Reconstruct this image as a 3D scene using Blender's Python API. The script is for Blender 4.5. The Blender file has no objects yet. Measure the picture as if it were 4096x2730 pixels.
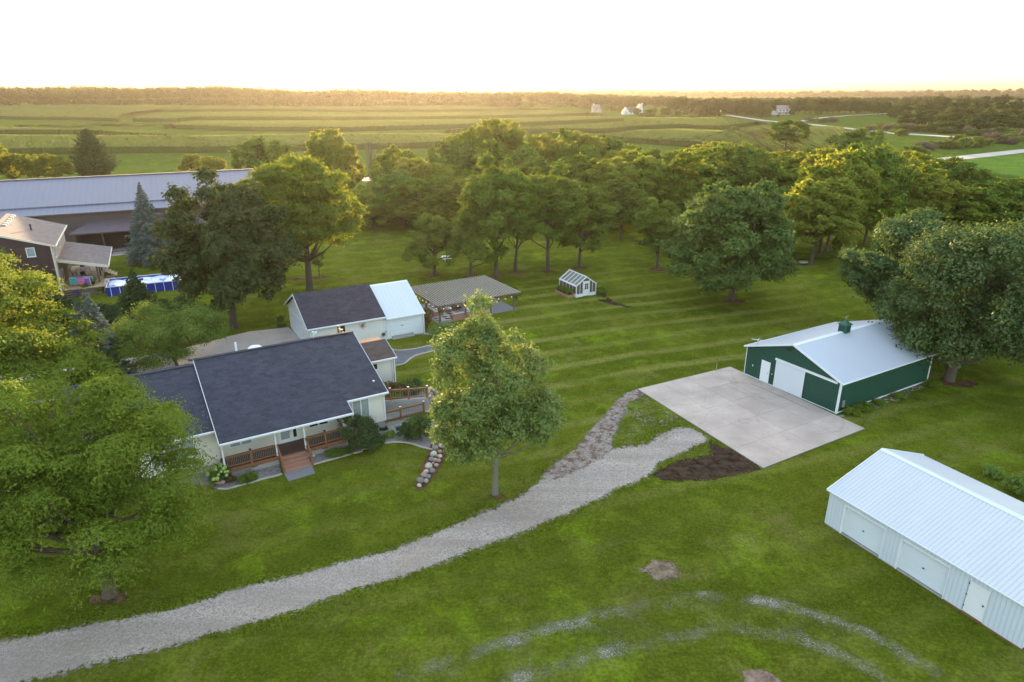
import bpy, math, random
import numpy as np
R = math.radians
random.seed(7)
rng = np.random.default_rng(7)

# ------------------------------------------------------------------ camera
HCAM, PITCH, FPX, CXP, CYP = 26.0, 20.5, 2731.0, 2048.0, 1365.0
sc = bpy.context.scene
cam_d = bpy.data.cameras.new("camera"); cam = bpy.data.objects.new("camera", cam_d)
sc.collection.objects.link(cam); sc.camera = cam
cam.location = (0, 0, HCAM); cam.rotation_euler = (R(90 - PITCH), 0, 0)
cam_d.lens = 24.0; cam_d.sensor_width = 36.0; cam_d.clip_start = 0.5; cam_d.clip_end = 40000

# ------------------------------------------------------------------ light
SUN_EL, SUN_AZ = 3.8, -8.3          # degrees; azimuth from +Y, negative is left
w = bpy.data.worlds.new("World"); sc.world = w; w.use_nodes = True
nt = w.node_tree; nt.nodes.clear()
sky = nt.nodes.new("ShaderNodeTexSky"); sky.sky_type = 'NISHITA'; sky.sun_disc = False
sky.sun_elevation = R(SUN_EL); sky.sun_rotation = R(SUN_AZ)
sky.air_density = 1.0; sky.dust_density = 1.6; sky.ozone_density = 1.4; sky.altitude = 200
bg = nt.nodes.new("ShaderNodeBackground"); bg.inputs[1].default_value = 0.15
wo = nt.nodes.new("ShaderNodeOutputWorld")
veil = nt.nodes.new("ShaderNodeVectorMath"); veil.operation = 'ADD'; veil.inputs[1].default_value = (0.68, 0.69, 0.73)   # even pale light added to the whole sky, whitens it and neutralises the ambient
nt.links.new(sky.outputs[0], veil.inputs[0]); nt.links.new(veil.outputs[0], bg.inputs[0]); nt.links.new(bg.outputs[0], wo.inputs[0])
sd = bpy.data.lights.new("sun", 'SUN'); so = bpy.data.objects.new("sun", sd); sc.collection.objects.link(so)
sd.energy = 3.8; sd.angle = R(0.8); sd.color = (1.0, 0.70, 0.38)
so.rotation_euler = (R(90 - SUN_EL), 0, R(-SUN_AZ) + math.pi)
so.location = (-60, 400, 60)
sc.view_settings.view_transform = 'Standard'; sc.view_settings.look = 'None'
sc.view_settings.exposure = 2.82; sc.view_settings.gamma = 1.0; sc.view_settings.use_curve_mapping = False
sc.cycles.use_denoising = True; sc.cycles.sample_clamp_direct = 8.0; sc.cycles.sample_clamp_indirect = 3.0; sc.cycles.max_bounces = 8; sc.cycles.transparent_max_bounces = 24; sc.cycles.volume_bounces = 0
sc.cycles.diffuse_bounces = 3; sc.cycles.transmission_bounces = 4
sc.cycles.caustics_reflective = False; sc.cycles.caustics_refractive = False

# ------------------------------------------------------------------ geometry of the place
def terr(x, y):
    x = np.asarray(x, float); y = np.asarray(y, float)
    s = lambda a, b, v: (lambda t: t * t * (3 - 2 * t))(np.clip((v - a) / (b - a), 0, 1))
    amp = s(210, 420, y)
    z = amp * (0.9 * np.sin(x / 95 + y / 160) + 0.7 * np.sin(x / 57 - y / 83 + 1))
    left = 1 - s(-150, 700, x - 0.05 * y)
    z = z + left * (2.0 * s(600, 950, y) + 6.0 * s(950, 1400, y))
    z = z - (1 - left) * 30 * s(950, 2200, y) + (1 - left) * 14 * s(2300, 3000, y)
    z = z - left * 30 * s(1500, 4000, y)
    hill = s(120, 420, x - 0.12 * y) * s(260, 520, y) * (1 - s(900, 1500, y))
    z = z + 7 * hill
    z = z - 40 * s(6500, 12000, y)
    return z
_p = R(PITCH)
def ray(px, py):
    a = (px - CXP) / FPX; b = (py - CYP) / FPX
    return (a, math.cos(_p) - b * math.sin(_p), -math.sin(_p) - b * math.cos(_p))
def at(px, py, z=None):
    """the point of the place seen at a pixel of the photograph: on the plane z, or on the terrain"""
    d = ray(px, py)
    if z is not None:
        t = (z - HCAM) / d[2]; return (d[0] * t, d[1] * t, z)
    zz = 0.0
    for k in range(40):
        t = (zz - HCAM) / d[2]; n = float(terr(d[0] * t, d[1] * t)); zz = 0.5 * zz + 0.5 * n
    t = (zz - HCAM) / d[2]
    return (d[0] * t, d[1] * t, float(terr(d[0] * t, d[1] * t)))
def crop(ox, oy, s): return lambda x, y, z=0.0: at(ox + x * s, oy + y * s, z)
def h_at(base, ytop):
    """height of an upright thing from the pixel of its foot and the row of its top"""
    dist = base[1]; dd = ray(CXP, ytop)
    return HCAM + dd[2] / dd[1] * dist - base[2]

# ------------------------------------------------------------------ object helpers
def link(o): sc.collection.objects.link(o); return o
def tag(o, label=None, cat=None, group=None, kind=None):
    if label: o["label"] = label
    if cat: o["category"] = cat
    if group: o["group"] = group
    if kind: o["kind"] = kind
    return o
def thing(name, label, cat, loc=(0, 0, 0), rz=0.0, group=None):
    o = link(bpy.data.objects.new(name, None)); o.location = loc; o.rotation_euler = (0, 0, rz)
    o.empty_display_size = 0.3
    return tag(o, label, cat, group)
def copy_tree(o, parent=None):
    c = o.copy(); link(c); c.parent = parent
    for ch in list(o.children): copy_tree(ch, c)
    return c
class MB:
    def __init__(s): s.v = []; s.f = []; s.sm = False
    def add(s, vs, fs):
        b = len(s.v); s.v += [tuple(map(float, p)) for p in vs]; s.f += [tuple(b + i for i in f) for f in fs]; return s
    def box(s, x0, x1, y0, y1, z0, z1):
        x0, x1 = min(x0, x1), max(x0, x1); y0, y1 = min(y0, y1), max(y0, y1); z0, z1 = min(z0, z1), max(z0, z1)
        return s.add([(x0, y0, z0), (x1, y0, z0), (x1, y1, z0), (x0, y1, z0), (x0, y0, z1), (x1, y0, z1), (x1, y1, z1), (x0, y1, z1)],
                     [(0, 3, 2, 1), (4, 5, 6, 7), (0, 1, 5, 4), (1, 2, 6, 5), (2, 3, 7, 6), (3, 0, 4, 7)])
    def prism(s, prof, d):
        """closed polygon prof (3-D points) swept by vector d"""
        n = len(prof); a = [tuple(p) for p in prof]; b = [tuple(p[i] + d[i] for i in range(3)) for p in prof]
        return s.add(a + b, [tuple(range(n - 1, -1, -1)), tuple(range(n, 2 * n))] + [(i, (i + 1) % n, n + (i + 1) % n, n + i) for i in range(n)])
    def slab(s, quad, th):
        """a plate with top surface quad (4 points), thickness th downward"""
        return s.prism([(p[0], p[1], p[2] - th) for p in quad], (0, 0, th))
    def bar(s, a, b, w, h=None):
        """rectangular bar from a to b"""
        h = h or w; a = np.array(a, float); b = np.array(b, float); d = b - a; L = np.linalg.norm(d); d /= L
        up = np.array([0, 0, 1.0]) if abs(d[2]) < 0.95 else np.array([1.0, 0, 0])
        r = np.cross(d, up); r /= np.linalg.norm(r); u = np.cross(r, d)
        c = [a + r * i * w / 2 + u * j * h / 2 for i, j in ((-1, -1), (1, -1), (1, 1), (-1, 1))]
        return s.prism(c, d * L)
    def tube(s, pts, rad, n=8, cap=True):
        pts = [np.array(p, float) for p in pts]
        if not hasattr(rad, '__len__'): rad = [rad] * len(pts)
        ring = []; prev = None
        for i, p in enumerate(pts):
            d = pts[min(i + 1, len(pts) - 1)] - pts[max(i - 1, 0)]; d = d / (np.linalg.norm(d) + 1e-9)
            if prev is None:
                t = np.array([1.0, 0, 0]) if abs(d[0]) < 0.9 else np.array([0, 1.0, 0])
            else: t = prev
            r = t - d * (t @ d); r /= np.linalg.norm(r) + 1e-9; prev = r; q = np.cross(d, r)
            ring.append([p + (r * math.cos(2 * math.pi * k / n) + q * math.sin(2 * math.pi * k / n)) * rad[i] for k in range(n)])
        vs = [v for rr in ring for v in rr]; fs = []
        for i in range(len(pts) - 1):
            for k in range(n):
                fs.append((i * n + k, i * n + (k + 1) % n, (i + 1) * n + (k + 1) % n, (i + 1) * n + k))
        if cap: fs.append(tuple(range(n - 1, -1, -1))); fs.append(tuple((len(pts) - 1) * n + k for k in range(n)))
        return s.add(vs, fs)
    def ball(s, c, r, n=10, m=6, noise=0.0, sq=(1, 1, 1), seed=0):
        rr = random.Random(seed); vs = []; fs = []
        a1, a2, a3 = rr.random() * 6, rr.random() * 6, rr.random() * 6
        for j in range(m + 1):
            th = math.pi * j / m
            for i in range(n):
                ph = 2 * math.pi * i / n; d = (math.sin(th) * math.cos(ph), math.sin(th) * math.sin(ph), math.cos(th))
                k = 1 + noise * (math.sin(3 * d[0] + a1) + math.sin(3.3 * d[1] + a2) + math.sin(3.7 * d[2] + a3)) / 2
                vs.append((c[0] + r * sq[0] * d[0] * k, c[1] + r * sq[1] * d[1] * k, c[2] + r * sq[2] * d[2] * k))
        for j in range(m):
            for i in range(n): fs.append((j * n + i, (j + 1) * n + i, (j + 1) * n + (i + 1) % n, j * n + (i + 1) % n))
        s.sm = True
        return s.add(vs, fs)
    def build(s, name, mat, parent=None, smooth=None):
        me = bpy.data.meshes.new(name); me.from_pydata(s.v, [], s.f); me.validate()
        uv_metres(me)
        if (s.sm if smooth is None else smooth):
            me.polygons.foreach_set("use_smooth", [True] * len(me.polygons))
        me.materials.append(mat)
        o = link(bpy.data.objects.new(name, me)); o.parent = parent
        return o
def uv_metres(me):
    """UVs in metres in the plane of every face: u level, v up the slope"""
    uvl = me.uv_layers.new(name="UVMap"); nv = len(me.vertices)
    co = np.empty(nv * 3); me.vertices.foreach_get("co", co); co = co.reshape(-1, 3)
    nl = len(me.loops); vi = np.empty(nl, int); me.loops.foreach_get("vertex_index", vi)
    npoly = len(me.polygons); nn = np.empty(npoly * 3); me.polygons.foreach_get("normal", nn); nn = nn.reshape(-1, 3)
    tot = np.empty(npoly, int); me.polygons.foreach_get("loop_total", tot)
    pl = np.repeat(np.arange(npoly), tot); n = nn[pl]
    t = np.stack([-n[:, 1], n[:, 0], np.zeros(nl)], 1); ln = np.linalg.norm(t, axis=1); flat = ln < 0.03
    t[flat] = (1, 0, 0); ln[flat] = 1; t /= ln[:, None]
    b = np.cross(n, t); p = co[vi]
    uv = np.stack([(p * t).sum(1), (p * b).sum(1)], 1)
    uvl.data.foreach_set("uv", uv.ravel())
def raw_mesh(name, verts, faces, attrs=None, smooth=False):
    verts = np.asarray(verts, np.float32); faces = np.asarray(faces, np.int32)
    me = bpy.data.meshes.new(name); k = faces.shape[1]
    me.vertices.add(len(verts)); me.vertices.foreach_set("co", verts.ravel())
    me.loops.add(faces.size); me.loops.foreach_set("vertex_index", faces.ravel())
    me.polygons.add(len(faces)); me.polygons.foreach_set("loop_start", np.arange(0, faces.size, k, dtype=np.int32))
    if smooth: me.polygons.foreach_set("use_smooth", np.ones(len(faces), bool))
    me.update(calc_edges=True)
    for an, av in (attrs or {}).items():
        a = me.attributes.new(an, 'FLOAT', 'POINT'); a.data.foreach_set("value", np.asarray(av, np.float32))
    return me

# ------------------------------------------------------------------ materials
class NM:
    """tiny node helper"""
    def __init__(s, name):
        s.m = bpy.data.materials.new(name); s.m.use_nodes = True; s.t = s.m.node_tree; s.t.nodes.clear()
        s.out = s.t.nodes.new("ShaderNodeOutputMaterial")
    def n(s, typ, **kw):
        x = s.t.nodes.new("ShaderNode" + typ)
        for k, v in kw.items():
            if k.startswith("i_"): x.inputs[k[2:].replace("_", " ")].default_value = v
            else: setattr(x, k, v)
        return x
    def l(s, a, b): s.t.links.new(a, b)
    def noise(s, co, scale, detail=4, rough=0.55, dist=0.0, out=0):
        x = s.n("TexNoise"); x.inputs["Scale"].default_value = scale; x.inputs["Detail"].default_value = detail
        x.inputs["Roughness"].default_value = rough; x.inputs["Distortion"].default_value = dist
        if co is not None: s.l(co, x.inputs["Vector"])
        return x.outputs[out]
    def ramp(s, f, stops, interp='LINEAR'):
        r = s.n("ValToRGB"); r.color_ramp.interpolation = interp; e = r.color_ramp.elements
        while len(e) < len(stops): e.new(0.5)
        for i, (p, c) in enumerate(stops):
            e[i].position = p; e[i].color = (c, c, c, 1) if not hasattr(c, '__len__') else (*c[:3], 1)
        s.l(f, r.inputs[0]); return r.outputs[0]
    def mix(s, f, a, b, mode='MIX'):
        m = s.n("Mix", data_type='RGBA', blend_type=mode); m.clamp_factor = True
        for sock, v in ((m.inputs[0], f), (m.inputs[6], a), (m.inputs[7], b)):
            if hasattr(v, 'links') or hasattr(v, 'is_linked'): s.l(v, sock)
            elif hasattr(v, '__len__'): sock.default_value = (*v[:3], 1)
            else: sock.default_value = v if sock.type == 'VALUE' else (v, v, v, 1)
        return m.outputs[2]
    def math(s, op, a, b=None, c=None):
        m = s.n("Math", operation=op)
        for i, v in enumerate((a, b, c)):
            if v is None: continue
            if hasattr(v, 'is_linked'): s.l(v, m.inputs[i])
            else: m.inputs[i].default_value = v
        return m.outputs[0]
    def mapping(s, co, scale=(1, 1, 1), rot=(0, 0, 0), loc=(0, 0, 0)):
        m = s.n("Mapping"); m.inputs["Scale"].default_value = scale; m.inputs["Rotation"].default_value = rot; m.inputs["Location"].default_value = loc
        s.l(co, m.inputs["Vector"]); return m.outputs[0]
    def obj(s): return s.n("TexCoord").outputs["Object"]
    def geo(s): return s.n("NewGeometry").outputs["Position"]
    def uv(s): return s.n("TexCoord").outputs["UV"]
    def bump(s, h, strength=0.3, dist=0.02):
        b = s.n("Bump"); b.inputs["Strength"].default_value = strength; b.inputs["Distance"].default_value = dist
        s.l(h, b.inputs["Height"]); return b.outputs[0]
    def bsdf(s, col, rough=0.8, normal=None, metal=0.0, spec=0.4, link=True):
        p = s.n("BsdfPrincipled"); p.inputs["Metallic"].default_value = metal
        p.inputs["Specular IOR Level"].default_value = spec
        if hasattr(col, 'is_linked'): s.l(col, p.inputs["Base Color"])
        else: p.inputs["Base Color"].default_value = (*col[:3], 1)
        if hasattr(rough, 'is_linked'): s.l(rough, p.inputs["Roughness"])
        else: p.inputs["Roughness"].default_value = rough
        if normal is not None: s.l(normal, p.inputs["Normal"])
        if link: s.l(p.outputs[0], s.out.inputs[0])
        return p.outputs[0]
    def alpha(s, sh, a):
        t = s.n("BsdfTransparent"); m = s.n("MixShader"); s.l(a, m.inputs[0]); s.l(t.outputs[0], m.inputs[1]); s.l(sh, m.inputs[2])
        s.l(m.outputs[0], s.out.inputs[0])

def plain(name, col, rough=0.7, var=0.12, scale=6.0, metal=0.0, spec=0.4, bump=0.0):
    k = NM(name); co = k.obj(); f = k.noise(co, scale, 5)
    a = tuple(c * (1 - var) for c in col); b = tuple(min(1, c * (1 + var)) for c in col)
    c = k.mix(f, a, b); nrm = k.bump(k.noise(co, scale * 6, 4), bump, 0.02) if bump else None
    k.bsdf(c, rough, nrm, metal, spec); return k.m
def siding(name, col, step=0.11, vertical=False, rough=0.55, depth=0.02, line=0.72, dirt=0.06, metal=0.0, duty=0.12):
    """lap siding (level) or ribbed metal (vertical) from metre UVs"""
    k = NM(name); u = k.uv(); sx = k.n("SeparateXYZ"); k.l(u, sx.inputs[0])
    ax = sx.outputs[0] if vertical else sx.outputs[1]
    t = k.math('FRACT', k.math('DIVIDE', ax, step))
    if vertical:
        dd = k.math('ABSOLUTE', k.math('SUBTRACT', t, 0.5)); h = k.ramp(dd, [(duty * 0.35, 1.0), (duty, 0.0)]); lines = k.ramp(dd, [(duty * 0.7, 0.0), (duty, 1.0), (duty * 1.5, 0.0)])
    else:
        h = t; h = k.math('SUBTRACT', 1.0, t); lines = k.ramp(t, [(0.0, 1.0), (duty, 0.0), (1.0, 0.0)])
        lines = k.math('MAXIMUM', lines, k.ramp(t, [(0.93, 0.0), (1.0, 1.0)]))
    n = k.noise(k.mapping(u, (0.6, 0.15 if vertical else 2.0, 1)), 1.2, 5)
    n2 = k.noise(u, 0.35, 4)
    base = k.mix(n, tuple(c * (1 - dirt) for c in col), tuple(min(1, c * (1 + dirt)) for c in col))
    base = k.mix(k.math('MULTIPLY', n2, 0.35), base, tuple(c * 0.86 for c in col))
    c = k.mix(k.math('MULTIPLY', lines, 1.0 - line), base, tuple(x * 0.3 for x in col))
    k.bsdf(c, rough, k.bump(h, 0.7, depth), metal, 0.45); return k.m
def shingles(name, c1, c2, gap, rough=0.9):
    k = NM(name); u = k.uv()
    b = k.n("TexBrick"); b.inputs["Scale"].default_value = 1.0; b.inputs["Brick Width"].default_value = 0.34; b.inputs["Row Height"].default_value = 0.17
    b.inputs["Mortar Size"].default_value = 0.022; b.inputs["Mortar Smooth"].default_value = 0.3; b.inputs["Bias"].default_value = -0.1
    b.inputs["Color1"].default_value = (*c1, 1); b.inputs["Color2"].default_value = (*c2, 1); b.inputs["Mortar"].default_value = (*gap, 1)
    k.l(k.mapping(u, (1, 1, 1)), b.inputs["Vector"])
    b2 = k.n("TexBrick"); b2.inputs["Scale"].default_value = 1.0; b2.inputs["Brick Width"].default_value = 0.62; b2.inputs["Row Height"].default_value = 0.34
    b2.inputs["Mortar Size"].default_value = 0.0; b2.inputs["Color1"].default_value = (0, 0, 0, 1); b2.inputs["Color2"].default_value = (1, 1, 1, 1)
    k.l(u, b2.inputs["Vector"])
    n = k.noise(u, 0.5, 4); n2 = k.noise(u, 9, 3)
    c = k.mix(k.math('MULTIPLY', b2.outputs[0], 0.42), b.outputs[0], tuple(x * 1.5 for x in c2))
    c = k.mix(k.ramp(n, [(0.35, 0.0), (0.7, 0.35)]), c, tuple(x * 0.75 for x in c1))
    c = k.mix(k.math('MULTIPLY', n2, 0.35), c, tuple(min(1, x * 1.8) for x in c2))
    k.bsdf(c, rough, k.bump(k.math('SUBTRACT', b.outputs[1], k.math('MULTIPLY', n2, 0.4)), -0.5, 0.015), 0, 0.3); return k.m

M = {}
M['white_trim'] = plain('white_trim', (0.68, 0.70, 0.73), 0.45, 0.05, 2)
M['white_siding'] = siding('cream_siding', (0.70, 0.68, 0.63), 0.13, False, line=0.72)
M['garage_siding'] = siding('garage_siding', (0.72, 0.715, 0.69), 0.13, False, line=0.75)
M['white_panel'] = siding('white_panel', (0.64, 0.69, 0.73), 0.40, True, line=0.8, depth=0.02, duty=0.06)
M['shed_wall'] = siding('ribbed_white_wall', (0.55, 0.61, 0.68), 0.23, True, line=0.62, depth=0.025, duty=0.10)
M['shed_roof'] = siding('ribbed_white_roof', (0.48, 0.52, 0.56), 0.23, True, rough=0.55, line=0.5, depth=0.03, duty=0.12, dirt=0.12)
M['barn_roof'] = siding('ribbed_pale_roof', (0.42, 0.455, 0.51), 0.23, True, rough=0.45, line=0.8, depth=0.02, duty=0.12)
M['metal_roof_white'] = siding('white_metal_roof', (0.54, 0.585, 0.62), 0.45, True, rough=0.5, line=0.75, depth=0.03, duty=0.04)
M['barn_green'] = siding('green_metal_siding', (0.008, 0.060, 0.040), 0.23, True, rough=0.45, line=0.5, depth=0.02, duty=0.10, dirt=0.12)
M['green_trim'] = plain('green_metal', (0.012, 0.085, 0.055), 0.4, 0.1, 5)
M['roll_door'] = siding('roll_door', (0.60, 0.65, 0.70), 0.12, False, rough=0.4, line=0.7, depth=0.02)
M['panel_door'] = siding('panel_door', (0.64, 0.69, 0.73), 0.46, False, rough=0.45, line=0.8, depth=0.02, duty=0.05)
M['sliding_door'] = siding('sliding_door', (0.62, 0.66, 0.71), 0.23, True, rough=0.4, line=0.82, depth=0.02, duty=0.08)
M['roof_dark'] = shingles('charcoal_shingles', (0.022, 0.024, 0.036), (0.044, 0.047, 0.064), (0.006, 0.006, 0.010))
M['roof_garage'] = shingles('brown_grey_shingles', (0.022, 0.020, 0.029), (0.046, 0.042, 0.055), (0.008, 0.007, 0.010))
M['roof_tan'] = shingles('tan_shingles', (0.10, 0.082, 0.080), (0.165, 0.140, 0.135), (0.06, 0.05, 0.05))
M['long_roof'] = siding('long_roof', (0.145, 0.15, 0.20), 0.9, True, rough=0.5, line=0.45, depth=0.03, duty=0.05)
M['maroon'] = siding('maroon_siding', (0.060, 0.032, 0.036), 0.16, False, line=0.75)
M['brown_metal'] = siding('brown_metal_wall', (0.085, 0.060, 0.058), 0.3, True, line=0.75, duty=0.08)
M['brown_roof'] = siding('brown_metal_roof', (0.095, 0.075, 0.09), 0.3, True, rough=0.4, line=0.8, duty=0.08)
M['dark_opening'] = plain('dark_opening', (0.02, 0.016, 0.015), 0.8, 0.2)
M['cedar'] = plain('cedar_wood', (0.20, 0.085, 0.045), 0.65, 0.25, 3, bump=0.2)
M['cedar_light'] = plain('sun_bleached_cedar', (0.33, 0.17, 0.12), 0.75, 0.18, 3, bump=0.2)
M['deck_dark'] = siding('dark_deck_boards', (0.10, 0.042, 0.032), 0.14, True, line=0.5, duty=0.08)
M['deck_tan'] = siding('tan_deck_boards', (0.44, 0.31, 0.18), 0.14, True, line=0.7, duty=0.08)
M['deck_orange'] = siding('orange_deck_boards', (0.42, 0.20, 0.11), 0.14, True, line=0.7, duty=0.08)
M['weathered'] = plain('weathered_timber', (0.13, 0.10, 0.08), 0.8, 0.25, 4, bump=0.2)
M['weathered_pale'] = plain('grey_timber_slat', (0.50, 0.45, 0.38), 0.8, 0.3, 3, bump=0.2)
M['metal_grey'] = plain('grey_metal', (0.42, 0.40, 0.38), 0.35, 0.1, 5, metal=0.6)
M['black'] = plain('black_metal', (0.02, 0.02, 0.02), 0.5, 0.2)
def glass(name, tint, rough=0.08):
    k = NM(name); co = k.obj(); n = k.noise(co, 1.3, 3)
    c = k.mix(n, tuple(x * 0.6 for x in tint), tuple(x * 1.3 for x in tint)); k.bsdf(c, rough, None, 0, 0.9); return k.m
M['glass_blind'] = glass('glass_with_blind', (0.30, 0.36, 0.36), 0.15)
M['glass_dark'] = glass('dark_glass', (0.02, 0.02, 0.022))
def concrete(name, col, joint=None, stain=0.35, rot=0.0, rough=0.85):
    k = NM(name); co = k.obj(); n = k.noise(co, 0.35, 6, 0.6); n2 = k.noise(co, 2.2, 6, 0.65, 0.6); n3 = k.noise(co, 40, 3)
    c = k.mix(k.ramp(n, [(0.35, 0.0), (0.7, 1.0)]), tuple(x * (1 - stain * 0.45) for x in col), tuple(min(1, x * 1.08) for x in col))
    c = k.mix(k.ramp(n2, [(0.55, 0.0), (0.75, stain * 0.8)]), c, tuple(x * 0.55 for x in (col[0], col[1] * 0.95, col[2] * 0.88)))
    c = k.mix(k.math('MULTIPLY', n3, 0.22), c, tuple(x * 0.6 for x in col))
    tm = k.math('ABSOLUTE', k.math('SUBTRACT', k.noise(co, 0.16, 2, 0.3, 1.2), 0.5)); c = k.mix(k.math('MULTIPLY', k.ramp(tm, [(0.003, 1.0), (0.010, 0.0)]), k.ramp(n2, [(0.35, 0.0), (0.6, 0.35)])), c, tuple(x * 0.4 for x in col))
    k.bsdf(c, rough, k.bump(n3, 0.15, 0.01)); return k.m
M['concrete_pad'] = concrete('pale_concrete', (0.47, 0.385, 0.33), stain=0.5)
M['pad_dark'] = concrete('greyer_concrete', (0.425, 0.352, 0.305), stain=0.5)
M['concrete_new'] = concrete('warm_concrete', (0.40, 0.365, 0.34), stain=0.2)
M['concrete_wall'] = concrete('cast_concrete', (0.36, 0.35, 0.33), stain=0.5)
M['stone_slab'] = concrete('grey_slab', (0.20, 0.195, 0.20), stain=0.4)
M['edging'] = concrete('pale_edging', (0.42, 0.39, 0.34), stain=0.4)

def ground_mat(name, fn, ns=3.2, soft=0.06):
    """ragged-edged ground sheet: fn(k, co) -> colour, height; 'cover' attribute says how solid it is"""
    k = NM(name); co = k.geo(); col, h = fn(k, co)
    a = k.n("Attribute"); a.attribute_name = "cover"
    n = k.noise(co, ns, 8, 0.78); n2 = k.noise(co, 0.7, 3)
    nn = k.math('ADD', k.math('MULTIPLY', n, 0.8), k.math('MULTIPLY', n2, 0.35))      # ~0.57 mean
    v = k.math('SUBTRACT', k.math('ADD', a.outputs["Fac"], k.math('MULTIPLY', nn, 2.2)), 1.75)
    al = k.ramp(v, [(0.0, 0.0), (soft, 1.0)])
    sh = k.bsdf(col, 0.95, k.bump(h, 0.6, 0.04), 0, 0.0, link=False); k.alpha(sh, al); return k.m
def f_gravel(base, brown=0.0):
    def f(k, co):
        v = k.n("TexVoronoi"); v.inputs["Scale"].default_value = 14; k.l(co, v.inputs["Vector"])
        s = k.n("SeparateColor"); k.l(v.outputs["Color"], s.inputs[0])
        n = k.noise(co, 0.25, 5); n3 = k.noise(co, 30, 3)
        c = k.mix(s.outputs[0], tuple(x * 0.62 for x in base), tuple(min(1, x * 1.4) for x in base))
        c = k.mix(k.math('MULTIPLY', n3, 0.35), c, tuple(x * 0.5 for x in base))
        c = k.mix(k.ramp(n, [(0.4, 0.0), (0.65, 0.45)]), c, (base[0] * 0.72, base[1] * 0.66, base[2] * 0.58))
        wt = k.noise(k.mapping(co, (0.05, 0.75, 1), (0, 0, R(-27))), 1.0, 3, 0.5)
        c = k.mix(k.ramp(wt, [(0.42, 0.0), (0.60, 0.5)]), c, (base[0] * 0.62, base[1] * 0.60, base[2] * 0.60))
        c = k.mix(k.ramp(k.noise(co, 4.0, 6, 0.8), [(0.55, 0.0), (0.70, 0.5)]), c, tuple(min(1, x * 1.5) for x in base))
        if brown: c = k.mix(k.ramp(k.noise(co, 1.7, 6, 0.7), [(0.46, 0.0), (0.58, brown)]), c, (0.11, 0.065, 0.04))
        cv = k.n("Attribute"); cv.attribute_name = "cover"
        c = k.mix(k.ramp(k.math('ADD', cv.outputs["Fac"], k.math('MULTIPLY', k.noise(co, 2.0, 6, 0.7), 0.9)), [(0.95, 0.55), (1.45, 0.0)]), c, (0.13, 0.125, 0.06))
        return c, k.math('ADD', v.outputs["Distance"], k.math('MULTIPLY', n3, 0.5))
    return f
def f_soil(base):
    def f(k, co):
        n = k.noise(co, 1.5, 7, 0.7); n3 = k.noise(co, 14, 5, 0.7)
        c = k.mix(k.ramp(n, [(0.38, 0.0), (0.62, 1.0)]), tuple(x * 0.5 for x in base), tuple(x * 1.7 for x in base))
        c = k.mix(k.ramp(n3, [(0.5, 0.0), (0.7, 0.5)]), c, tuple(min(1, x * 2.0) for x in base)); return c, n3
    return f
M['gravel'] = ground_mat('limestone_gravel', f_gravel((0.375, 0.328, 0.290)))
M['track'] = ground_mat('sparse_gravel', f_gravel((0.34, 0.32, 0.27)), 11.0, 0.35)
M['gravel_brown'] = ground_mat('gravel_with_leaves', f_gravel((0.31, 0.27, 0.245), 0.85))
M['gravel_bed'] = ground_mat('river_gravel', f_gravel((0.27, 0.25, 0.24)))
M['gravel_path'] = ground_mat('blue_grey_gravel', f_gravel((0.17, 0.175, 0.19)))
M['soil'] = ground_mat('dark_soil', f_soil((0.045, 0.030, 0.020)))
M['dirt'] = ground_mat('pale_dirt', f_soil((0.16, 0.115, 0.085)))
M['mulch'] = ground_mat('brown_mulch', f_soil((0.10, 0.055, 0.035)))

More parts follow.
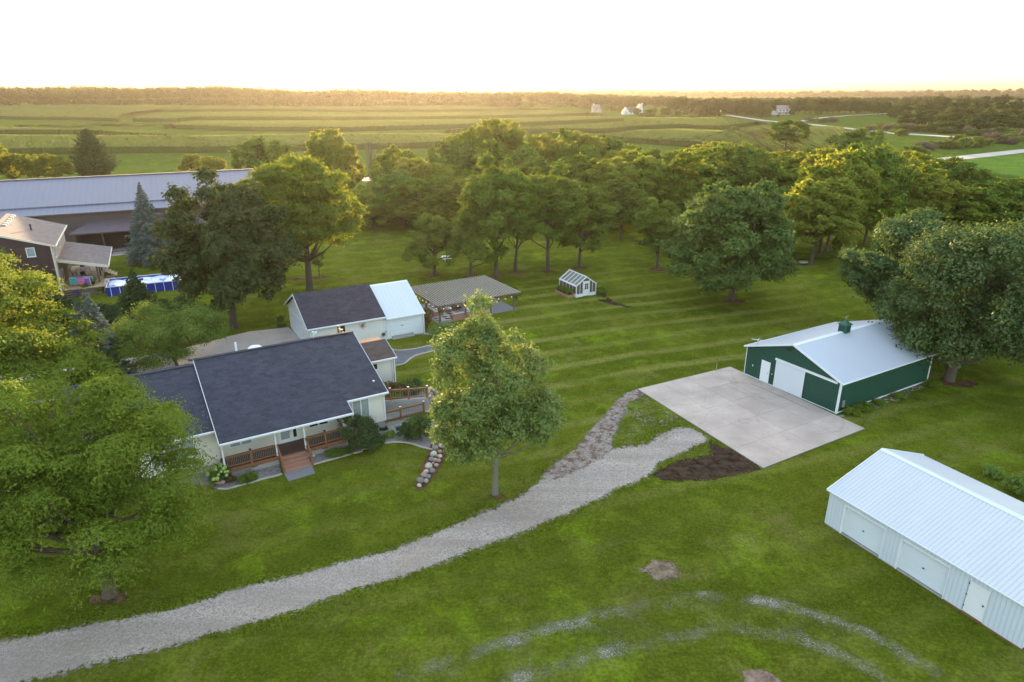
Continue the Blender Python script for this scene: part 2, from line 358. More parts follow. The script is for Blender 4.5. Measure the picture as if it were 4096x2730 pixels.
def grass_mat(name, c1, c2, c3, dry, stripe=0.0, ang=0.0, width=2.2, weed=0.6):
    k = NM(name); co = k.geo()
    n1 = k.noise(co, 0.06, 4, 0.6, 0.4); n2 = k.noise(co, 0.38, 7, 0.72, 0.4); n3 = k.noise(co, 5, 7, 0.8); n4 = k.noise(co, 22, 3, 0.7)
    dk = tuple(x * 0.55 for x in c1); lime = (c3[0] * 1.25, c3[1] * 1.50, c3[2] * 0.8)
    c = k.mix(k.ramp(n1, [(0.42, 0.0), (0.58, 1.0)]), c1, c2)
    c = k.mix(k.ramp(n2, [(0.50, 0.0), (0.62, 0.8)]), c, c3)
    c = k.mix(k.ramp(k.noise(co, 0.8, 7, 0.75), [(0.36, 0.6), (0.50, 0.0)]), c, dk)
    c = k.mix(k.ramp(k.noise(k.mapping(co, (1, 1, 1), (0, 0, 0), (31, 7, 0)), 0.16, 8, 0.75), [(0.54, 0.0), (0.66, 0.8)]), c, lime)
    c = k.mix(k.ramp(k.noise(k.mapping(co, (1, 1, 1), (0, 0, 0), (11, 57, 0)), 0.20, 7, 0.7), [(0.54, 0.0), (0.70, 0.6)]), c, dry)
    if stripe:
        m = k.mapping(co, (1, 1, 1), (0, 0, ang)); s = k.n("SeparateXYZ"); k.l(m, s.inputs[0])
        wob = k.math('MULTIPLY', k.noise(co, 0.05, 2), 3.0)
        t = k.math('SINE', k.math('MULTIPLY', k.math('ADD', s.outputs[1], wob), math.pi / width))
        st = k.math('MULTIPLY', k.ramp(t, [(0.2, 0.0), (0.9, 1.0)]), k.ramp(k.noise(k.mapping(m, (0.3, 1.0, 1)), 0.16, 4), [(0.38, 0.0), (0.52, stripe)]))
        st = k.math('MULTIPLY', st, k.ramp(k.noise(co, 1.6, 6, 0.75), [(0.3, 0.3), (0.6, 1.0)]))
        vd = k.n("VectorMath", operation='DISTANCE'); k.l(co, vd.inputs[0]); vd.inputs[1].default_value = (13, 70, 0)
        st = k.math('MULTIPLY', st, k.ramp(k.math('DIVIDE', vd.outputs['Value'], 40), [(0.4, 1.0), (0.85, 0.22)]))
        c = k.mix(st, c, tuple(min(1, x * f) for x, f in zip(c3, (1.55, 1.25, 3.2))))
    c = k.mix(k.ramp(n3, [(0.40, 0.5), (0.52, 0.0)]), c, tuple(x * 0.42 for x in c1))
    c = k.mix(k.ramp(n3, [(0.52, 0.0), (0.66, 0.4)]), c, tuple(min(1, x * 1.6) for x in c3))
    c = k.mix(k.ramp(n4, [(0.5, 0.0), (0.7, 0.3)]), c, tuple(min(1, x * 1.7) for x in c3))
    spk = k.ramp(k.noise(co, 5.0, 2, 0.4), [(0.74, 0.0), (0.77, 0.35)])
    c = k.mix(k.math('MULTIPLY', spk, weed), c, (0.26, 0.27, 0.16))
    k.bsdf(c, 0.85, k.bump(k.math('ADD', k.math('MULTIPLY', n3, 1.0), k.math('MULTIPLY', n4, 0.5)), 0.9, 0.12), 0, 0.0); return k.m
M['lawn'] = grass_mat('mown_lawn', (0.076, 0.098, 0.0095), (0.108, 0.132, 0.0130), (0.146, 0.176, 0.018), (0.205, 0.172, 0.065), 1.0, R(-21), 1.9)
M['pasture'] = grass_mat('rough_pasture', (0.050, 0.092, 0.012), (0.068, 0.108, 0.018), (0.095, 0.135, 0.025), (0.13, 0.12, 0.05), 0.0, weed=0.2)
M['bean_field'] = grass_mat('bean_field', (0.06, 0.13, 0.02), (0.08, 0.15, 0.025), (0.10, 0.17, 0.03), (0.12, 0.16, 0.05), 0.7, R(-12), 3.0, weed=0.0)
def corn_mat():
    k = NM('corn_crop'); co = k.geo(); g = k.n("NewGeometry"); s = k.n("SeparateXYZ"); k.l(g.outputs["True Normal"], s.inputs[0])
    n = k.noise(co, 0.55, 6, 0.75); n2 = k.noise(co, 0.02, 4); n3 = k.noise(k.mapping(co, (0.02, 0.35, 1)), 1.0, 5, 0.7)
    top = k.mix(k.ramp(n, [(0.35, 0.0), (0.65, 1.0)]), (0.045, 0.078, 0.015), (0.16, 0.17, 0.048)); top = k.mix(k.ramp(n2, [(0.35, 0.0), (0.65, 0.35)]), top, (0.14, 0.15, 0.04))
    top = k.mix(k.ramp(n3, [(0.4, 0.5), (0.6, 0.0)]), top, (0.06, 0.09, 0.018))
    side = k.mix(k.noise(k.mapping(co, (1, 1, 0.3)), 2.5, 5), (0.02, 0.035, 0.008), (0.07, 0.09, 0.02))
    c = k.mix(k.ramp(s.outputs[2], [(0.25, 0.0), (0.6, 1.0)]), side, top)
    k.bsdf(c, 0.9, k.bump(n, 0.8, 0.5), 0, 0.0); return k.m
M['corn'] = corn_mat()

def leaf_mat(name, col, col2, trans=0.2, gloss=0.12, tipcol=None, rough=0.5):
    k = NM(name); a = k.n("Attribute"); a.attribute_name = "tint"; oi = k.n("ObjectInfo")
    f = k.math('ADD', k.math('MULTIPLY', a.outputs["Fac"], 0.8), k.math('MULTIPLY', oi.outputs["Random"], 0.25))
    c = k.mix(f, col, col2)
    hs = k.n("HueSaturation"); k.l(k.math('ADD', 0.485, k.math('MULTIPLY', oi.outputs["Random"], 0.03)), hs.inputs["Hue"]); hs.inputs["Value"].default_value = 1.0
    k.l(c, hs.inputs["Color"]); c = hs.outputs[0]
    d = k.n("BsdfDiffuse"); k.l(c, d.inputs[0]); t = k.n("BsdfTranslucent"); k.l(k.mix(0.5, c, (c2t := tuple(min(1, x * y) for x, y in zip(col2, (1.9, 1.7, 0.8))))), t.inputs[0])
    g = k.n("BsdfGlossy"); g.inputs["Roughness"].default_value = rough; g.inputs[0].default_value = (0.8, 0.85, 0.85, 1)
    m1 = k.n("MixShader"); m1.inputs[0].default_value = trans; k.l(d.outputs[0], m1.inputs[1]); k.l(t.outputs[0], m1.inputs[2])
    m2 = k.n("MixShader"); m2.inputs[0].default_value = gloss * 0.07; k.l(m1.outputs[0], m2.inputs[1]); k.l(g.outputs[0], m2.inputs[2])
    k.l(m2.outputs[0], k.out.inputs[0]); return k.m
L_ = {}
L_['locust'] = leaf_mat('honey_locust_leaves', (0.078, 0.118, 0.012), (0.165, 0.215, 0.022))
L_['bright'] = leaf_mat('yellow_green_leaves', (0.100, 0.150, 0.018), (0.190, 0.245, 0.038), 0.27)
L_['ash'] = leaf_mat('ash_leaves', (0.0805, 0.1342, 0.0244), (0.1769, 0.2440, 0.0512), 0.25, 0.4)
L_['maple'] = leaf_mat('maple_leaves', (0.056, 0.098, 0.022), (0.108, 0.165, 0.036), 0.22, 0.2)
L_['oak'] = leaf_mat('oak_leaves', (0.0488, 0.0878, 0.0244), (0.0915, 0.1403, 0.0415), 0.22, 0.25)
L_['darkoak'] = leaf_mat('dark_oak_leaves', (0.0390, 0.0561, 0.0171), (0.0756, 0.0952, 0.0293), 0.22, 0.15)
L_['walnut'] = leaf_mat('walnut_leaves', (0.0915, 0.1342, 0.0171), (0.1891, 0.2318, 0.0342), 0.4)
L_['wind'] = leaf_mat('windbreak_leaves', (0.085, 0.140, 0.0135), (0.185, 0.245, 0.027), 0.38)
L_['wind2'] = leaf_mat('windbreak_leaves_yellow', (0.1159, 0.1586, 0.0171), (0.2562, 0.2745, 0.0439), 0.45)
L_['grove'] = leaf_mat('grove_leaves', (0.070, 0.118, 0.0155), (0.150, 0.205, 0.031), 0.23)
L_['spruce'] = leaf_mat('blue_spruce_needles', (0.070, 0.100, 0.085), (0.135, 0.175, 0.155), 0.1)
L_['crab'] = leaf_mat('crabapple_leaves', (0.0854, 0.1403, 0.0244), (0.1708, 0.2440, 0.0488), 0.23)
L_['spruce_g'] = leaf_mat('green_conifer_needles', (0.0293, 0.0586, 0.0195), (0.0610, 0.0976, 0.0317), 0.12)
L_['shrub'] = leaf_mat('shrub_leaves', (0.0488, 0.0854, 0.0220), (0.0976, 0.1464, 0.0366), 0.22)
L_['shrub_red'] = leaf_mat('reddish_shrub_leaves', (0.0915, 0.0671, 0.0268), (0.1586, 0.1159, 0.0427), 0.3)
L_['grass'] = leaf_mat('grass_blades', (0.070, 0.090, 0.008), (0.165, 0.205, 0.018), 0.15, 0.0)
L_['lime'] = leaf_mat('lime_leaves', (0.1220, 0.2074, 0.0366), (0.1952, 0.2928, 0.0610), 0.35)
L_['far'] = leaf_mat('far_leaves', (0.0317, 0.0537, 0.0122), (0.0671, 0.0915, 0.0195), 0.2)
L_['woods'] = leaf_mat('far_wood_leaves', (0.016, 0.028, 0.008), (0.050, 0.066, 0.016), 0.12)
L_['far_y'] = leaf_mat('far_leaves_light', (0.0549, 0.0805, 0.0159), (0.1098, 0.1342, 0.0293), 0.3)
L_['scrub'] = leaf_mat('grey_scrub', (0.0915, 0.0756, 0.0586), (0.1464, 0.1220, 0.0915), 0.15)
M['bark'] = plain('bark', (0.085, 0.062, 0.046), 0.95, 0.35, 5, bump=0.6)
M['bark_grey'] = plain('grey_bark', (0.16, 0.135, 0.115), 0.95, 0.35, 5, bump=0.6)
# ------------------------------------------------------------------ ground
def grid_ground():
    ys = np.concatenate([np.linspace(-30, 200, 60), np.geomspace(206, 16000, 210)])
    fr = np.linspace(-1, 1, 241); V = []
    for y in ys:
        half = 1.25 * (abs(y) + 70); x = fr * half
        V.append(np.stack([x, np.full_like(x, y), terr(x, y)], 1))
    V = np.concatenate(V); nc = len(fr); nr = len(ys)
    i = (np.arange(nr - 1)[:, None] * nc + np.arange(nc - 1)[None]).ravel()
    F = np.stack([i, i + 1, i + 1 + nc, i + nc], 1)
    me = raw_mesh("ground", V, F, smooth=True); me.materials.append(M['pasture'])
    tag(link(bpy.data.objects.new("ground", me)), kind='structure')
grid_ground()

def sdist(pts, poly):
    """signed distance to a polygon, positive inside"""
    p = np.asarray(pts)[:, None, :]; a = np.asarray(poly, float)[None]; b = np.roll(a, -1, 1)
    ab = b - a; t = np.clip(((p - a) * ab).sum(-1) / ((ab ** 2).sum(-1) + 1e-12), 0, 1)
    d = np.sqrt((((a + ab * t[..., None]) - p) ** 2).sum(-1)).min(1)
    x, y = p[..., 0], p[..., 1]; ax, ay, bx, by = a[..., 0], a[..., 1], b[..., 0], b[..., 1]
    c = ((ay > y) != (by > y)) & (x < (bx - ax) * (y - ay) / (by - ay + 1e-12) + ax)
    return np.where(c.sum(1) % 2 == 1, d, -d)
def sheet(name, poly, mat, z=0.01, cell=0.25, margin=0.6, w=1.0, top=1.15, kind='structure', zf=None, cov=None):
    """ground cover laid over the ground, its edge worn ragged by the material"""
    poly = [(p[0], p[1]) for p in poly]; a = np.array(poly)
    x0, y0 = a.min(0) - margin; x1, y1 = a.max(0) + margin
    nx = int((x1 - x0) / cell) + 2; ny = int((y1 - y0) / cell) + 2
    X, Y = np.meshgrid(x0 + np.arange(nx) * cell, y0 + np.arange(ny) * cell); P = np.stack([X.ravel(), Y.ravel()], 1)
    sd_ = np.concatenate([sdist(P[i:i + 20000], poly) for i in range(0, len(P), 20000)])
    c = np.clip(0.5 + sd_ / w, 0, top)
    if cov is not None: c = cov(P, sd_)
    i = (np.arange(ny - 1)[:, None] * nx + np.arange(nx - 1)[None]).ravel()
    F = np.stack([i, i + 1, i + 1 + nx, i + nx], 1); keep = (sd_[F] > -margin).any(1); F = F[keep]
    used, inv = np.unique(F, return_inverse=True)
    if zf is None: Z = terr(P[:, 0], P[:, 1]) + z
    else: Z = zf(P, sd_)
    me = raw_mesh(name, np.stack([P[:, 0], P[:, 1], Z], 1)[used], inv.reshape(-1, 4), {'cover': c[used]}, smooth=True)
    me.materials.append(mat); o = link(bpy.data.objects.new(name, me))
    if kind: o["kind"] = kind
    return o
def px(lst, f=at, z=None):
    return [f(*p) if z is None else f(p[0], p[1], z) for p in lst]

lawn_poly = [at(-900, 790, 0), at(1100, 800, 0), at(1440, 803, 0), at(1560, 815, 0), at(1850, 830, 0), at(2300, 800, 0), at(3300, 810, 0), at(4100, 830, 0), at(5300, 900, 0), (90, 20, 0), (60, -20, 0), (-60, -20, 0), (-95, 30, 0)]
me = MB(); me.add([(p[0], p[1], 0.004) for p in lawn_poly], [tuple(range(len(lawn_poly) - 1, -1, -1))])
tag(me.build('lawn', M['lawn']), kind='structure')

cA = crop(0, 1900, .68); cB = crop(1950, 1400, .51); cC = crop(600, 1250, .5102)
c2 = crop(600, 1250, .5102); c3 = crop(1000, 1050, .5102); c4 = crop(2400, 1200, .7208); ch = crop(550, 1600, .3825); cd = crop(1150, 1250, .2975)
cg = crop(1600, 1050, .3825); c1 = crop(0, 820, .34); cS = crop(1400, 1500, .3507)
drive = [cA(*p) for p in [(-120, 1010), (0, 985), (170, 945), (480, 880), (800, 825), (1050, 775), (1300, 690), (1580, 620), (1750, 585), (2050, 500), (2350, 425)]] \
    + [cB(*p) for p in [(240, 1150), (450, 985), (480, 930), (600, 840), (760, 780), (980, 770), (1090, 755), (1250, 740), (1350, 660), (1480, 600), (1580, 600), (1700, 660), (1730, 720), (1560, 800), (1350, 890), (1290, 980), (1180, 1040), (1000, 1100), (890, 1175)]] \
    + [at(2176, 2098, 0), at(2002, 2167, 0)] + [cA(*p) for p in [(2350, 610), (2050, 690), (1800, 790), (1600, 850), (1350, 920), (1000, 1010), (650, 1100), (330, 1180), (0, 1260), (-200, 1300)]]
sheet('gravel_drive', drive, M['gravel'], 0.010, 0.22, 1.6, 1.7)
arm = [cB(*p) for p in [(400, 1010), (470, 935), (590, 850), (700, 760), (800, 640), (900, 530), (1000, 410), (1100, 330), (1170, 305), (1235, 350), (1110, 415), (1070, 520), (990, 680), (985, 770), (900, 850), (700, 950), (520, 1020)]]
sheet('gravel_turnout', arm, M['gravel_brown'], 0.015, 0.2, 1.0, 0.9)
soil = [cB(*p) for p in [(1290, 980), (1400, 910), (1560, 855), (1760, 830), (1720, 740), (1745, 715), (1830, 770), (1900, 775), (2155, 932), (1980, 985), (1750, 1020), (1500, 1032), (1350, 1015)]]
sheet('soil_patch', soil, M['soil'], 0.022, 0.15, 1.0, 1.0)
# thin gravel showing through the grass between the turnout and the drive, and along the worn loop in front
sheet('gravel_traces', [cB(*p) for p in [(1100, 430), (1230, 400), (1500, 560), (1480, 640), (1300, 720), (1050, 720), (1040, 600)]], M['gravel'], 0.018, 0.3, 0.5, 3.0, kind='structure',
      cov=lambda P, s: np.clip(0.5 + s / 3, 0, 0.40))
loop_c = [(1620, 2790), (1867, 2708), (2148, 2605), (2382, 2545), (2615, 2480), (2849, 2448), (3083, 2470), (3317, 2530), (3550, 2642), (3690, 2736)]
lc = np.array([at(*p, 0)[:2] for p in loop_c])
def loop_cov(P, s):
    d = -np.concatenate([line_d(P[i:i + 20000]) for i in range(0, len(P), 20000)])
    ruts = np.exp(-((np.abs(d) - 1.15) / 0.6) ** 2)
    fade = 0.5 + 0.5 * np.sin(P[:, 0] * 0.45 + 0.8)
    edge_ = np.clip((2.3 - np.abs(d)) / 0.7, 0, 1)
    big = np.sin(P[:, 0] * 1.3 + 2 * np.sin(P[:, 1] * 0.9)) * np.sin(P[:, 1] * 1.1 + 1)
    return edge_ * (0.36 + 0.06 * big + ruts * (0.15 + 0.08 * fade))
def line_d(P):
    p = P[:, None, :]; a = lc[None, :-1]; b = lc[None, 1:]; ab = b - a
    t = np.clip(((p - a) * ab).sum(-1) / (ab ** 2).sum(-1), 0, 1)
    return np.sqrt((((a + ab * t[..., None]) - p) ** 2).sum(-1)).min(1)
off = []
for sgn in (1, -1):
    seq = []
    for i in range(len(lc)):
        d = lc[min(i + 1, len(lc) - 1)] - lc[max(i - 1, 0)]; d /= np.linalg.norm(d); seq.append(lc[i] + sgn * 2.6 * np.array([-d[1], d[0]]))
    off += seq if sgn == 1 else seq[::-1]
sheet('worn_track', off, M['track'], 0.012, 0.15, 0.1, 1.0, cov=loop_cov)
def patch(name, cpx, rx, ry, mat, z, w=0.5, seed=0, a0=0.0, top=1.1, cell=0.1):
    c = at(*cpx, 0); rr = random.Random(seed)
    k = [1 + 0.25 * rr.uniform(-1, 1) for _ in range(14)]
    poly = []
    for i in range(14):
        t = 2 * math.pi * i / 14; u = rx * k[i] * math.cos(t); v = ry * k[i] * math.sin(t)
        poly.append((c[0] + u * math.cos(a0) - v * math.sin(a0), c[1] + u * math.sin(a0) + v * math.cos(a0)))
    return sheet(name, poly, mat, z, cell, 0.5, w, top)
patch('dirt_patch', (2635, 2278), 1.2, 0.8, M['dirt'], 0.013, 1.3, 3)
patch('dirt_patch', (3045, 2735), 0.9, 0.7, M['dirt'], 0.013, 0.4, 5)
patch('dirt_patch', (2455, 1215), 2.6, 0.55, M['soil'], 0.013, 0.5, 8, R(-42))
patch('dirt_patch', (1480, 900), 6.0, 3.0, M['dirt'], 0.013, 2.6, 9, 0, 0.42, 0.3)
patch('dirt_patch', (3560, 1585), 4.6, 1.0, M['gravel'], 0.013, 0.9, 11, R(31), 0.52, 0.15)
patch('dirt_patch', (3840, 1535), 1.8, 0.9, M['mulch'], 0.016, 0.9, 12, 0, 0.8)
patch('dirt_patch', (2938, 1206), 1.6, 1.0, M['mulch'], 0.016, 0.9, 13, 0, 0.85)
patch('mulch_ring', (1277, 1112), 1.2, 1.0, M['mulch'], 0.016, 0.4, 14)
patch('mulch_ring', (1187, 1118), 1.3, 0.7, M['mulch'], 0.016, 0.4, 24)
patch('dirt_patch', (440, 2392), 1.0, 0.5, M['mulch'], 0.016, 0.7, 15, 0, 0.85)
patch('dirt_patch', (1985, 1985), 0.6, 0.4, M['mulch'], 0.016, 0.5, 16)
for i, p in enumerate([(1737, 1100), (1887, 1108), (1989, 1106), (2063, 1091), (2190, 1088), (2318, 1072), (2630, 1078), (2680, 1018)]):
    patch('mulch_ring', p, 1.3, 1.1, M['mulch'], 0.014, 0.9, 30 + i, 0, 0.8, 0.15)

def plate(name, pts, mat, z1=0.06, z0=-0.1, kind='structure'):
    m = MB(); m.prism([(p[0], p[1], z0) for p in pts], (0, 0, z1 - z0)); o = m.build(name, mat)
    if kind: o["kind"] = kind
    return o
# concrete pad in front of the barn, cast in bays with open joints
pc = [np.array(c4(*p)[:2]) for p in [(208, 498), (722, 374), (1470, 718), (905, 938)]]   # left, top, right, bottom
def bil(s, t): return (1 - s) * ((1 - t) * pc[0] + t * pc[1]) + s * ((1 - t) * pc[3] + t * pc[2])
ns, nt_ = 5, 4
for mt, pick in (('concrete_pad', lambda i, j: not (1 <= i <= 3 and j >= 2)), ('pad_dark', lambda i, j: 1 <= i <= 3 and j >= 2)):
    m = MB()
    for i in range(ns):
        for j in range(nt_):
            if not pick(i, j): continue
            e = 0.0007; q = [bil(i / ns + e, j / nt_ + e), bil((i + 1) / ns - e, j / nt_ + e), bil((i + 1) / ns - e, (j + 1) / nt_ - e), bil(i / ns + e, (j + 1) / nt_ - e)]
            m.prism([(p[0], p[1], -0.08) for p in q][::-1], (0, 0, 0.15))
    tag(m.build('concrete_pad', M[mt]), kind='structure')
m = MB(); q = [bil(0, 0), bil(1, 0), bil(1, 1), bil(0, 1)]; m.prism([(p[0], p[1], -0.085) for p in q][::-1], (0, 0, 0.135))
tag(m.build('pad_base', M['stone_slab']), kind='structure')
plate('garage_apron', [c3(-190, 588), c3(0, 545), c3(300, 512), c3(470, 640), c3(200, 760), c3(-160, 760)], M['concrete_new'], 0.05)
plate('garage_drive', [at(-900, 1600, 0), at(300, 1470, 0), at(700, 1405, 0), at(902, 1352, 0), at(918, 1430, 0), at(700, 1530, 0), at(-900, 1780, 0)], M['concrete_new'], 0.045)

# ------------------------------------------------------------------ crops and far land
def resample(pts, n):
    a = np.array(pts, float); d = np.r_[0, np.cumsum(np.linalg.norm(np.diff(a[:, :2], axis=0), axis=1))]
    t = np.linspace(0, d[-1], n); return np.stack([np.interp(t, d, a[:, k]) for k in range(2)], 1)
def corn(front, back, n=400, rows=14, hgt=2.6):
    F_ = resample([at(*p) for p in front], n)
    B_ = []
    for p in back:
        zz = 0
        for k in range(30): q = at(p[0], p[1], zz); zz = float(terr(q[0], q[1])) + hgt
        B_.append(q)
    B_ = resample(B_, n); V = []; r = np.random.default_rng(len(front) + int(front[0][1]))
    for j in range(rows + 1):
        t = (j / rows) ** 1.6; p = F_ * (1 - t) + B_ * t
        if 0 < j < rows: p = p + r.normal(0, 0.15, p.shape)
        V.append(np.column_stack([p, terr(p[:, 0], p[:, 1]) + hgt + r.normal(0, 0.16, n)]))
    top = np.concatenate(V)
    base = []
    for ring in (F_, B_): base.append(np.column_stack([ring + r.normal(0, 0.08, ring.shape), terr(ring[:, 0], ring[:, 1]) - 0.3]))
    allv = np.concatenate([top] + base); nt0 = (rows + 1) * n
    i = (np.arange(rows)[:, None] * n + np.arange(n - 1)[None]).ravel(); Fc = [np.stack([i, i + 1, i + 1 + n, i + n], 1)]
    k = np.arange(n - 1); Fc.append(np.stack([nt0 + k, nt0 + k + 1, k + 1, k], 1))
    Fc.append(np.stack([nt0 + n + k + 1, nt0 + n + k, rows * n + k, rows * n + k + 1], 1))
    ends = []
    for c in (0, n - 1):
        for j in range(rows):
            a, b = j * n + c, (j + 1) * n + c; ends.append((a, b, nt0 + n + c, nt0 + c) if j == rows - 1 else (a, b, nt0 + c, nt0 + c))
    Fc = np.concatenate(Fc); me = raw_mesh('corn_field', allv, Fc); 
    e = MB(); 
    for c in (0, n - 1):
        e.add([tuple(allv[j * n + c]) for j in range(rows + 1)] + [tuple(allv[nt0 + n + c]), tuple(allv[nt0 + c])], [tuple(range(rows + 3))])
    import bmesh
    bm = bmesh.new(); bm.from_mesh(me); tmp = bpy.data.meshes.new('t'); tmp.from_pydata(e.v, [], e.f); bm.from_mesh(tmp); bmesh.ops.remove_doubles(bm, verts=bm.verts, dist=0.001); bm.to_mesh(me); bm.free()
    me.materials.append(M['corn']); tag(link(bpy.data.objects.new('corn_field', me)), kind='stuff')
fA = lambda *p: [(0 + x * .595, 300 + y * .595) for x, y in p]
fB = lambda *p: [(1400 + x * .595, 300 + y * .595) for x, y in p]
fC = lambda *p: [(2200 + x * .51, 300 + y * .51) for x, y in p]
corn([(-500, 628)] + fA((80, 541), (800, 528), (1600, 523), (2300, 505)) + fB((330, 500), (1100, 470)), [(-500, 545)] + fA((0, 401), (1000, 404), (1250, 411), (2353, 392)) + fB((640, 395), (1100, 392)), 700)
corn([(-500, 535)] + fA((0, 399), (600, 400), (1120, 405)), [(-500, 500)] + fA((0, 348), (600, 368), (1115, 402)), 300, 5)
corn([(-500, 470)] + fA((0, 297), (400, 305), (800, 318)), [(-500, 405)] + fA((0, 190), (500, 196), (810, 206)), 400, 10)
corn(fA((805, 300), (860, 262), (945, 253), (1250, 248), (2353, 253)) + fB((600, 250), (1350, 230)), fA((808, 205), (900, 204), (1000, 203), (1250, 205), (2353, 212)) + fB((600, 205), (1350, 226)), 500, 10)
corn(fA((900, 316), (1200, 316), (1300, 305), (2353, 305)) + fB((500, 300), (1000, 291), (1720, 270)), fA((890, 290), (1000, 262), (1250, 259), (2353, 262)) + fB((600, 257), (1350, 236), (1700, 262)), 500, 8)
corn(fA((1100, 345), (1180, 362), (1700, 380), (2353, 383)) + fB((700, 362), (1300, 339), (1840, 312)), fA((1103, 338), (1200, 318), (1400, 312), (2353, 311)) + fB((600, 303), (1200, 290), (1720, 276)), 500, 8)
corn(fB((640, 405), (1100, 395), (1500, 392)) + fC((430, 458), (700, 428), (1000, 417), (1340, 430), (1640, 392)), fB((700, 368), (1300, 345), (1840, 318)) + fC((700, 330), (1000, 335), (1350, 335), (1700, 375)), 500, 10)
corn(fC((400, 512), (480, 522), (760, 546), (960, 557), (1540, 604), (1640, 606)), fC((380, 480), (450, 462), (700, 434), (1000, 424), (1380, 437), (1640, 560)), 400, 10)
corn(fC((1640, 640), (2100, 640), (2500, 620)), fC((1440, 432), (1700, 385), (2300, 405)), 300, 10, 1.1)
def road(name, pts, width, mat, z=0.03, kind='structure'):
    a = np.array([at(*p)[:2] for p in pts]); 
    d = np.r_[0, np.cumsum(np.linalg.norm(np.diff(a, axis=0), axis=1))]; t = np.arange(0, d[-1], 6.0)
    a = np.stack([np.interp(t, d, a[:, k]) for k in range(2)], 1)
    g_ = np.gradient(a, axis=0); g_ /= np.linalg.norm(g_, axis=1)[:, None]; nrm = np.stack([-g_[:, 1], g_[:, 0]], 1)
    V = []; offs = np.linspace(-width / 2, width / 2, 5)
    for o_ in offs:
        q = a + nrm * o_; V.append(np.column_stack([q, terr(q[:, 0], q[:, 1]) + z + 0.05 * (1 - abs(o_) / width * 2)]))
    n = len(a); V = np.concatenate(V); i = (np.arange(4)[:, None] * n + np.arange(n - 1)[None]).ravel()
    F = np.stack([i + n, i + n + 1, i + 1, i], 1); me = raw_mesh(name, V, F, smooth=True); me.materials.append(mat)
    return tag(link(bpy.data.objects.new(name, me)), kind=kind)
M['road'] = concrete('gravel_road', (0.33, 0.31, 0.30), stain=0.15)
road('road', [(-600, 735), (900, 722), (1450, 719), (2000, 712), (2900, 700), (3500, 665), (3715, 646), (3900, 626), (4096, 604), (4500, 565)], 8.0, M['road'], 0.06)
road('side_road', [(2905, 461), (2990, 474), (3060, 484), (3150, 492), (3250, 500), (3420, 518), (3570, 534), (3750, 545), (3900, 556), (4096, 567), (4400, 580)], 7.0, M['road'], 0.15)
road('farm_lane', [(3180, 491), (3240, 480), (3300, 471), (3400, 463), (3500, 458), (3570, 455)], 6.0, M['road'], 0.2)
plate_b = [at(*p) for p in [(3640, 668), (3720, 655), (4096, 622), (4700, 575), (4900, 740), (4096, 700), (3760, 690)]]
sheet('bean_field', plate_b, M['bean_field'], 0.04, 3.0, 3.0, 2.0, 1.5)

# tufts of grass standing over the mown lawn and along the edges of the drive
def tufts():
    r = np.random.default_rng(5); n = 330000
    d = 27 + 62 * r.random(n) ** 1.25; x = (r.random(n) - 0.5) * 1.62 * (d * 0.94 + 9)
    P = np.stack([x, d], 1)
    def excl(poly, m):
        a = np.array([(p[0], p[1]) for p in poly]); return np.concatenate([sdist(P[i:i + 20000], a) for i in range(0, len(P), 20000)]) > m
    bad = excl(drive, 0.15) | excl(soil, 0.1) | excl([bil(0, 0), bil(1, 0), bil(1, 1), bil(0, 1)], -0.05) | (excl(arm, 0.1) & (r.random(n) > 0.05))
    for q in (([at(0, 1700, 0), at(1010, 1290, 0), at(1240, 1400, 0), at(700, 1600, 0)]), path_poly, bed_poly): bad |= excl(q, 0.0)
    nz = np.sin(x * 0.9 + 2 * np.sin(d * 0.5)) * np.sin(d * 0.8 + 1.7 * np.sin(x * 0.37)) + 0.6 * np.sin(x * 2.9 + d * 1.3) + r.normal(0, 0.5, n)
    near = np.concatenate([-sdist(P[i:i + 20000], np.array([(p[0], p[1]) for p in drive])) for i in range(0, n, 20000)]); edge_ = np.exp(-(near / 0.9) ** 2)
    dl = np.concatenate([line_d(P[i:i + 20000]) for i in range(0, n, 20000)]); rut = np.exp(-((dl - 1.15) / 0.55) ** 2)
    keep = ~bad & (r.random(n) < np.clip(0.45 + 0.28 * nz + edge_ * 0.8 - 0.5 * rut, 0.05, 1)); P, nz, edge_ = P[keep], nz[keep], edge_[keep]; n = len(P)
    S = r.uniform(0.05, 0.13, n) * (1 + 0.9 * edge_)
    C = np.column_stack([P, 0.012 + S * 0.22 * r.uniform(0.3, 1, n)])
    N = r.normal(size=(n, 3)) * 0.55 + [0, 0, 0.8]
    t = np.clip(0.30 + 0.16 * nz + 0.45 * edge_ + r.normal(0, 0.16, n), 0, 1)
    v, f, tt = cards(C, N, S, t, 0.5, r); me = raw_mesh('grass', v, f, {'tint': tt}); me.materials.append(L_['grass']); tag(link(bpy.data.objects.new('grass', me)), kind='stuff')
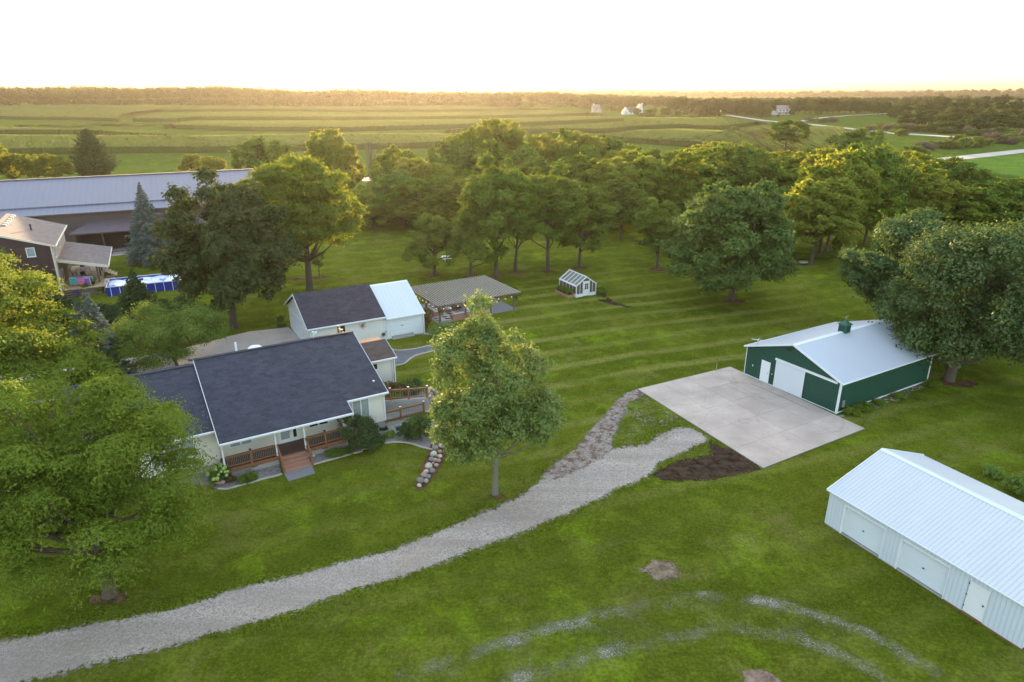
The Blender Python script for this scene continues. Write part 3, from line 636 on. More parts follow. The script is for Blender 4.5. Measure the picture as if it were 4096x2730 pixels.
# ------------------------------------------------------------------ trees
def cards(C, N, S, tint, asp=0.55, r=None, fold=0.18):
    """leaf cards: centre C, normal N, length S"""
    r = r or rng; n = len(C); N = N / (np.linalg.norm(N, axis=1)[:, None] + 1e-9)
    t = r.normal(size=(n, 3)); t -= N * (t * N).sum(1)[:, None]; t /= np.linalg.norm(t, axis=1)[:, None] + 1e-9
    b = np.cross(N, t); S = S[:, None]
    v = np.stack([C - t * S * 0.5, C + b * S * asp * 0.5 - N * S * fold, C + t * S * 0.5 - N * S * fold * 0.6, C - b * S * asp * 0.5 - N * S * fold], 1)
    return v.reshape(-1, 3), np.arange(4 * n).reshape(-1, 4), np.repeat(tint, 4)
def lumpy(d, seed, amp=0.16, f=2.2):
    r = np.random.default_rng(seed); k = np.zeros(len(d))
    for i in range(6):
        a = r.normal(size=3) * f; k += np.sin(d @ a + r.uniform(0, 6)) / 6 ** 0.5 * 1.2
    return 1 + amp * k
def make_crown(seed, h, rad, base, n_clump, n_leaf, leaf, mat, shape='round', flat=0.65, clump_r=0.2, droop=0.0, up=0.5, inner=0.25, bare=0.0, asp=0.55, cx=0.0, cy=0.0):
    n_leaf = int(n_leaf * 1.6); clump_r *= 0.88
    """clumps of leaf cards over an uneven envelope; returns mesh and clump centres for the limbs"""
    r = np.random.default_rng(seed); ch_ = h - base
    d = r.normal(size=(n_clump * 3, 3)); d /= np.linalg.norm(d, axis=1)[:, None]; d = d[d[:, 2] > -0.82][:n_clump]
    rr = np.where(r.random(len(d)) < inner, r.uniform(0.2, 0.6, len(d)), r.uniform(0.70, 0.90, len(d))) * lumpy(d, seed + 1)
    z = d[:, 2]
    if shape == 'round': prof = 1.0 + 0 * z; zc = 0.48
    elif shape == 'spread': prof = 1.0 + 0.10 * z; zc = 0.45
    elif shape == 'vase': prof = 0.86 + 0.26 * z; zc = 0.55
    elif shape == 'oval': prof = 1.0 - 0.10 * z; zc = 0.45
    elif shape == 'pyramid': prof = 1.0 - 0.32 * z; zc = 0.36
    zz = np.where(z > 0, z * (1 - zc), z * zc)
    C = np.stack([d[:, 0] * rad * prof * rr + cx, d[:, 1] * rad * prof * rr + cy, base + ch_ * (zc + zz * rr)], 1)
    C = C[(C[:, 2] > base * 0.75)]
    C = C[C[:, 2] < h * 1.02]; nC = len(C)
    cr = rad * clump_r * r.uniform(0.65, 1.35, nC)
    tc = r.uniform(0, 1, nC)
    w_ = cr ** 2; w_ /= w_.sum(); idx = r.choice(nC, n_leaf, p=w_)
    q = r.normal(size=(n_leaf, 3)); q /= np.linalg.norm(q, axis=1)[:, None]; q[:, 2] = np.where((q[:, 2] < 0) & (r.random(n_leaf) < up), -q[:, 2], q[:, 2])
    # sub-tufts give each clump a broken, twiggy outline
    sub = lumpy(q, seed + 5, 0.30, 4.5)
    k = cr[idx] * r.uniform(0.55, 1.05, n_leaf) * sub
    P = C[idx] + q * k[:, None] * np.array([1, 1, flat]) 
    out = np.stack([C[idx][:, 0] - cx, C[idx][:, 1] - cy, np.zeros(n_leaf)], 1); dist = np.linalg.norm(out, axis=1)
    P[:, 2] -= droop * (k ** 2) / (cr[idx] + 1e-6) * 0.9
    # loose twigs reaching out of the clumps
    tw = r.random(n_leaf) < 0.07; P[tw] += q[tw] * (cr[idx][tw] * r.uniform(0.1, 0.5, tw.sum()))[:, None]
    if bare: keep = r.random(n_leaf) > bare; P, q, idx = P[keep], q[keep], idx[keep]
    n = len(P); N = q * 0.8 + np.array([0, 0, 0.5]) + r.normal(size=(n, 3)) * 0.55
    S = leaf * r.uniform(0.6, 1.4, n); tint = np.clip(tc[idx] * 0.65 + r.uniform(0, 0.35, n) , 0, 1)
    v, f, t = cards(P, N, S, tint, asp, r)
    me = raw_mesh('crown', v, f, {'tint': t}); me.materials.append(mat)
    return me, C, cr
def trunk_mb(seed, h, base, r0, C, lean=0.0, forks=1, rad=5.0, limb=22, cx=0, cy=0):
    r = np.random.default_rng(seed + 77); m = MB(); m.sm = True
    roots = [(0, 0)] if forks == 1 else [(r.uniform(-.3, .3), r.uniform(-.3, .3)) for _ in range(forks)]
    tips = []
    for k, (x, y) in enumerate(roots):
        a = r.uniform(0, 6.28); sp = lean if forks == 1 else 0.22; n = 7; pts = []; rs = []
        top = h * 0.72; dx, dy = math.cos(a) * sp, math.sin(a) * sp
        for i in range(n + 1):
            t = i / n; pts.append((x + dx * top * t + cx * t ** 2 + 0.10 * math.sin(3 * t + k), y + dy * top * t + cy * t ** 2 + 0.10 * math.cos(4 * t + k), top * t - (0.15 if i == 0 else 0)))
            rs.append(r0 / (forks ** 0.45) * ((1 - t) ** 0.8 * 0.88 + 0.12) * (1.5 if i == 0 else 1.0))
        pts.insert(1, tuple(np.array(pts[0]) * 0.93 + np.array(pts[1]) * 0.07 + np.array([0, 0, 0.15]))); rs.insert(1, rs[1] * 1.15)
        m.tube(pts, rs, 9); tips.append((pts, rs))
    for i in r.choice(len(C), min(limb, len(C)), replace=False):
        c = C[i]; pts, rs = tips[int(r.integers(len(tips)))]; P = np.array(pts)
        zt = np.clip(c[2] * r.uniform(0.45, 0.75), base * 0.6, P[-1, 2] * 0.95); j = int(np.argmin(abs(P[:, 2] - zt))); s = P[j]
        mid = s * 0.5 + c * 0.5 + np.array([0, 0, -0.06 * np.linalg.norm(c - s)]); r1 = rs[min(j, len(rs) - 1)] * 0.5
        m.tube([s, mid, c * 0.92 + s * 0.08], [r1, r1 * 0.6, 0.03], 6, cap=False)
    return m
class Proto:
    """one kind of tree: crown and trunk meshes shared by its copies"""
    def __init__(s, seed, h, rad, base, nc, nl, leaf, mat, r0=0.3, bark='bark', forks=1, lean=0.0, limb=22, **kw):
        s.h = h; s.rad = rad
        s.crown, C, cr = make_crown(seed, h, rad, base, nc, nl, leaf, mat, **kw)
        m = trunk_mb(seed, h, base, r0, C, lean, forks, rad, limb, kw.get('cx', 0), kw.get('cy', 0))
        s.trunk = bpy.data.meshes.new('trunk'); s.trunk.from_pydata(m.v, [], m.f); s.trunk.polygons.foreach_set("use_smooth", [True] * len(s.trunk.polygons)); s.trunk.materials.append(M[bark])
    def place(s, name, label, loc, h=None, rad=None, rz=0.0, group=None, cat='tree'):
        k = (h or s.h) / s.h; kr = (rad or s.rad * k) / s.rad
        t = thing(name, label, cat, loc, rz, group); t.scale = (kr, kr, k)
        a = link(bpy.data.objects.new('trunk', s.trunk)); a.parent = t
        b = link(bpy.data.objects.new('crown', s.crown)); b.parent = t
        return t
def make_conifer(seed, h, rad, mat, levels=26, leaf=0.22, per=42, base=0.06, droop=0.25, bark='bark', top_pow=0.85, up=0.0):
    r = np.random.default_rng(seed); P = []; N = []; T = []; m = MB(); m.sm = True
    m.tube([(0, 0, -0.1), (0, 0, h * 0.5), (0, 0, h * 0.985)], [h * 0.02, h * 0.011, 0.015], 7)
    for i in range(levels):
        f = i / (levels - 1); z = h * (base + (0.985 - base) * f); R_ = rad * (1 - f) ** top_pow * r.uniform(0.86, 1.08) + 0.06
        nb = max(4, int(13 * (1 - f) + 4))
        for b in range(nb):
            a = 6.283 * (b + r.uniform(-.35, .35)) / nb + i * 0.7; L = R_ * r.uniform(0.72, 1.12); tc = r.uniform(0, 1)
            n = int(per * (0.3 + L / rad)); t = r.uniform(0.12, 1, n) ** 0.7; wd = 0.22 * L * (1.15 - t) + 0.06
            s_ = r.normal(0, 1, n) * wd * 0.6
            x = np.cos(a) * L * t - np.sin(a) * s_; y = np.sin(a) * L * t + np.cos(a) * s_
            zz = z - droop * L * t ** 1.4 + 0.12 * L * t ** 3 + up * L * t + r.normal(0, 0.05, n) - abs(s_) * 0.5 - r.exponential(0.08, n) * L * 0.5
            P.append(np.stack([x, y, zz], 1)); N.append(np.stack([np.cos(a) * 0.4 + r.normal(0, .5, n), np.sin(a) * 0.4 + r.normal(0, .5, n), 0.8 + r.normal(0, .4, n)], 1))
            T.append(np.clip(tc * 0.5 + t * 0.35 + r.uniform(0, 0.2, n), 0, 1))
            if b % 2 == 0: m.tube([(0, 0, z), (math.cos(a) * L * 0.8, math.sin(a) * L * 0.8, z - droop * L * 0.7 + up * L * .8)], [0.03 + 0.02 * (1 - f), 0.01], 4, cap=False)
    P = np.concatenate(P); N = np.concatenate(N); T = np.concatenate(T); k = P[:, 2] > 0.05; P, N, T = P[k], N[k], T[k]
    v, f, t = cards(P, N, leaf * r.uniform(0.6, 1.4, len(P)), T, 0.4, r)
    me = raw_mesh('crown', v, f, {'tint': t}); me.materials.append(mat)
    p = Proto.__new__(Proto); p.h = h; p.rad = rad; p.crown = me
    p.trunk = bpy.data.meshes.new('trunk'); p.trunk.from_pydata(m.v, [], m.f); p.trunk.materials.append(M[bark]); return p
def make_bush(seed, h, rad, mat, n=2500, leaf=0.14, clumps=26, flat=0.9, spiky=0.0):
    me, C, cr = make_crown(seed, h, rad, 0.02, clumps, n, leaf, mat, shape='round', flat=flat, clump_r=0.34, inner=0.35)
    v = np.empty(len(me.vertices) * 3, np.float32); me.vertices.foreach_get("co", v); v = v.reshape(-1, 3)
    v[:, 2] = np.abs(v[:, 2])
    me.vertices.foreach_set("co", v.ravel()); return me
def bush(name, label, loc, h, rad, mat, seed, n=2500, leaf=0.14, cat='bush', group=None, stems=True, **kw):
    me = make_bush(seed, h, rad, mat, n, leaf, **kw); t = thing(name, label, cat, loc, 0, group)
    o = link(bpy.data.objects.new('foliage', me)); o.parent = t
    m = MB(); rr = random.Random(seed)
    for k in range(5):
        a = rr.random() * 6.28; m.tube([(0.05 * math.cos(a), 0.05 * math.sin(a), -0.05), (rad * .5 * math.cos(a), rad * .5 * math.sin(a), h * .6)], [0.03, 0.012], 5)
    m.build('stem', M['bark'], t); return t
ORD = ['first', 'second', 'third', 'fourth', 'fifth', 'sixth', 'seventh', 'eighth', 'ninth', 'tenth', 'eleventh', 'twelfth', 'thirteenth', 'fourteenth', 'fifteenth', 'sixteenth', 'seventeenth', 'eighteenth', 'nineteenth', 'twentieth'] + \
      ['twenty-' + s for s in ['first', 'second', 'third', 'fourth', 'fifth', 'sixth', 'seventh', 'eighth', 'ninth']] + ['thirtieth'] + ['thirty-' + s for s in ['first', 'second', 'third', 'fourth', 'fifth', 'sixth', 'seventh', 'eighth', 'ninth']] + ['fortieth'] + \
      ['forty-' + s for s in ['first', 'second', 'third', 'fourth', 'fifth', 'sixth', 'seventh', 'eighth', 'ninth']]

# ------------------------------------------------------------------ main house
def root_of(name, label, cat, org, az, z=0.0): return thing(name, label, cat, (org[0], org[1], z), R(az))
def window(parent, x0, x1, y, z0, z1, out=-1, panes=1, gl='glass_blind', fw=0.09, axis='v', sill=True):
    """window set in a wall facing -v (axis v) or -u (axis u)"""
    def bx(m, a0, a1, d0, d1, c0, c1):
        if axis == 'v': m.box(a0, a1, y + d0 * out, y + d1 * out, c0, c1)
        else: m.box(y + d0 * out, y + d1 * out, a0, a1, c0, c1)
    f = MB(); bx(f, x0, x1, 0.0, 0.07, z0, z0 + fw); bx(f, x0, x1, 0.0, 0.07, z1 - fw, z1); bx(f, x0, x0 + fw, 0.0, 0.068, z0 + fw, z1 - fw); bx(f, x1 - fw, x1, 0.0, 0.068, z0 + fw, z1 - fw)
    wv = (x1 - x0) / panes
    for k in range(1, panes): bx(f, x0 + wv * k - fw / 2, x0 + wv * k + fw / 2, 0.0, 0.068, z0 + fw, z1 - fw)
    if sill: bx(f, x0 - 0.03, x1 + 0.03, 0.07, 0.11, z0 - 0.02, z0 + 0.05)
    w_ = f.build('window', M['white_trim'], parent)
    for k in range(panes):
        g_ = MB(); bx(g_, x0 + wv * k + fw * .6, x0 + wv * (k + 1) - fw * .6, 0.005, 0.03, z0 + fw, z1 - fw); g_.build('pane', M[gl], w_)
    return w_
S_ = 0.339
H = root_of('house', 'cream-sided ranch house with a large charcoal shingle roof and front porch', 'house', (-20.24, 41.85), 31)
zr = lambda v: 2.92 + S_ * (v + 0.35)
wl = MB()
def gable_body(m, u0, u1, v0, v1, zb, rv, rz, s, drop=0.14):
    m.prism([(u0, v0, zb), (u0, v1, zb), (u0, v1, rz - s * (v1 - rv) - drop), (u0, rv, rz - drop), (u0, v0, rz - s * (rv - v0) - drop)][::-1], (u1 - u0, 0, 0))
gable_body(wl, 0.0, 9.05, 1.8, 14.0, 0.5, 8.73, 6.0, S_)
gable_body(wl, 9.052, 12.45, 1.2, 14.0, 0.75, 8.73, 6.0, S_)
gable_body(wl, -8.6, -0.002, 1.6, 13.6, 0.45, 8.5, 5.7, S_, 0.15)
wl.prism([(12.452, 8.45, -0.1), (12.452, 10.6, -0.1), (12.452, 10.6, 3.8), (12.452, 8.45, 3.1)][::-1], (3.6, 0, 0))
wl.build('wall', M['white_siding'], H)
fd = MB(); fd.box(0.0, 3.72, 0.0, 0.2, -0.2, 0.46); fd.box(5.68, 8.75, 0.0, 0.2, -0.2, 0.46); fd.box(0, .2, .2, 1.9, -.2, .46); fd.box(8.55, 8.75, .2, 1.15, -.2, .46)
fd.box(9.1, 12.4, 1.24, 13.9, -0.3, 0.748); fd.box(-8.5, -0.05, 1.66, 13, -0.3, 0.448); fd.box(0.02, 8.9, 1.95, 13, -0.3, 0.498)
fd.build('foundation', M['concrete_wall'], H)
def roof_part(name, u0, u1, v0, v1, z0, s, mat, th=0.13, parent=None):
    """sloped plate from eave v0 (height z0) to v1"""
    m = MB(); z1 = z0 + s * (v1 - v0); m.slab([(u0, v0, z0), (u1, v0, z0), (u1, v1, z1), (u0, v1, z1)] if v1 > v0 else [(u1, v0, z0), (u0, v0, z0), (u0, v1, z1), (u1, v1, z1)], th)
    return m.build(name, mat, parent)
roof_part('roof', -0.1, 9.38, -0.35, 8.73, 2.92, S_, M['roof_dark'], parent=H)
roof_part('roof', 9.384, 12.72, 0.97, 8.73, 2.92 + S_ * 1.32 - 0.05, S_, M['roof_dark'], parent=H)
m = MB(); m.slab([(12.72, 14.4, 6 - S_ * 5.67), (-0.1, 14.4, 6 - S_ * 5.67), (-0.1, 8.733, 6.0), (12.72, 8.733, 6.0)], 0.13); m.build('roof', M['roof_dark'], H)
roof_part('roof', -8.9, -0.105, 1.25, 8.5, 5.7 - S_ * 7.25, S_, M['roof_dark'], parent=H)
m = MB(); m.slab([(-0.105, 14.0, 5.7 - S_ * 5.5), (-8.9, 14.0, 5.7 - S_ * 5.5), (-8.9, 8.503, 5.7), (-0.105, 8.503, 5.7)], 0.13); m.build('roof', M['roof_dark'], H)
M['roof_brown'] = shingles('brown_shingles', (0.050, 0.038, 0.038), (0.075, 0.058, 0.055), (0.03, 0.022, 0.022))
roof_part('roof', 12.46, 16.3, 8.12, 10.68, 3.15, S_, M['roof_brown'], parent=H)
cap = MB(); cap.bar((-0.1, 8.73, 6.02), (12.72, 8.73, 6.02), 0.3, 0.05); cap.bar((-8.9, 8.5, 5.72), (-0.12, 8.5, 5.72), 0.3, 0.05); cap.build('ridge_cap', M['roof_dark'], H)
def gutter(name, pts, parent, mat='white_trim', w=0.12, h=0.13):
    m = MB()
    for a, b in pts: m.bar(a, b, w, h)
    return m.build(name, M[mat], parent)
for g_ in [((-0.12, -0.42, 2.83), (9.42, -0.42, 2.83)), ((9.45, 0.90, 3.26), (12.76, 0.90, 3.26)), ((-8.9, 1.18, 3.16), (-0.1, 1.18, 3.16)), ((12.8, 8.04, 3.05), (16.34, 8.04, 3.05))]: gutter('gutter', [g_], H)
for q, th in [([(-0.135, -0.38, 2.94), (-0.102, -0.38, 2.94), (-0.102, 8.73, 6.02), (-0.135, 8.73, 6.02)], 0.19), ([(12.722, 0.92, 3.33), (12.75, 0.92, 3.33), (12.75, 8.73, 5.97), (12.722, 8.73, 5.97)], 0.16),
              ([(16.302, 8.08, 3.15), (16.33, 8.08, 3.15), (16.33, 10.68, 4.02), (16.302, 10.68, 4.02)], 0.16), ([(9.382, -0.38, 2.93), (9.41, -0.38, 2.93), (9.41, 0.96, 3.36), (9.382, 0.96, 3.36)], 0.16)]:
    m = MB(); m.slab(q, th); m.build('fascia', M['white_trim'], H)
for q in [(12.38, 12.48, 1.11, 1.19, 0.8, 3.25), (15.96, 16.06, 8.35, 8.44, 0.0, 3.1), (16.10, 16.19, 8.2, 8.28, 0.0, 3.0), (9.12, 9.2, 1.12, 1.198, .8, 3.25), (8.80, 8.88, -0.02, 0.06, 0.1, 2.85)]:
    m = MB(); m.box(*q); m.build('downspout', M['white_trim'], H)
dk = MB(); dk.box(-0.03, 8.78, -0.06, 1.79, 0.60, 0.68); dk.build('porch_deck', M['deck_dark'], H)
for q in [(-0.05, 3.70, -0.09, -0.062, 0.40, 0.70), (5.70, 8.80, -0.09, -0.062, 0.40, 0.70), (-0.06, -0.051, -0.09, 1.7, 0.4, 0.7)]:
    rb = MB(); rb.box(*q); rb.build('rim_board', M['cedar'], H)
for u in (0.06, 3.66, 5.74, 8.72):
    p = MB(); p.box(u - 0.055, u + 0.055, 0.02, 0.13, 0.68, 2.80); p.build('porch_post', M['white_trim'], H)
def railing(parent, a, b, z0, mids=(), h=0.92, post=0.13, mat='cedar', ends=(True, True), bal=0.12, cap='black'):
    """deck railing from a to b (u, v) standing on z0, posts at both ends and at the fractions in mids"""
    a = np.array([*a, z0]); b = np.array([*b, z0]); d = b - a; L_n = np.linalg.norm(d); d = d / L_n
    r_ = MB(); up = np.array([0, 0, 1.0])
    r_.bar(a + up * h, b + up * h, 0.12, 0.06); r_.bar(a + up * 0.16, b + up * 0.16, 0.06, 0.09); r_.bar(a + up * (h - .09), b + up * (h - .09), 0.05, 0.07)
    o = r_.build('railing', M[mat], parent)
    bl = MB(); n = int(L_n / bal)
    for k in range(1, n):
        q = a + d * (L_n * k / n); bl.bar(q + up * 0.18, q + up * (h - 0.08), 0.018)
    bl.build('balusters', M['metal_grey'], o)
    fr = ([0] if ends[0] else []) + list(mids) + ([1] if ends[1] else [])
    for f in fr:
        q = a + d * L_n * f; p = MB(); p.box(q[0] - post / 2, q[0] + post / 2, q[1] - post / 2, q[1] + post / 2, z0 - 0.12, z0 + h + 0.13); pp = p.build('railing_post', M[mat], o)
        c = MB(); c.box(q[0] - post * .62, q[0] + post * .62, q[1] - post * .62, q[1] + post * .62, z0 + h + 0.132, z0 + h + 0.19); c.build('post_cap', M[cap], pp)
    return o
railing(H, (0.14, -0.005), (3.58, -0.005), 0.69, (0.5,), ends=(False, False))
railing(H, (5.84, -0.005), (8.64, -0.005), 0.69, (0.49,), ends=(False, False))
railing(H, (8.70, 0.18), (8.70, 1.70), 0.69, (), ends=(False, False), bal=0.1)
st = MB()
for k in range(4):
    z1 = 0.62 - 0.15 * k; st.box(3.78, 5.66, -0.36 - 0.37 * k, -0.092 - 0.37 * k + (0.0 if k == 0 else 0.09), z1 - 0.12, z1)
    st.box(3.80, 5.64, -0.34 - 0.37 * k, -0.31 - 0.37 * k, max(-.05, z1 - 0.24), z1 - 0.125)
st.box(3.74, 3.778, -1.5, -0.09, -0.05, 0.16); st.box(5.662, 5.70, -1.5, -0.09, -0.05, 0.16)
st.build('porch_steps', M['cedar_light'], H)
for u in (3.70, 5.74):
    p = MB(); p.bar((u, -0.08, 1.62), (u, -1.45, 0.98), 0.1, 0.07); p.bar((u, -0.08, 0.95), (u, -1.45, 0.31), 0.06, 0.09); p.box(u - .06, u + .06, -1.53, -1.41, -0.05, 1.10); p.bar((u, -.7, .64), (u, -.7, 1.32), .06); p.build('stair_rail', M['cedar'], H)
for u in (1.75, 6.9):
    m = MB(); m.box(u, u + .46, -0.012, 0.0, 0.30, 0.42); m.build('crawl_vent', M['black'], H)
window(H, 0.72, 2.36, 1.798, 1.30, 2.15, panes=2); window(H, 6.46, 8.06, 1.798, 1.38, 2.2, panes=2, gl='glass_dark')
m = MB(); m.box(4.15, 5.72, 1.74, 1.798, 0.68, 0.74); m.box(4.15, 4.25, 1.72, 1.798, .74, 2.7); m.box(5.62, 5.72, 1.72, 1.798, .74, 2.7); m.box(5.14, 5.22, 1.72, 1.798, .74, 2.7); m.box(4.25, 5.62, 1.72, 1.798, 2.6, 2.7)
dr = m.build('front_door', M['white_trim'], H)
m = MB(); m.box(4.25, 5.14, 1.75, 1.79, 0.74, 2.6); m.build('storm_door', plain('door_white', (0.70, 0.73, 0.75), 0.4, 0.04), dr)
m = MB(); m.box(4.38, 5.02, 1.735, 1.748, 0.98, 2.5); m.build('pane', M['glass_blind'], dr); m = MB(); m.box(5.30, 5.54, 1.735, 1.79, 0.98, 2.5); m.build('pane', M['glass_dark'], dr); m = MB(); m.box(5.22, 5.62, 1.76, 1.79, .74, 2.6); m.build('side_panel', M['white_trim'], dr)
m = MB(); m.bar((5.06, 1.70, 1.45), (5.06, 1.70, 1.62), 0.03); m.build('handle', M['black'], dr)
window(H, 9.80, 11.22, 1.198, 1.25, 3.12, panes=2); window(H, -4.4, -1.45, 1.598, 1.43, 2.9, panes=3); window(H, -7.6, -5.6, 1.598, 1.43, 2.9, panes=2); window(H, 13.1, 14.66, 8.448, 2.08, 2.78, panes=1, gl='glass_dark')
m = MB(); m.box(12.0, 12.12, 2.18, 2.34, zr(2.26) + 0.0, zr(2.26) + 0.10); m.box(11.98, 12.14, 2.16, 2.36, zr(2.26) + .10, zr(2.26) + .13); m.build('roof_vent', M['metal_grey'], H)
m = MB(); m.tube([(9.3, 8.75, 5.95), (9.3, 8.75, 6.25), (9.45, 8.8, 6.5)], 0.03, 6)
for dx, dy in ((-.18, .1), (.2, 0), (.05, -.2)): m.tube([(9.45, 8.8, 6.5), (9.45 + dx, 8.8 + dy, 6.52)], [0.02, 0.09], 7)
m.build('roof_light', M['white_trim'], H)
m = MB(); m.tube([(3.15, 9.0, 5.7), (3.15, 9.0, 6.75)], 0.09, 10); m.build('flue_pipe', M['white_trim'], H)
m = MB(); m.ball((4.65, 9.5, 5.72), 0.6, 14, 8, sq=(1, 1, .5)); m.build('white_dome', M['white_trim'], H)  # flattened plain white dome just behind the ridge
m = MB(); m.box(12.46, 16.1, 10.7, 12.1, 3.72, 3.80); m.box(12.46, 13.1, 12.102, 14.2, 3.72, 3.80); m.build('upper_deck', M['deck_orange'], H)
for f, q in enumerate([((12.8, 13.3), (16.1, 13.3))]): railing(H, (12.95, 11.6), (12.95, 14.0), 3.80, (0.5,), cap='metal_grey')
m = MB(); m.box(13.0, 13.5, 10.85, 11.3, 3.81, 4.2); m.build('deck_planter', M['cedar'], H)
# porch step slab, gravel beds and their stone edging
plate('walkway', [ch(*p) for p in [(1528, 768), (1825, 690), (1860, 772), (1580, 857)]], M['stone_slab'], 0.05)
edge = [ch(*p) for p in [(840, 935), (950, 935), (1075, 898), (1200, 868), (1310, 832), (1420, 806), (1512, 780)]]
edge2 = [ch(*p) for p in [(1840, 682), (1950, 650), (2080, 615), (2250, 565), (2353, 540)]] + [cC(*p) for p in [(1610, 1100), (1720, 1062), (1800, 1038), (1900, 1022), (1980, 1022), (2060, 1035), (2130, 1060), (2215, 1080)]]
def HL(u, v): a = R(31); return (-20.24 + u * math.cos(a) - v * math.sin(a), 41.85 + u * math.sin(a) + v * math.cos(a), 0)
sheet('gravel_bed', [HL(-3.5, 1.4), HL(-1.5, -0.2)] + edge + [HL(3.7, -.1), HL(3.7, .1), HL(0.1, 0.1), HL(-.2, 1.8)], M['gravel_bed'], 0.012, 0.15, 0.3, 0.25)
sheet('gravel_bed', [HL(5.8, 0.1)] + edge2 + [cS(*p) for p in [(1010, 640), (1010, 540), (700, 480)]] + [HL(12.6, 2.2), HL(12.6, 1.0), HL(9, 1), HL(8.8, 0.1)], M['gravel_bed'], 0.012, 0.15, 0.3, 0.25)
def kerb(name, label, pts, w=0.13, h=0.07, mat='edging'):
    m = MB(); pts = [(p[0], p[1], h / 2) for p in pts]
    for a, b in zip(pts[:-1], pts[1:]): m.bar(a, b, w, h + 0.02)
    return tag(m.build(name, M[mat]), label, 'edging')
def smooth_line(p, n=6):
    a = np.array(p, float)[:, :2]; t = np.arange(len(a)); tt = np.linspace(0, len(a) - 1, (len(a) - 1) * n + 1); out = []
    for x in tt:
        i = min(int(x), len(a) - 2); f = x - i; p0 = a[max(i - 1, 0)]; p1 = a[i]; p2 = a[i + 1]; p3 = a[min(i + 2, len(a) - 1)]
        q = 0.5 * ((2 * p1) + (-p0 + p2) * f + (2 * p0 - 5 * p1 + 4 * p2 - p3) * f * f + (-p0 + 3 * p1 - 3 * p2 + p3) * f ** 3); out.append((q[0], q[1], 0))
    return out
kerb('garden_edging', 'pale edging in front of the porch left of the steps', smooth_line(edge))
kerb('garden_edging', 'long curved pale edging from the porch steps to the boulder wall', smooth_line(edge2))
# paths behind the house
ci = crop(1150, 1250, .2975)
path_t = [ci(*p) for p in [(1400, 500), (1470, 515), (1560, 512), (1700, 495), (1860, 460), (2010, 425), (2150, 385)]]
path_b = [ci(*p) for p in [(1450, 720), (1530, 705), (1590, 680), (1660, 620), (1740, 580), (1870, 545), (2050, 500), (2250, 440)]]
sheet('gravel_path', path_t + path_b[::-1], M['gravel_path'], 0.011, 0.15, 0.3, 0.2)
kerb('garden_edging', 'curved pale edging along the far side of the blue-grey gravel path', smooth_line(path_t), 0.16)
kerb('garden_edging', 'curved pale edging along the near side of the blue-grey gravel path', smooth_line(path_b), 0.16)
kerb('garden_edging', 'pale edging round the grass island beside the white garage door', smooth_line([ci(*p) for p in [(1700, 300), (1850, 295), (2000, 320), (2120, 360), (2150, 385)]]), 0.14)
plate('walkway', [cS(*p) for p in [(1085, 690), (1340, 640), (1190, 450), (1115, 360), (1060, 490)]], M['concrete_new'], 0.07)
plate('ramp_path', [HL(12.5, 2.5), HL(16.3, 2.4), HL(17.6, 1.2), HL(17.9, 2.2), HL(16.6, 3.0), HL(12.5, 4.5)], M['concrete_wall'], 0.03)
RW = thing('retaining_wall', 'cast concrete wall beside the house below the planted terrace', 'retaining wall', HL(0, 0), R(31))
m = MB(); pts = [(12.46, 4.35), (13.25, 4.02), (15.4, 3.14), (16.85, 2.58)]
for a, b in zip(pts[:-1], pts[1:]): m.bar((*a, 0.5), (*b, 0.5), 0.22, 1.3)
m.build('wall_panel', M['concrete_wall'], RW)
RR = thing('deck_railing', 'reddish wooden railing on top of the concrete wall beside the house', 'railing', HL(0, 0), R(31)); o = railing(RR, (12.62, 4.28), (16.78, 2.60), 1.16, (0.31, 0.65), cap='metal_grey', bal=0.2)
RL = thing('deck_railing', 'lower reddish wooden railing beside the house at the gravel bed', 'railing', HL(0, 0), R(31)); railing(RL, (12.62, 2.15), (16.2, 2.15), 0.05, (0.42,), cap='metal_grey', bal=0.2)
def terrace(P, s_):
    hgt = np.clip(s_ / 4.0, 0, 1); d = []
    a = R(31); u = (P[:, 0] + 20.24) * math.cos(a) + (P[:, 1] - 41.85) * math.sin(a); v = -(P[:, 0] + 20.24) * math.sin(a) + (P[:, 1] - 41.85) * math.cos(a)
    f = np.clip(1 - (v - (4.2 - 0.39 * (u - 12.5))) / 5.0, 0, 1); return 0.015 + 1.1 * f * np.clip((s_ + 0.0) * 3, 0, 1)
sheet('planting_terrace', [HL(12.5, 4.4), HL(16.9, 2.6), HL(17.9, 4.2), HL(17.6, 7.5), HL(12.5, 9.5)], M['gravel_bed'], 0, 0.2, 0.25, 0.3, 1.2, zf=terrace)
for i, (u, v, hh, rd, lf, mt, lab) in enumerate([(13.4, 6.2, 1.4, 1.3, .16, 'shrub', 'dark broad-leaved shrub against the sunroom wall'), (15.0, 5.6, 1.3, 1.2, .15, 'shrub_red', 'reddish shrub in the middle of the planted terrace'), (16.5, 5.4, 1.2, 1.1, .15, 'shrub', 'dark shrub at the outer end of the planted terrace'), (14.3, 4.6, .7, .8, .15, 'grove', 'low leafy plant behind the upper railing')]):
    p = HL(u, v); bush('shrub', lab, (p[0], p[1], 0.5), hh, rd, L_[mt], 200 + i, 2600, lf)
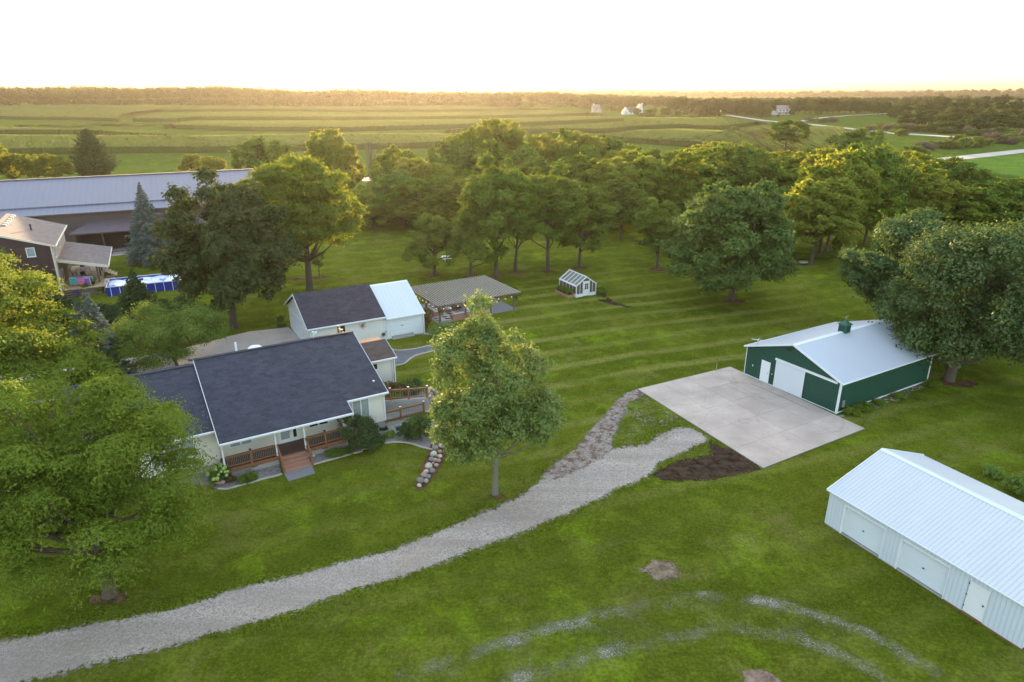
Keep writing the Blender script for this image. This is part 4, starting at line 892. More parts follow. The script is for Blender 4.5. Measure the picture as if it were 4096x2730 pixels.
for i, (f, p, hh, rd, mt, nl, lf, lab) in enumerate([
        (cC, (1660, 1060), 2.5, 1.45, 'spruce_g', 9000, .14, 'big rounded evergreen shrub at the right end of the porch'), (cC, (2000, 985), 1.25, .75, 'spruce_g', 3800, .12, 'small rounded evergreen shrub in the gravel bed'),
        (cC, (2120, 985), 1.8, 1.15, 'shrub', 5500, .14, 'wide dark shrub beside the boulder wall'), (cC, (1780, 1030), .7, .7, 'shrub', 2000, .12, 'low shrub in front of the big rounded evergreen'),
        (cC, (1700, 1060), .5, .45, 'lime', 900, .14, 'small lime green hosta at the edging'), (cC, (1885, 975), .45, .45, 'lime', 900, .12, 'tuft of daylily leaves in the gravel bed'),
        (ch, (1170, 850), .45, .75, 'grove', 1800, .10, 'low green plants along the porch foundation, left of the steps'), (ch, (980, 850), .4, .4, 'shrub_red', 900, .10, 'yellowing clump at the left porch corner'),
        (ch, (2060, 580), .35, .7, 'grove', 1500, .10, 'low green plants along the porch foundation, right of the steps'), (ch, (2200, 555), .4, .5, 'shrub', 1300, .10, 'dark low plants near the right porch corner'),
        (c3, (1520, 590), 1.5, 1.5, 'ash', 5200, .15, 'feathery green shrub by the pergola corner'), (c3, (1380, 530), 2.6, 1.0, 'shrub_red', 5200, .14, 'tall brownish shrub between the garage and the pergola'),
        (c3, (1036, 600), 1.5, .52, 'shrub', 2800, .10, 'narrow weeping shrub against the garage wall'), (c3, (920, 605), .5, .6, 'lime', 900, .12, 'small bright plant at the foot of the garage wall'),
        (c3, (240, 470), .8, .45, 'shrub', 1000, .12, 'small bush left of the garage door'), (c3, (245, 505), .3, .5, 'shrub', 600, .12, 'low tuft in the bed left of the garage door')]):
    b = f(*p); bush('shrub', lab, (b[0], b[1], 0), hh, rd, L_[mt], 220 + i, nl, lf)
hy = ch(860, 850); t = thing('hydrangea', 'hydrangea with round pale green flower heads at the left porch corner', 'bush', (hy[0], hy[1], 0)); me_ = make_bush(260, 1.1, 0.75, L_['shrub'], 1600, .15); o = link(bpy.data.objects.new('foliage', me_)); o.parent = t
m = MB(); rr = random.Random(5)
for k in range(22): a = rr.random() * 6.28; q = rr.random() ** .5 * .8; m.ball((q * math.cos(a), q * math.sin(a), 1.25 - q * .7 + rr.uniform(-.1, .1)), rr.uniform(.10, .15), 8, 5, .06, seed=k)
m.build('flower_heads', plain('hydrangea_flower', (0.26, 0.36, 0.10), 0.8, 0.2, 20), t)
# boulders
RK = {n: plain('boulder_' + n, c, 0.85, 0.3, 5, bump=0.5) for n, c in dict(cream=(0.48, 0.40, 0.33), pink=(0.34, 0.22, 0.19), grey=(0.19, 0.19, 0.20), tan=(0.34, 0.27, 0.21), green=(0.16, 0.175, 0.16)).items()}
stones = [(790, 1262, 48, 'cream'), (808, 1210, 85, 'green'), (868, 1215, 55, 'tan'), (845, 1148, 80, 'pink'), (893, 1165, 62, 'grey'), (870, 1108, 60, 'cream'), (900, 1050, 82, 'cream'), (938, 1098, 70, 'grey'), (985, 1040, 52, 'tan'), (930, 978, 62, 'grey'),
          (972, 985, 50, 'tan'), (1013, 990, 50, 'pink'), (955, 922, 72, 'cream'), (1028, 945, 50, 'cream'), (972, 858, 72, 'grey'), (1028, 895, 42, 'tan'), (1043, 832, 62, 'cream'), (1012, 805, 48, 'pink'), (975, 788, 52, 'pink'), (1078, 835, 44, 'grey'),
          (1022, 760, 40, 'tan'), (1056, 742, 44, 'cream'), (980, 752, 40, 'grey'), (1000, 720, 52, 'cream'), (1068, 785, 40, 'tan'), (1030, 680, 48, 'pink'), (1060, 690, 40, 'grey'), (1045, 640, 48, 'tan'), (1040, 605, 46, 'cream'), (1012, 668, 40, 'tan'), (950, 1020, 36, 'pink'), (990, 938, 34, 'tan')]
stones.sort(key=lambda s: -s[1])
for i, (x, y, sz, cn) in enumerate(stones):
    b = cS(x, y + sz * 0.2); r_ = sz * 0.3507 / 2 / 2731 * math.hypot(b[1], 26) * 1.0; m = MB()
    m.ball((0, 0, 0), r_, 12, 8, 0.10, (1.1, 0.95, 0.85), seed=i)
    o = m.build('boulder', RK[cn]); lift = 0.25 * max(0, min(1, (1100 - y) / 400)) ; o.location = (b[0], b[1], r_ * 0.62 + lift); o.rotation_euler = (0.3 * math.sin(i), 0.2 * math.cos(i * 2), i * 1.3)
    tag(o, '%s %s boulder, %s from the lower end of the boulder wall' % ('large' if sz > 65 else 'small' if sz < 48 else 'middling', {'cream': 'cream', 'pink': 'pinkish', 'grey': 'grey', 'tan': 'tan', 'green': 'greenish'}[cn], ORD[i]), 'boulder', 'boulders of the curved stone wall')
wl_ = [cS(x, y) for x, y in [(760, 1320), (740, 1250), (800, 1130), (840, 1000), (890, 860), (960, 740), (1000, 600), (1060, 600), (1120, 760), (1110, 860), (1060, 980), (1000, 1120), (900, 1240), (860, 1300)]]
sheet('mulch_strip', wl_, M['mulch'], 0.013, 0.12, 0.3, 0.3)
for i, (x, y, sz, cn, z) in enumerate([(905, 165, 50, 'cream', .9), (955, 180, 60, 'grey', .8), (925, 218, 46, 'pink', .75), (905, 248, 44, 'cream', .7), (940, 268, 48, 'tan', .45), (985, 205, 46, 'tan', .6), (912, 296, 44, 'tan', .3), (985, 255, 44, 'pink', .35), (900, 200, 40, 'tan', .95)]):
    b = cS(x, y, z); r_ = sz * .3507 / 2 / 2731 * math.hypot(b[1], 26 - z) * 1.15; m = MB(); m.ball((0, 0, 0), r_, 12, 8, .1, (1.15, .95, .8), seed=50 + i); o = m.build('boulder', RK[cn]); o.location = (b[0], b[1], z); o.rotation_euler = (.2, .3 * i, i)
    tag(o, '%s stone piled at the outer end of the upper railing, %s from the top' % ({'cream': 'cream', 'pink': 'pinkish', 'grey': 'grey', 'tan': 'tan'}[cn], ORD[i]), 'boulder', 'stones at the end of the upper railing')
b = ch(868, 872); m = MB(); m.ball((0, 0, 0), .30, 12, 8, .1, (1.2, 1, .7), seed=9); o = m.build('boulder', RK['pink']); o.location = (b[0], b[1], .12); tag(o, 'single pink boulder at the left corner of the porch', 'boulder')
b = cS(385, 625); m = MB(); rr = random.Random(2); m.sm = True
for k in range(7): a0 = rr.random() * 6; m.tube([(.38 * math.cos(a0 + t_ * .5) * (1 - .04 * k), .22 * math.sin(a0 + t_ * .5), .06 + .03 * k + .02 * math.sin(t_)) for t_ in range(13)], .025, 5)
o = m.build('garden_hose', M['black']); o.location = (b[0], b[1], 0); tag(o, 'dark coiled garden hose on the gravel by the house corner', 'hose')
b = ch(1838, 590); m = MB(); m.box(-.12, .12, -.09, .09, 0, .06); m.tube([(-.1, 0, .06), (-.1, .02, .35)], .03, 6); o = m.build('splash_block', M['white_trim']); o.location = (b[0], b[1], .0); tag(o, 'small white drain outlet at the foot of the porch right of the steps', 'drain')

# ------------------------------------------------------------------ garage
Ga = root_of('garage', 'detached garage with dark shingle roof and a white metal-roofed extension', 'garage', (-10.0, 72.2), 30)
m = MB(); gable_body(m, -12.4, -4.302, 0, 9.5, -0.1, 4.75, 5.2, .485, .16); m.build('wall', M['garage_siding'], Ga)
m = MB(); gable_body(m, -4.3, 0.0, -0.05, 9.4, -0.1, 4.6, 5.0, .51, .16); m.build('wall', M['white_panel'], Ga)
def gable_roof(parent, u0, u1, v0, v1, rv, rz, s, mat, th=0.12, capm=None):
    a = MB(); a.slab([(u0, v0, rz - s * (rv - v0)), (u1, v0, rz - s * (rv - v0)), (u1, rv, rz), (u0, rv, rz)], th); a.build('roof', mat, parent)
    a = MB(); a.slab([(u1, v1, rz - s * (v1 - rv)), (u0, v1, rz - s * (v1 - rv)), (u0, rv + .002, rz), (u1, rv + .002, rz)], th); a.build('roof', mat, parent)
    if capm: a = MB(); a.slab([(u0, rv - .22, rz - s * .22 + .03), (u1, rv - .22, rz - s * .22 + .03), (u1, rv, rz + .035), (u0, rv, rz + .035)], .02); a.slab([(u1, rv + .22, rz - s * .22 + .03), (u0, rv + .22, rz - s * .22 + .03), (u0, rv, rz + .035), (u1, rv, rz + .035)], .02); a.build('ridge_cap', capm, parent)
gable_roof(Ga, -12.75, -4.33, -.32, 9.85, 4.75, 5.2, .485, M['roof_garage'])
gable_roof(Ga, -4.326, 0.16, -.36, 9.6, 4.6, 5.0, .51, M['metal_roof_white'], capm=M['white_trim'])
for g_ in [((-12.75, -.39, 2.66), (-4.35, -.39, 2.66)), ((-4.3, -.43, 2.42), (.2, -.43, 2.42))]: gutter('gutter', [g_], Ga)
m = MB(); m.slab([(-12.79, -.36, 2.76), (-12.752, -.36, 2.76), (-12.752, 4.75, 5.21), (-12.79, 4.75, 5.21)], .2); m.slab([(-12.752, 9.85, 2.74), (-12.79, 9.85, 2.74), (-12.79, 4.752, 5.21), (-12.752, 4.752, 5.21)], .2)
m.slab([(.162, -.38, 2.46), (.19, -.38, 2.46), (.19, 4.6, 5.01), (.162, 4.6, 5.01)], .18); m.box(-12.43, -12.33, -.03, -.002, 0, 2.6); m.box(-12.47, -12.403, -.03, .12, 0, 2.6); m.box(-.1, .02, -.08, -.052, 0, 2.4); m.box(-4.5, -4.4, -.08, -.01, 0.0, 2.6); m.build('trim', M['white_trim'], Ga)
m = MB(); m.box(-.02, .08, -.35, -.27, .15, 2.4); m.box(-.02, .08, -.6, -.35, .05, .13); m.build('downspout', M['white_trim'], Ga)
m = MB(); m.box(-3.72, -1.22, -.09, -.052, .32, 2.2); od = m.build('overhead_door', M['panel_door'], Ga); m = MB(); m.bar((-2.6, -.11, 1.35), (-2.3, -.11, 1.35), .04); m.build('handle', M['black'], od)
m = MB(); m.box(-3.82, -3.722, -.11, -.052, 0, 2.3); m.box(-1.218, -1.12, -.11, -.052, 0, 2.3); m.box(-3.82, -1.12, -.11, -.052, 2.2, 2.3); m.build('door_frame', M['white_trim'], Ga)
m = MB(); m.box(-3.75, -1.2, -.5, -.052, -.1, .10); m.box(-3.7, -1.2, -.25, -.052, .1, .3); m.build('door_sill', M['concrete_wall'], Ga)
window(Ga, -9.34, -8.68, -.002, 1.5, 2.5, gl='glass_dark')
m = MB(); m.box(-12.46, -12.402, 3.6, 8.5, 0, 2.25); m.build('overhead_door', M['panel_door'], Ga); m = MB(); m.box(-12.45, -12.402, 1.3, 2.25, .02, 2.1); wd = m.build('side_door', M['white_trim'], Ga); m = MB(); m.bar((-12.49, 1.45, 1), (-12.49, 1.45, 1.12), .05); m.build('handle', M['black'], wd)
m = MB(); m.box(-12.49, -12.402, 8.55, 8.7, 0, 2.4); m.box(-12.49, -12.402, 3.4, 3.55, 0, 2.4); m.box(-12.49, -12.402, 3.4, 8.7, 2.27, 2.42); m.build('door_frame', M['white_trim'], Ga)
m = MB(); m.tube([(-12.41, 6.1, 3.3), (-12.55, 6.1, 3.35)], [.03, .07], 8); m.build('wall_lamp', M['white_trim'], Ga)
def GL(o, az, u, v, z=0): a = R(az); return (o[0] + u * math.cos(a) - v * math.sin(a), o[1] + u * math.sin(a) + v * math.cos(a), z)
SU = thing('sun_ornament', 'rusty metal sun hanging on the white garage wall', 'wall ornament', GL((-10, 72.2), 30, -6.87, -.03, 2.05), R(30))
m = MB(); m.tube([(0, 0, 0), (0, -.04, 0)], .17, 16); m.build('face', plain('rust_red', (.30, .12, .06), .6, .2, 10), SU); m = MB()
for k in range(12): a = k * math.pi / 6; L1 = .5 if k % 2 else .36; m.bar((.17 * math.cos(a), -.02, .17 * math.sin(a)), (L1 * math.cos(a + .12), -.02, L1 * math.sin(a + .12)), .05, .02)
m.build('rays', plain('tarnished_metal', (.30, .24, .18), .5, .2, 10, metal=.3), SU)
m = MB(); m.box(-.3, .3, -.15, .15, 0, .08); o = m.build('splash_block', M['metal_grey']); b = c3(1380, 562); o.location = (b[0], b[1], 0.0); o.rotation_euler[2] = R(15); tag(o, 'grey splash block under the garage downspout', 'splash block')

# ------------------------------------------------------------------ pergola and its furniture
PO, PA = (-8.4, 75.4), 31
Pg = root_of('pergola', 'large weathered timber pergola with a slatted top behind the garage', 'pergola', PO, PA)
for (u, v) in [(0, 0), (3.4, 0), (6.8, 0), (10.1, 0), (0, 7.6), (3.4, 7.6), (6.8, 7.6), (10.1, 7.6), (0, 3.8), (10.1, 3.8)]:
    m = MB(); m.box(u - .09, u + .09, v - .09, v + .09, 0, 2.2); m.build('post', M['weathered'], Pg)
m = MB()
for v in (0, 3.8, 7.6): m.box(-.5, 10.6, v - .14, v - .10, 2.0, 2.24); m.box(-.5, 10.6, v + .10, v + .14, 2.0, 2.24)
m.build('beam', M['weathered'], Pg)
for (u, v, du, dv) in [(0, 0, .7, 0), (3.4, 0, -.7, 0), (3.4, 0, .7, 0), (6.8, 0, -.7, 0), (6.8, 0, .7, 0), (10.1, 0, -.7, 0), (10.1, 0, 0, .7), (0, 0, 0, .7), (0, 3.8, 0, -.7), (0, 3.8, 0, .7), (10.1, 3.8, 0, -.7), (0, 7.6, .7, 0), (3.4, 7.6, .7, 0), (6.8, 7.6, .7, 0)]:
    m = MB(); m.bar((u + .1 * np.sign(du), v + .1 * np.sign(dv), 1.4), (u + du, v + dv, 2.0), .09); m.build('brace', M['weathered'], Pg)
m = MB()
for k in range(20): v = -.45 + k * .447; m.box(-.45, 10.55, v - .02, v + .02, 2.243, 2.34)
m.build('purlins', M['weathered'], Pg)
m = MB()
for k in range(34): u = -.42 + k * .332; m.box(u - .022, u + .022, -.75, 8.5, 2.343, 2.43)
m.build('slats', M['weathered_pale'], Pg)
M['bulb'] = (lambda k: (k.l(k.n("Emission", i_Color=(1, .62, .28, 1), i_Strength=1.2).outputs[0], k.out.inputs[0]), k.m)[1])(NM('warm_bulb'))
SL = thing('string_lights', 'strings of warm bulbs hung round the inside of the pergola', 'string lights', (PO[0], PO[1], 0), R(PA)); m = MB(); bl = MB()
for (a, b_, n) in [((0, -.18), (10.1, -.18), 11), ((-.2, 0), (-.2, 7.6), 8), ((0, 7.4), (10.1, 7.4), 9)]:
    pts = []
    for k in range(n * 2 + 1):
        f = k / (n * 2); z = 1.93 - .16 * abs(math.sin(f * math.pi * 4)); p = (a[0] + (b_[0] - a[0]) * f, a[1] + (b_[1] - a[1]) * f, z); pts.append(p)
        if k % 2: bl.ball((p[0], p[1], z - .08), .03, 8, 5)
    m.tube(pts, .008, 4)
m.build('cable', M['black'], SL); bl.build('bulbs', M['bulb'], SL)
pgl = lambda u, v, z=0: GL(PO, PA, u, v, z)
q = [pgl(-.3, -.1), pgl(10.5, -.1), pgl(10.5, 8), pgl(-.3, 8)]; plate('patio', q, M['stone_slab'], .04)
m = MB(); m.box(-1.9, 1.9, -1.4, 1.4, .045, .06); t = m.build('patio_rug', None or (lambda k: (k.bsdf(k.ramp(k.n("TexMagic", turbulence_depth=2, i_Scale=2.2).outputs[0], [(.45, (.05, .045, .05)), (.5, (.42, .38, .35))], 'CONSTANT'), .95), k.m)[1])(NM('patterned_rug')))
p_ = pgl(2.1, 1.9); t.location = p_; t.rotation_euler[2] = R(PA); tag(t, 'dark and cream patterned rug under the pergola', 'rug')
cush = plain('blue_grey_cushion', (.42, .46, .52), .9, .08, 5); wick = plain('wicker', (.24, .16, .11), .8, .3, 30, bump=.5); wsofa = plain('terracotta_wicker', (.30, .14, .09), .8, .3, 30, bump=.4)
def sofa(lab, u, v, rz, L=2.3):
    t = thing('patio_sofa', lab, 'sofa', pgl(u, v, .04), R(PA) + rz); m = MB(); m.box(-L / 2, L / 2, -.4, .4, 0, .3); m.box(-L / 2, L / 2, -.45, -.38, 0, .68); m.box(-L / 2 - .08, -L / 2, -.45, .4, 0, .55); m.box(L / 2, L / 2 + .08, -.45, .4, 0, .55); m.build('frame', wsofa, t)
    for k in range(3):
        c = MB(); x = -L / 2 + L / 3 * k; c.box(x + .02, x + L / 3 - .02, -.36, .38, .302, .44); c.build('seat_cushion', cush, t); c = MB(); c.box(x + .03, x + L / 3 - .03, -.37, -.22, .442, .80); c.build('back_cushion', cush, t)
sofa('terracotta wicker sofa with blue-grey cushions at the front of the pergola', 3.0, .55, 0); sofa('cushioned sofa along the left side of the pergola', .75, 3.4, -math.pi / 2, 1.9)
def papasan(lab, u, v, rz):
    t = thing('round_chair', lab, 'chair', pgl(u, v, .04), R(PA) + rz); m = MB(); m.sm = True
    for k in range(14):
        a = k / 13 * math.pi * 1.1 - .2; m.tube([(.62 * math.cos(b_ * .45) * math.sin(.4 + a * .6), -.15 + .55 * math.cos(a), .75 + .62 * math.sin(b_ * .45) * .9) for b_ in range(15)], .016, 4)
    m.tube([(.68 * math.cos(b_ * .45), .1, .85 + .68 * math.sin(b_ * .45)) for b_ in range(15)], .035, 6); m.build('shell', wick, t)
    m = MB(); m.tube([(0, 0, 0), (0, 0, .25)], [.4, .2], 12); m.build('base', wick, t); m = MB(); m.ball((0, .0, .5), .42, 12, 8, .05, (1, .9, .45)); m.build('cushion', plain('cream_cushion', (.62, .58, .54), .9, .05), t)
papasan('round wicker egg chair near the left end of the pergola', 2.6, 3.3, 0.1); papasan('round wicker chair further back under the pergola', 5.6, 4.6, -.4)
def lounge(lab, u, v, rz):
    t = thing('lounge_chair', lab, 'chair', pgl(u, v, .04), R(PA) + rz); m = MB(); m.bar((-.28, -.5, .3), (-.28, .5, .3), .05); m.bar((.28, -.5, .3), (.28, .5, .3), .05); m.bar((-.28, .4, .3), (-.28, .85, .95), .05); m.bar((.28, .4, .3), (.28, .85, .95), .05)
    for x in (-.28, .28):
        for y in (-.45, .4): m.bar((x, y, 0), (x, y, .3), .05)
    m.build('frame', M['weathered'], t); m = MB(); m.slab([(-.27, -.5, .42), (.27, -.5, .42), (.27, .42, .42), (-.27, .42, .42)], .1); m.build('seat_cushion', plain('white_cushion', (.66, .64, .62), .9, .05), t); m = MB(); m.slab([(-.27, .42, .42), (.27, .42, .42), (.27, .85, 1.05), (-.27, .85, 1.05)], .1); m.build('back_cushion', plain('pale_cushion', (.66, .64, .62), .9, .05), t)
lounge('white-cushioned lounge chair in the middle of the pergola', 4.9, 2.2, -.6); lounge('white-cushioned lounge chair right of the other one under the pergola', 6.6, 3.0, -1.1)
t = thing('fire_table', 'low dark square table on the patio rug', 'table', pgl(3.9, 3.6, .04), R(PA)); m = MB(); m.box(-.5, .5, -.5, .5, .3, .42); m.build('table_top', M['black'], t); m = MB(); m.box(-.4, .4, -.4, .4, 0, .298); m.build('base', wick, t)
t = thing('grill', 'dark covered grill at the back of the pergola', 'grill', pgl(7.6, 6.4, .04), R(PA)); m = MB(); m.box(-.45, .45, -.28, .28, .1, .85); m.build('cabinet', M['black'], t); m = MB(); m.ball((0, 0, .9), .42, 12, 8, 0, (1, .65, .5)); m.build('lid', M['black'], t)
for i, (u, v, lab) in enumerate([(.05, -.3, 'hanging basket on the left front pergola post'), (10.25, -.15, 'hanging basket on the right front pergola post')]):
    p = pgl(u, v, 1.25); t = thing('hanging_basket', lab, 'hanging basket', p); o = link(bpy.data.objects.new('foliage', make_bush(300 + i, .45, .36, L_['grove'], 700, .09))); o.parent = t; m = MB(); m.tube([(0, 0, 0), (0, 0, .22)], [.14, .22], 10); m.build('pot', wick, t); m = MB(); m.tube([(0, 0, .2), (0, 0.1, .75)], .01, 4); m.build('hanger', M['black'], t)

# ------------------------------------------------------------------ greenhouse
GO, GA_ = (8.4, 85.8), 28
Gh = root_of('greenhouse', 'small white-framed greenhouse with a white door', 'greenhouse', GO, GA_)
wt = M['white_trim']; Wd, Ln, Ez, Rz = 3.05, 4.1, 1.55, 2.6
pn = (lambda k: (k.bsdf(k.mix(k.noise(k.obj(), 2.5, 4), (.16, .15, .135), (.27, .26, .24)), .22, None, 0, .6), k.m)[1])(NM('cloudy_panel'))
fr = MB()
for u in (0, Wd):
    for v in (0, Ln): fr.box(u - .05, u + .05, v - .05, v + .05, 0, Ez)
    fr.bar((u, 0, Ez), (u, Ln, Ez), .12, .1); fr.box(u - .045, u + .045, .05, Ln - .05, 0, .42)
    for k in range(1, 5): fr.bar((u, Ln * k / 5, .42), (u, Ln * k / 5, Ez), .06)
for v in (0, Ln):
    fr.bar((0, v, Ez), (Wd / 2, v, Rz), .1, .12); fr.bar((Wd, v, Ez), (Wd / 2, v, Rz), .1, .12)
    fr.box(.05, 1.02, v - .045, v + .045, 0, .42); fr.box(2.03, Wd - .05, v - .045, v + .045, 0, .42)
    for u in (.55, 1.0, 2.05, 2.5): fr.bar((u, v, .42), (u, v, Ez + (Rz - Ez) * min(u, Wd - u) / (Wd / 2) - .06), .06)
    fr.bar((1.0, v, 2.0), (2.05, v, 2.0), .08)
fr.bar((Wd / 2, -.1, Rz + .02), (Wd / 2, Ln + .1, Rz + .02), .16, .06)
for k in range(0, 6):
    v = Ln * k / 5; fr.bar((-.12, v, Ez - .05), (Wd / 2, v, Rz + .01), .06, .06); fr.bar((Wd + .12, v, Ez - .05), (Wd / 2, v, Rz + .01), .06, .06)
fr.bar((-.12, -.05, Ez - .05), (-.12, Ln + .05, Ez - .05), .06, .06); fr.bar((Wd + .12, -.05, Ez - .05), (Wd + .12, Ln + .05, Ez - .05), .06, .06)
fr.build('frame', wt, Gh)
m = MB(); m.slab([(-.1, 0, Ez - .06), (Wd / 2, 0, Rz - .02), (Wd / 2, Ln, Rz - .02), (-.1, Ln, Ez - .06)][::-1], .02); m.build('roof_panel', pn, Gh); m = MB(); m.slab([(Wd + .1, 0, Ez - .06), (Wd + .1, Ln, Ez - .06), (Wd / 2, Ln, Rz - .02), (Wd / 2, 0, Rz - .02)], .02); m.build('roof_panel', pn, Gh)
pw = (lambda k: (k.bsdf(k.mix(k.noise(k.obj(), 2.5, 4), (.07, .05, .035), (.16, .125, .09)), .3, None, 0, .6), k.m)[1])(NM('amber_wall_panel'))
m = MB(); m.box(-.01, .01, .05, Ln - .05, .42, Ez - .05); m.box(Wd - .01, Wd + .01, .05, Ln - .05, .42, Ez - .05); m.build('side_panel', pw, Gh)
m = MB()
for v in (0, Ln): m.prism([(.05, v - .01, .42), (1.0, v - .01, .42), (1.0, v - .01, 2.15), (.05, v - .01, 1.5)], (0, .02, 0)); m.prism([(2.05, v - .01, .42), (Wd - .05, v - .01, .42), (Wd - .05, v - .01, 1.5), (2.05, v - .01, 2.15)], (0, .02, 0)); m.prism([(1.05, v - .01, 2.04), (2.0, v - .01, 2.04), (Wd / 2, v - .01, 2.5)], (0, .02, 0))
m.build('end_panel', pw, Gh)
m = MB(); m.box(1.05, 2.0, -.06, -.02, .06, 1.95); dr = m.build('door', wt, Gh); m = MB(); m.box(1.25, 1.8, -.075, -.062, .95, 1.75); m.build('pane', M['glass_dark'], dr); m = MB()
for z in (.94, 1.22, 1.48, 1.75): m.box(1.22, 1.83, -.09, -.077, z - .02, z + .02)
for u in (1.22, 1.52, 1.83): m.box(u - .02, u + .02, -.092, -.078, .94, 1.75)
m.build('glazing_bars', wt, dr); m = MB(); m.bar((1.12, -.09, .9), (1.12, -.09, 1.05), .04); m.build('handle', M['black'], dr)
for z in (.3, 1.1, 1.7): m = MB(); m.box(1.86, 2.02, -.075, -.062, z, z + .05); m.build('hinge', M['black'], dr)
m = MB(); m.box(1.06, 1.99, Ln - .05, Ln + .0, .06, 1.95); m.build('back_panel', pw, Gh)
t = thing('raised_bed', 'reddish timber planter box along the left side of the greenhouse', 'planter', GL(GO, GA_, -.62, .2), R(GA_)); m = MB(); m.box(-.55, -.5, 0, 3.3, 0, .42); m.box(.42, .47, 0, 3.3, 0, .42); m.box(-.5, .42, 0, .05, 0, .42); m.box(-.5, .42, 3.25, 3.3, 0, .42); m.build('planter_box', M['cedar_light'], t); m = MB(); m.box(-.5, .42, .05, 3.25, .02, .36); m.build('soil', plain('potting_soil', (.05, .035, .025), .95, .3, 10), t)
for i in range(4):
    o = link(bpy.data.objects.new('plant', make_bush(320 + i, .85 - .1 * i, .48, L_['grove' if i % 2 else 'wind'], 700, .12))); o.parent = t; o.location = (-.05, .5 + .8 * i, .34)
b = cg(2090, 330); bush('shrub', 'small leafy bush at the right side of the greenhouse', (b[0], b[1], 0), .9, .8, L_['grove'], 330, 1300, .12)
t = thing('wheel_ornament', 'thin metal garden wheel standing on the bare soil strip', 'garden wheel', cg(2145, 400)); m = MB(); m.sm = True; m.tube([(.3 * math.cos(k * .52), 0, .34 + .3 * math.sin(k * .52)) for k in range(13)], .025, 6); m.build('rim', M['black'], t); m = MB()
for k in range(6): m.bar((0, 0, .34), (.3 * math.cos(k * 1.047), 0, .34 + .3 * math.sin(k * 1.047)), .015)
m.build('spokes', M['black'], t)
for i, (x, y) in enumerate([(2130, 360), (2180, 410)]):
    b = cg(x, y); bush('weeds', ['reddish weeds behind the garden wheel', 'weedy tuft on the bare soil strip'][i], (b[0], b[1], 0), .4, .35, L_['shrub_red'], 340 + i, 500, .09, cat='weeds')

# ------------------------------------------------------------------ green barn
BO, BA = (27.4, 51.9), 30.5
Bn = root_of('barn', 'dark green metal pole barn with pale roof and white trim', 'barn', BO, BA)
BL, BW, BE, BR = 13.4, 9.95, 2.86, 4.62; sB = (BR - BE) / (BW / 2)
m = MB(); m.prism([(0, 0, 0.06), (0, BW, 0.06), (0, BW, BE), (0, BW / 2, BR - .03), (0, 0, BE)][::-1], (BL, 0, 0)); m.build('wall', M['barn_green'], Bn)
gable_roof(Bn, -.18, BL + .2, -.22, BW + .22, BW / 2, BR + .08, sB, M['barn_roof'], .07, plain('pale_ridge', (.62, .65, .68), .4, .05))
m = MB()
for (u, v) in ((0, 0), (0, BW), (BL, 0), (BL, BW)): m.box(u - .03, u + .12 if u == 0 else u + .03, v - .03, v + .12 if v == 0 else v + .03, 0, BE) if u == 0 else m.box(u - .12, u + .03, v - .03 if v == 0 else v - .12, v + .12 if v == 0 else v + .03, 0, BE)
m.bar((-.20, -.24, BE + .0), (-.20, BW / 2, BR + .05), .05, .16); m.bar((-.20, BW + .24, BE + .0), (-.20, BW / 2, BR + .05), .05, .16); m.bar((-.2, -.25, BE - .02), (BL + .2, -.25, BE - .02), .06, .12); m.bar((-.2, BW + .25, BE - .02), (BL + .2, BW + .25, BE - .02), .06, .12)
m.box(.1, BL - .1, -.03, -.002, .05, .16); m.box(-.03, -.002, .1, BW - .1, .06, .12); m.build('trim', M['white_trim'], Bn)
m = MB(); m.box(-.08, -.035, 3.45, 6.5, .08, 2.66); o = m.build('sliding_door', M['sliding_door'], Bn); m = MB(); m.box(-.10, -.082, 3.45, 3.55, .08, 2.66); m.box(-.10, -.082, 6.42, 6.5, .08, 2.66); m.build('door_edge', M['white_trim'], o)
m = MB(); m.box(-.16, -.03, .3, 6.6, 2.68, 2.86); m.build('door_track', M['white_trim'], Bn)
m = MB(); m.box(-.06, -.032, 7.1, 8.1, .10, 2.16); o = m.build('walk_door', M['white_trim'], Bn); m = MB(); m.box(-.072, -.061, 7.18, 8.02, .14, 2.10); m.build('door_leaf', plain('door_leaf', (.68, .71, .73), .4, .04), o); m = MB(); m.bar((-.09, 7.25, 1.02), (-.09, 7.25, 1.16), .05); m.build('handle', M['metal_grey'], o)
m = MB(); m.tube([(0, 5.3, 4.1), (-.2, 5.3, 4.12)], .04, 6); m.box(-.32, -.14, 5.1, 5.24, 4.05, 4.15); m.box(-.32, -.14, 5.36, 5.5, 4.05, 4.15); m.build('flood_light', M['black'], Bn)
m = MB(); m.box(-.05, -.031, 9.0, 9.1, 1.15, 1.3); m.box(-.05, -.031, 6.78, 6.86, 1.1, 1.2); m.build('outlet_box', M['white_trim'], Bn)
cu = MB(); x, y = 6.9, BW / 2; cu.box(x - .38, x + .38, y - .38, y + .38, BR - .15, BR + .75); o = cu.build('cupola', M['green_trim'], Bn)
m = MB(); m.add([(x - .5, y - .5, BR + .752), (x + .5, y - .5, BR + .752), (x + .5, y + .5, BR + .752), (x - .5, y + .5, BR + .752), (x, y, BR + 1.15)], [(0, 3, 2, 1), (0, 1, 4), (1, 2, 4), (2, 3, 4), (3, 0, 4)]); m.build('cupola_roof', M['green_trim'], o)
m = MB()
for k in range(5): m.box(x - .40, x - .382, y - .28, y + .28, BR + .18 + k * .1, BR + .22 + k * .1); m.box(x - .28, x + .28, y - .40, y - .382, BR + .18 + k * .1, BR + .22 + k * .1)
m.build('louvre', plain('dark_louvre', (.006, .03, .02), .6, .1), o)
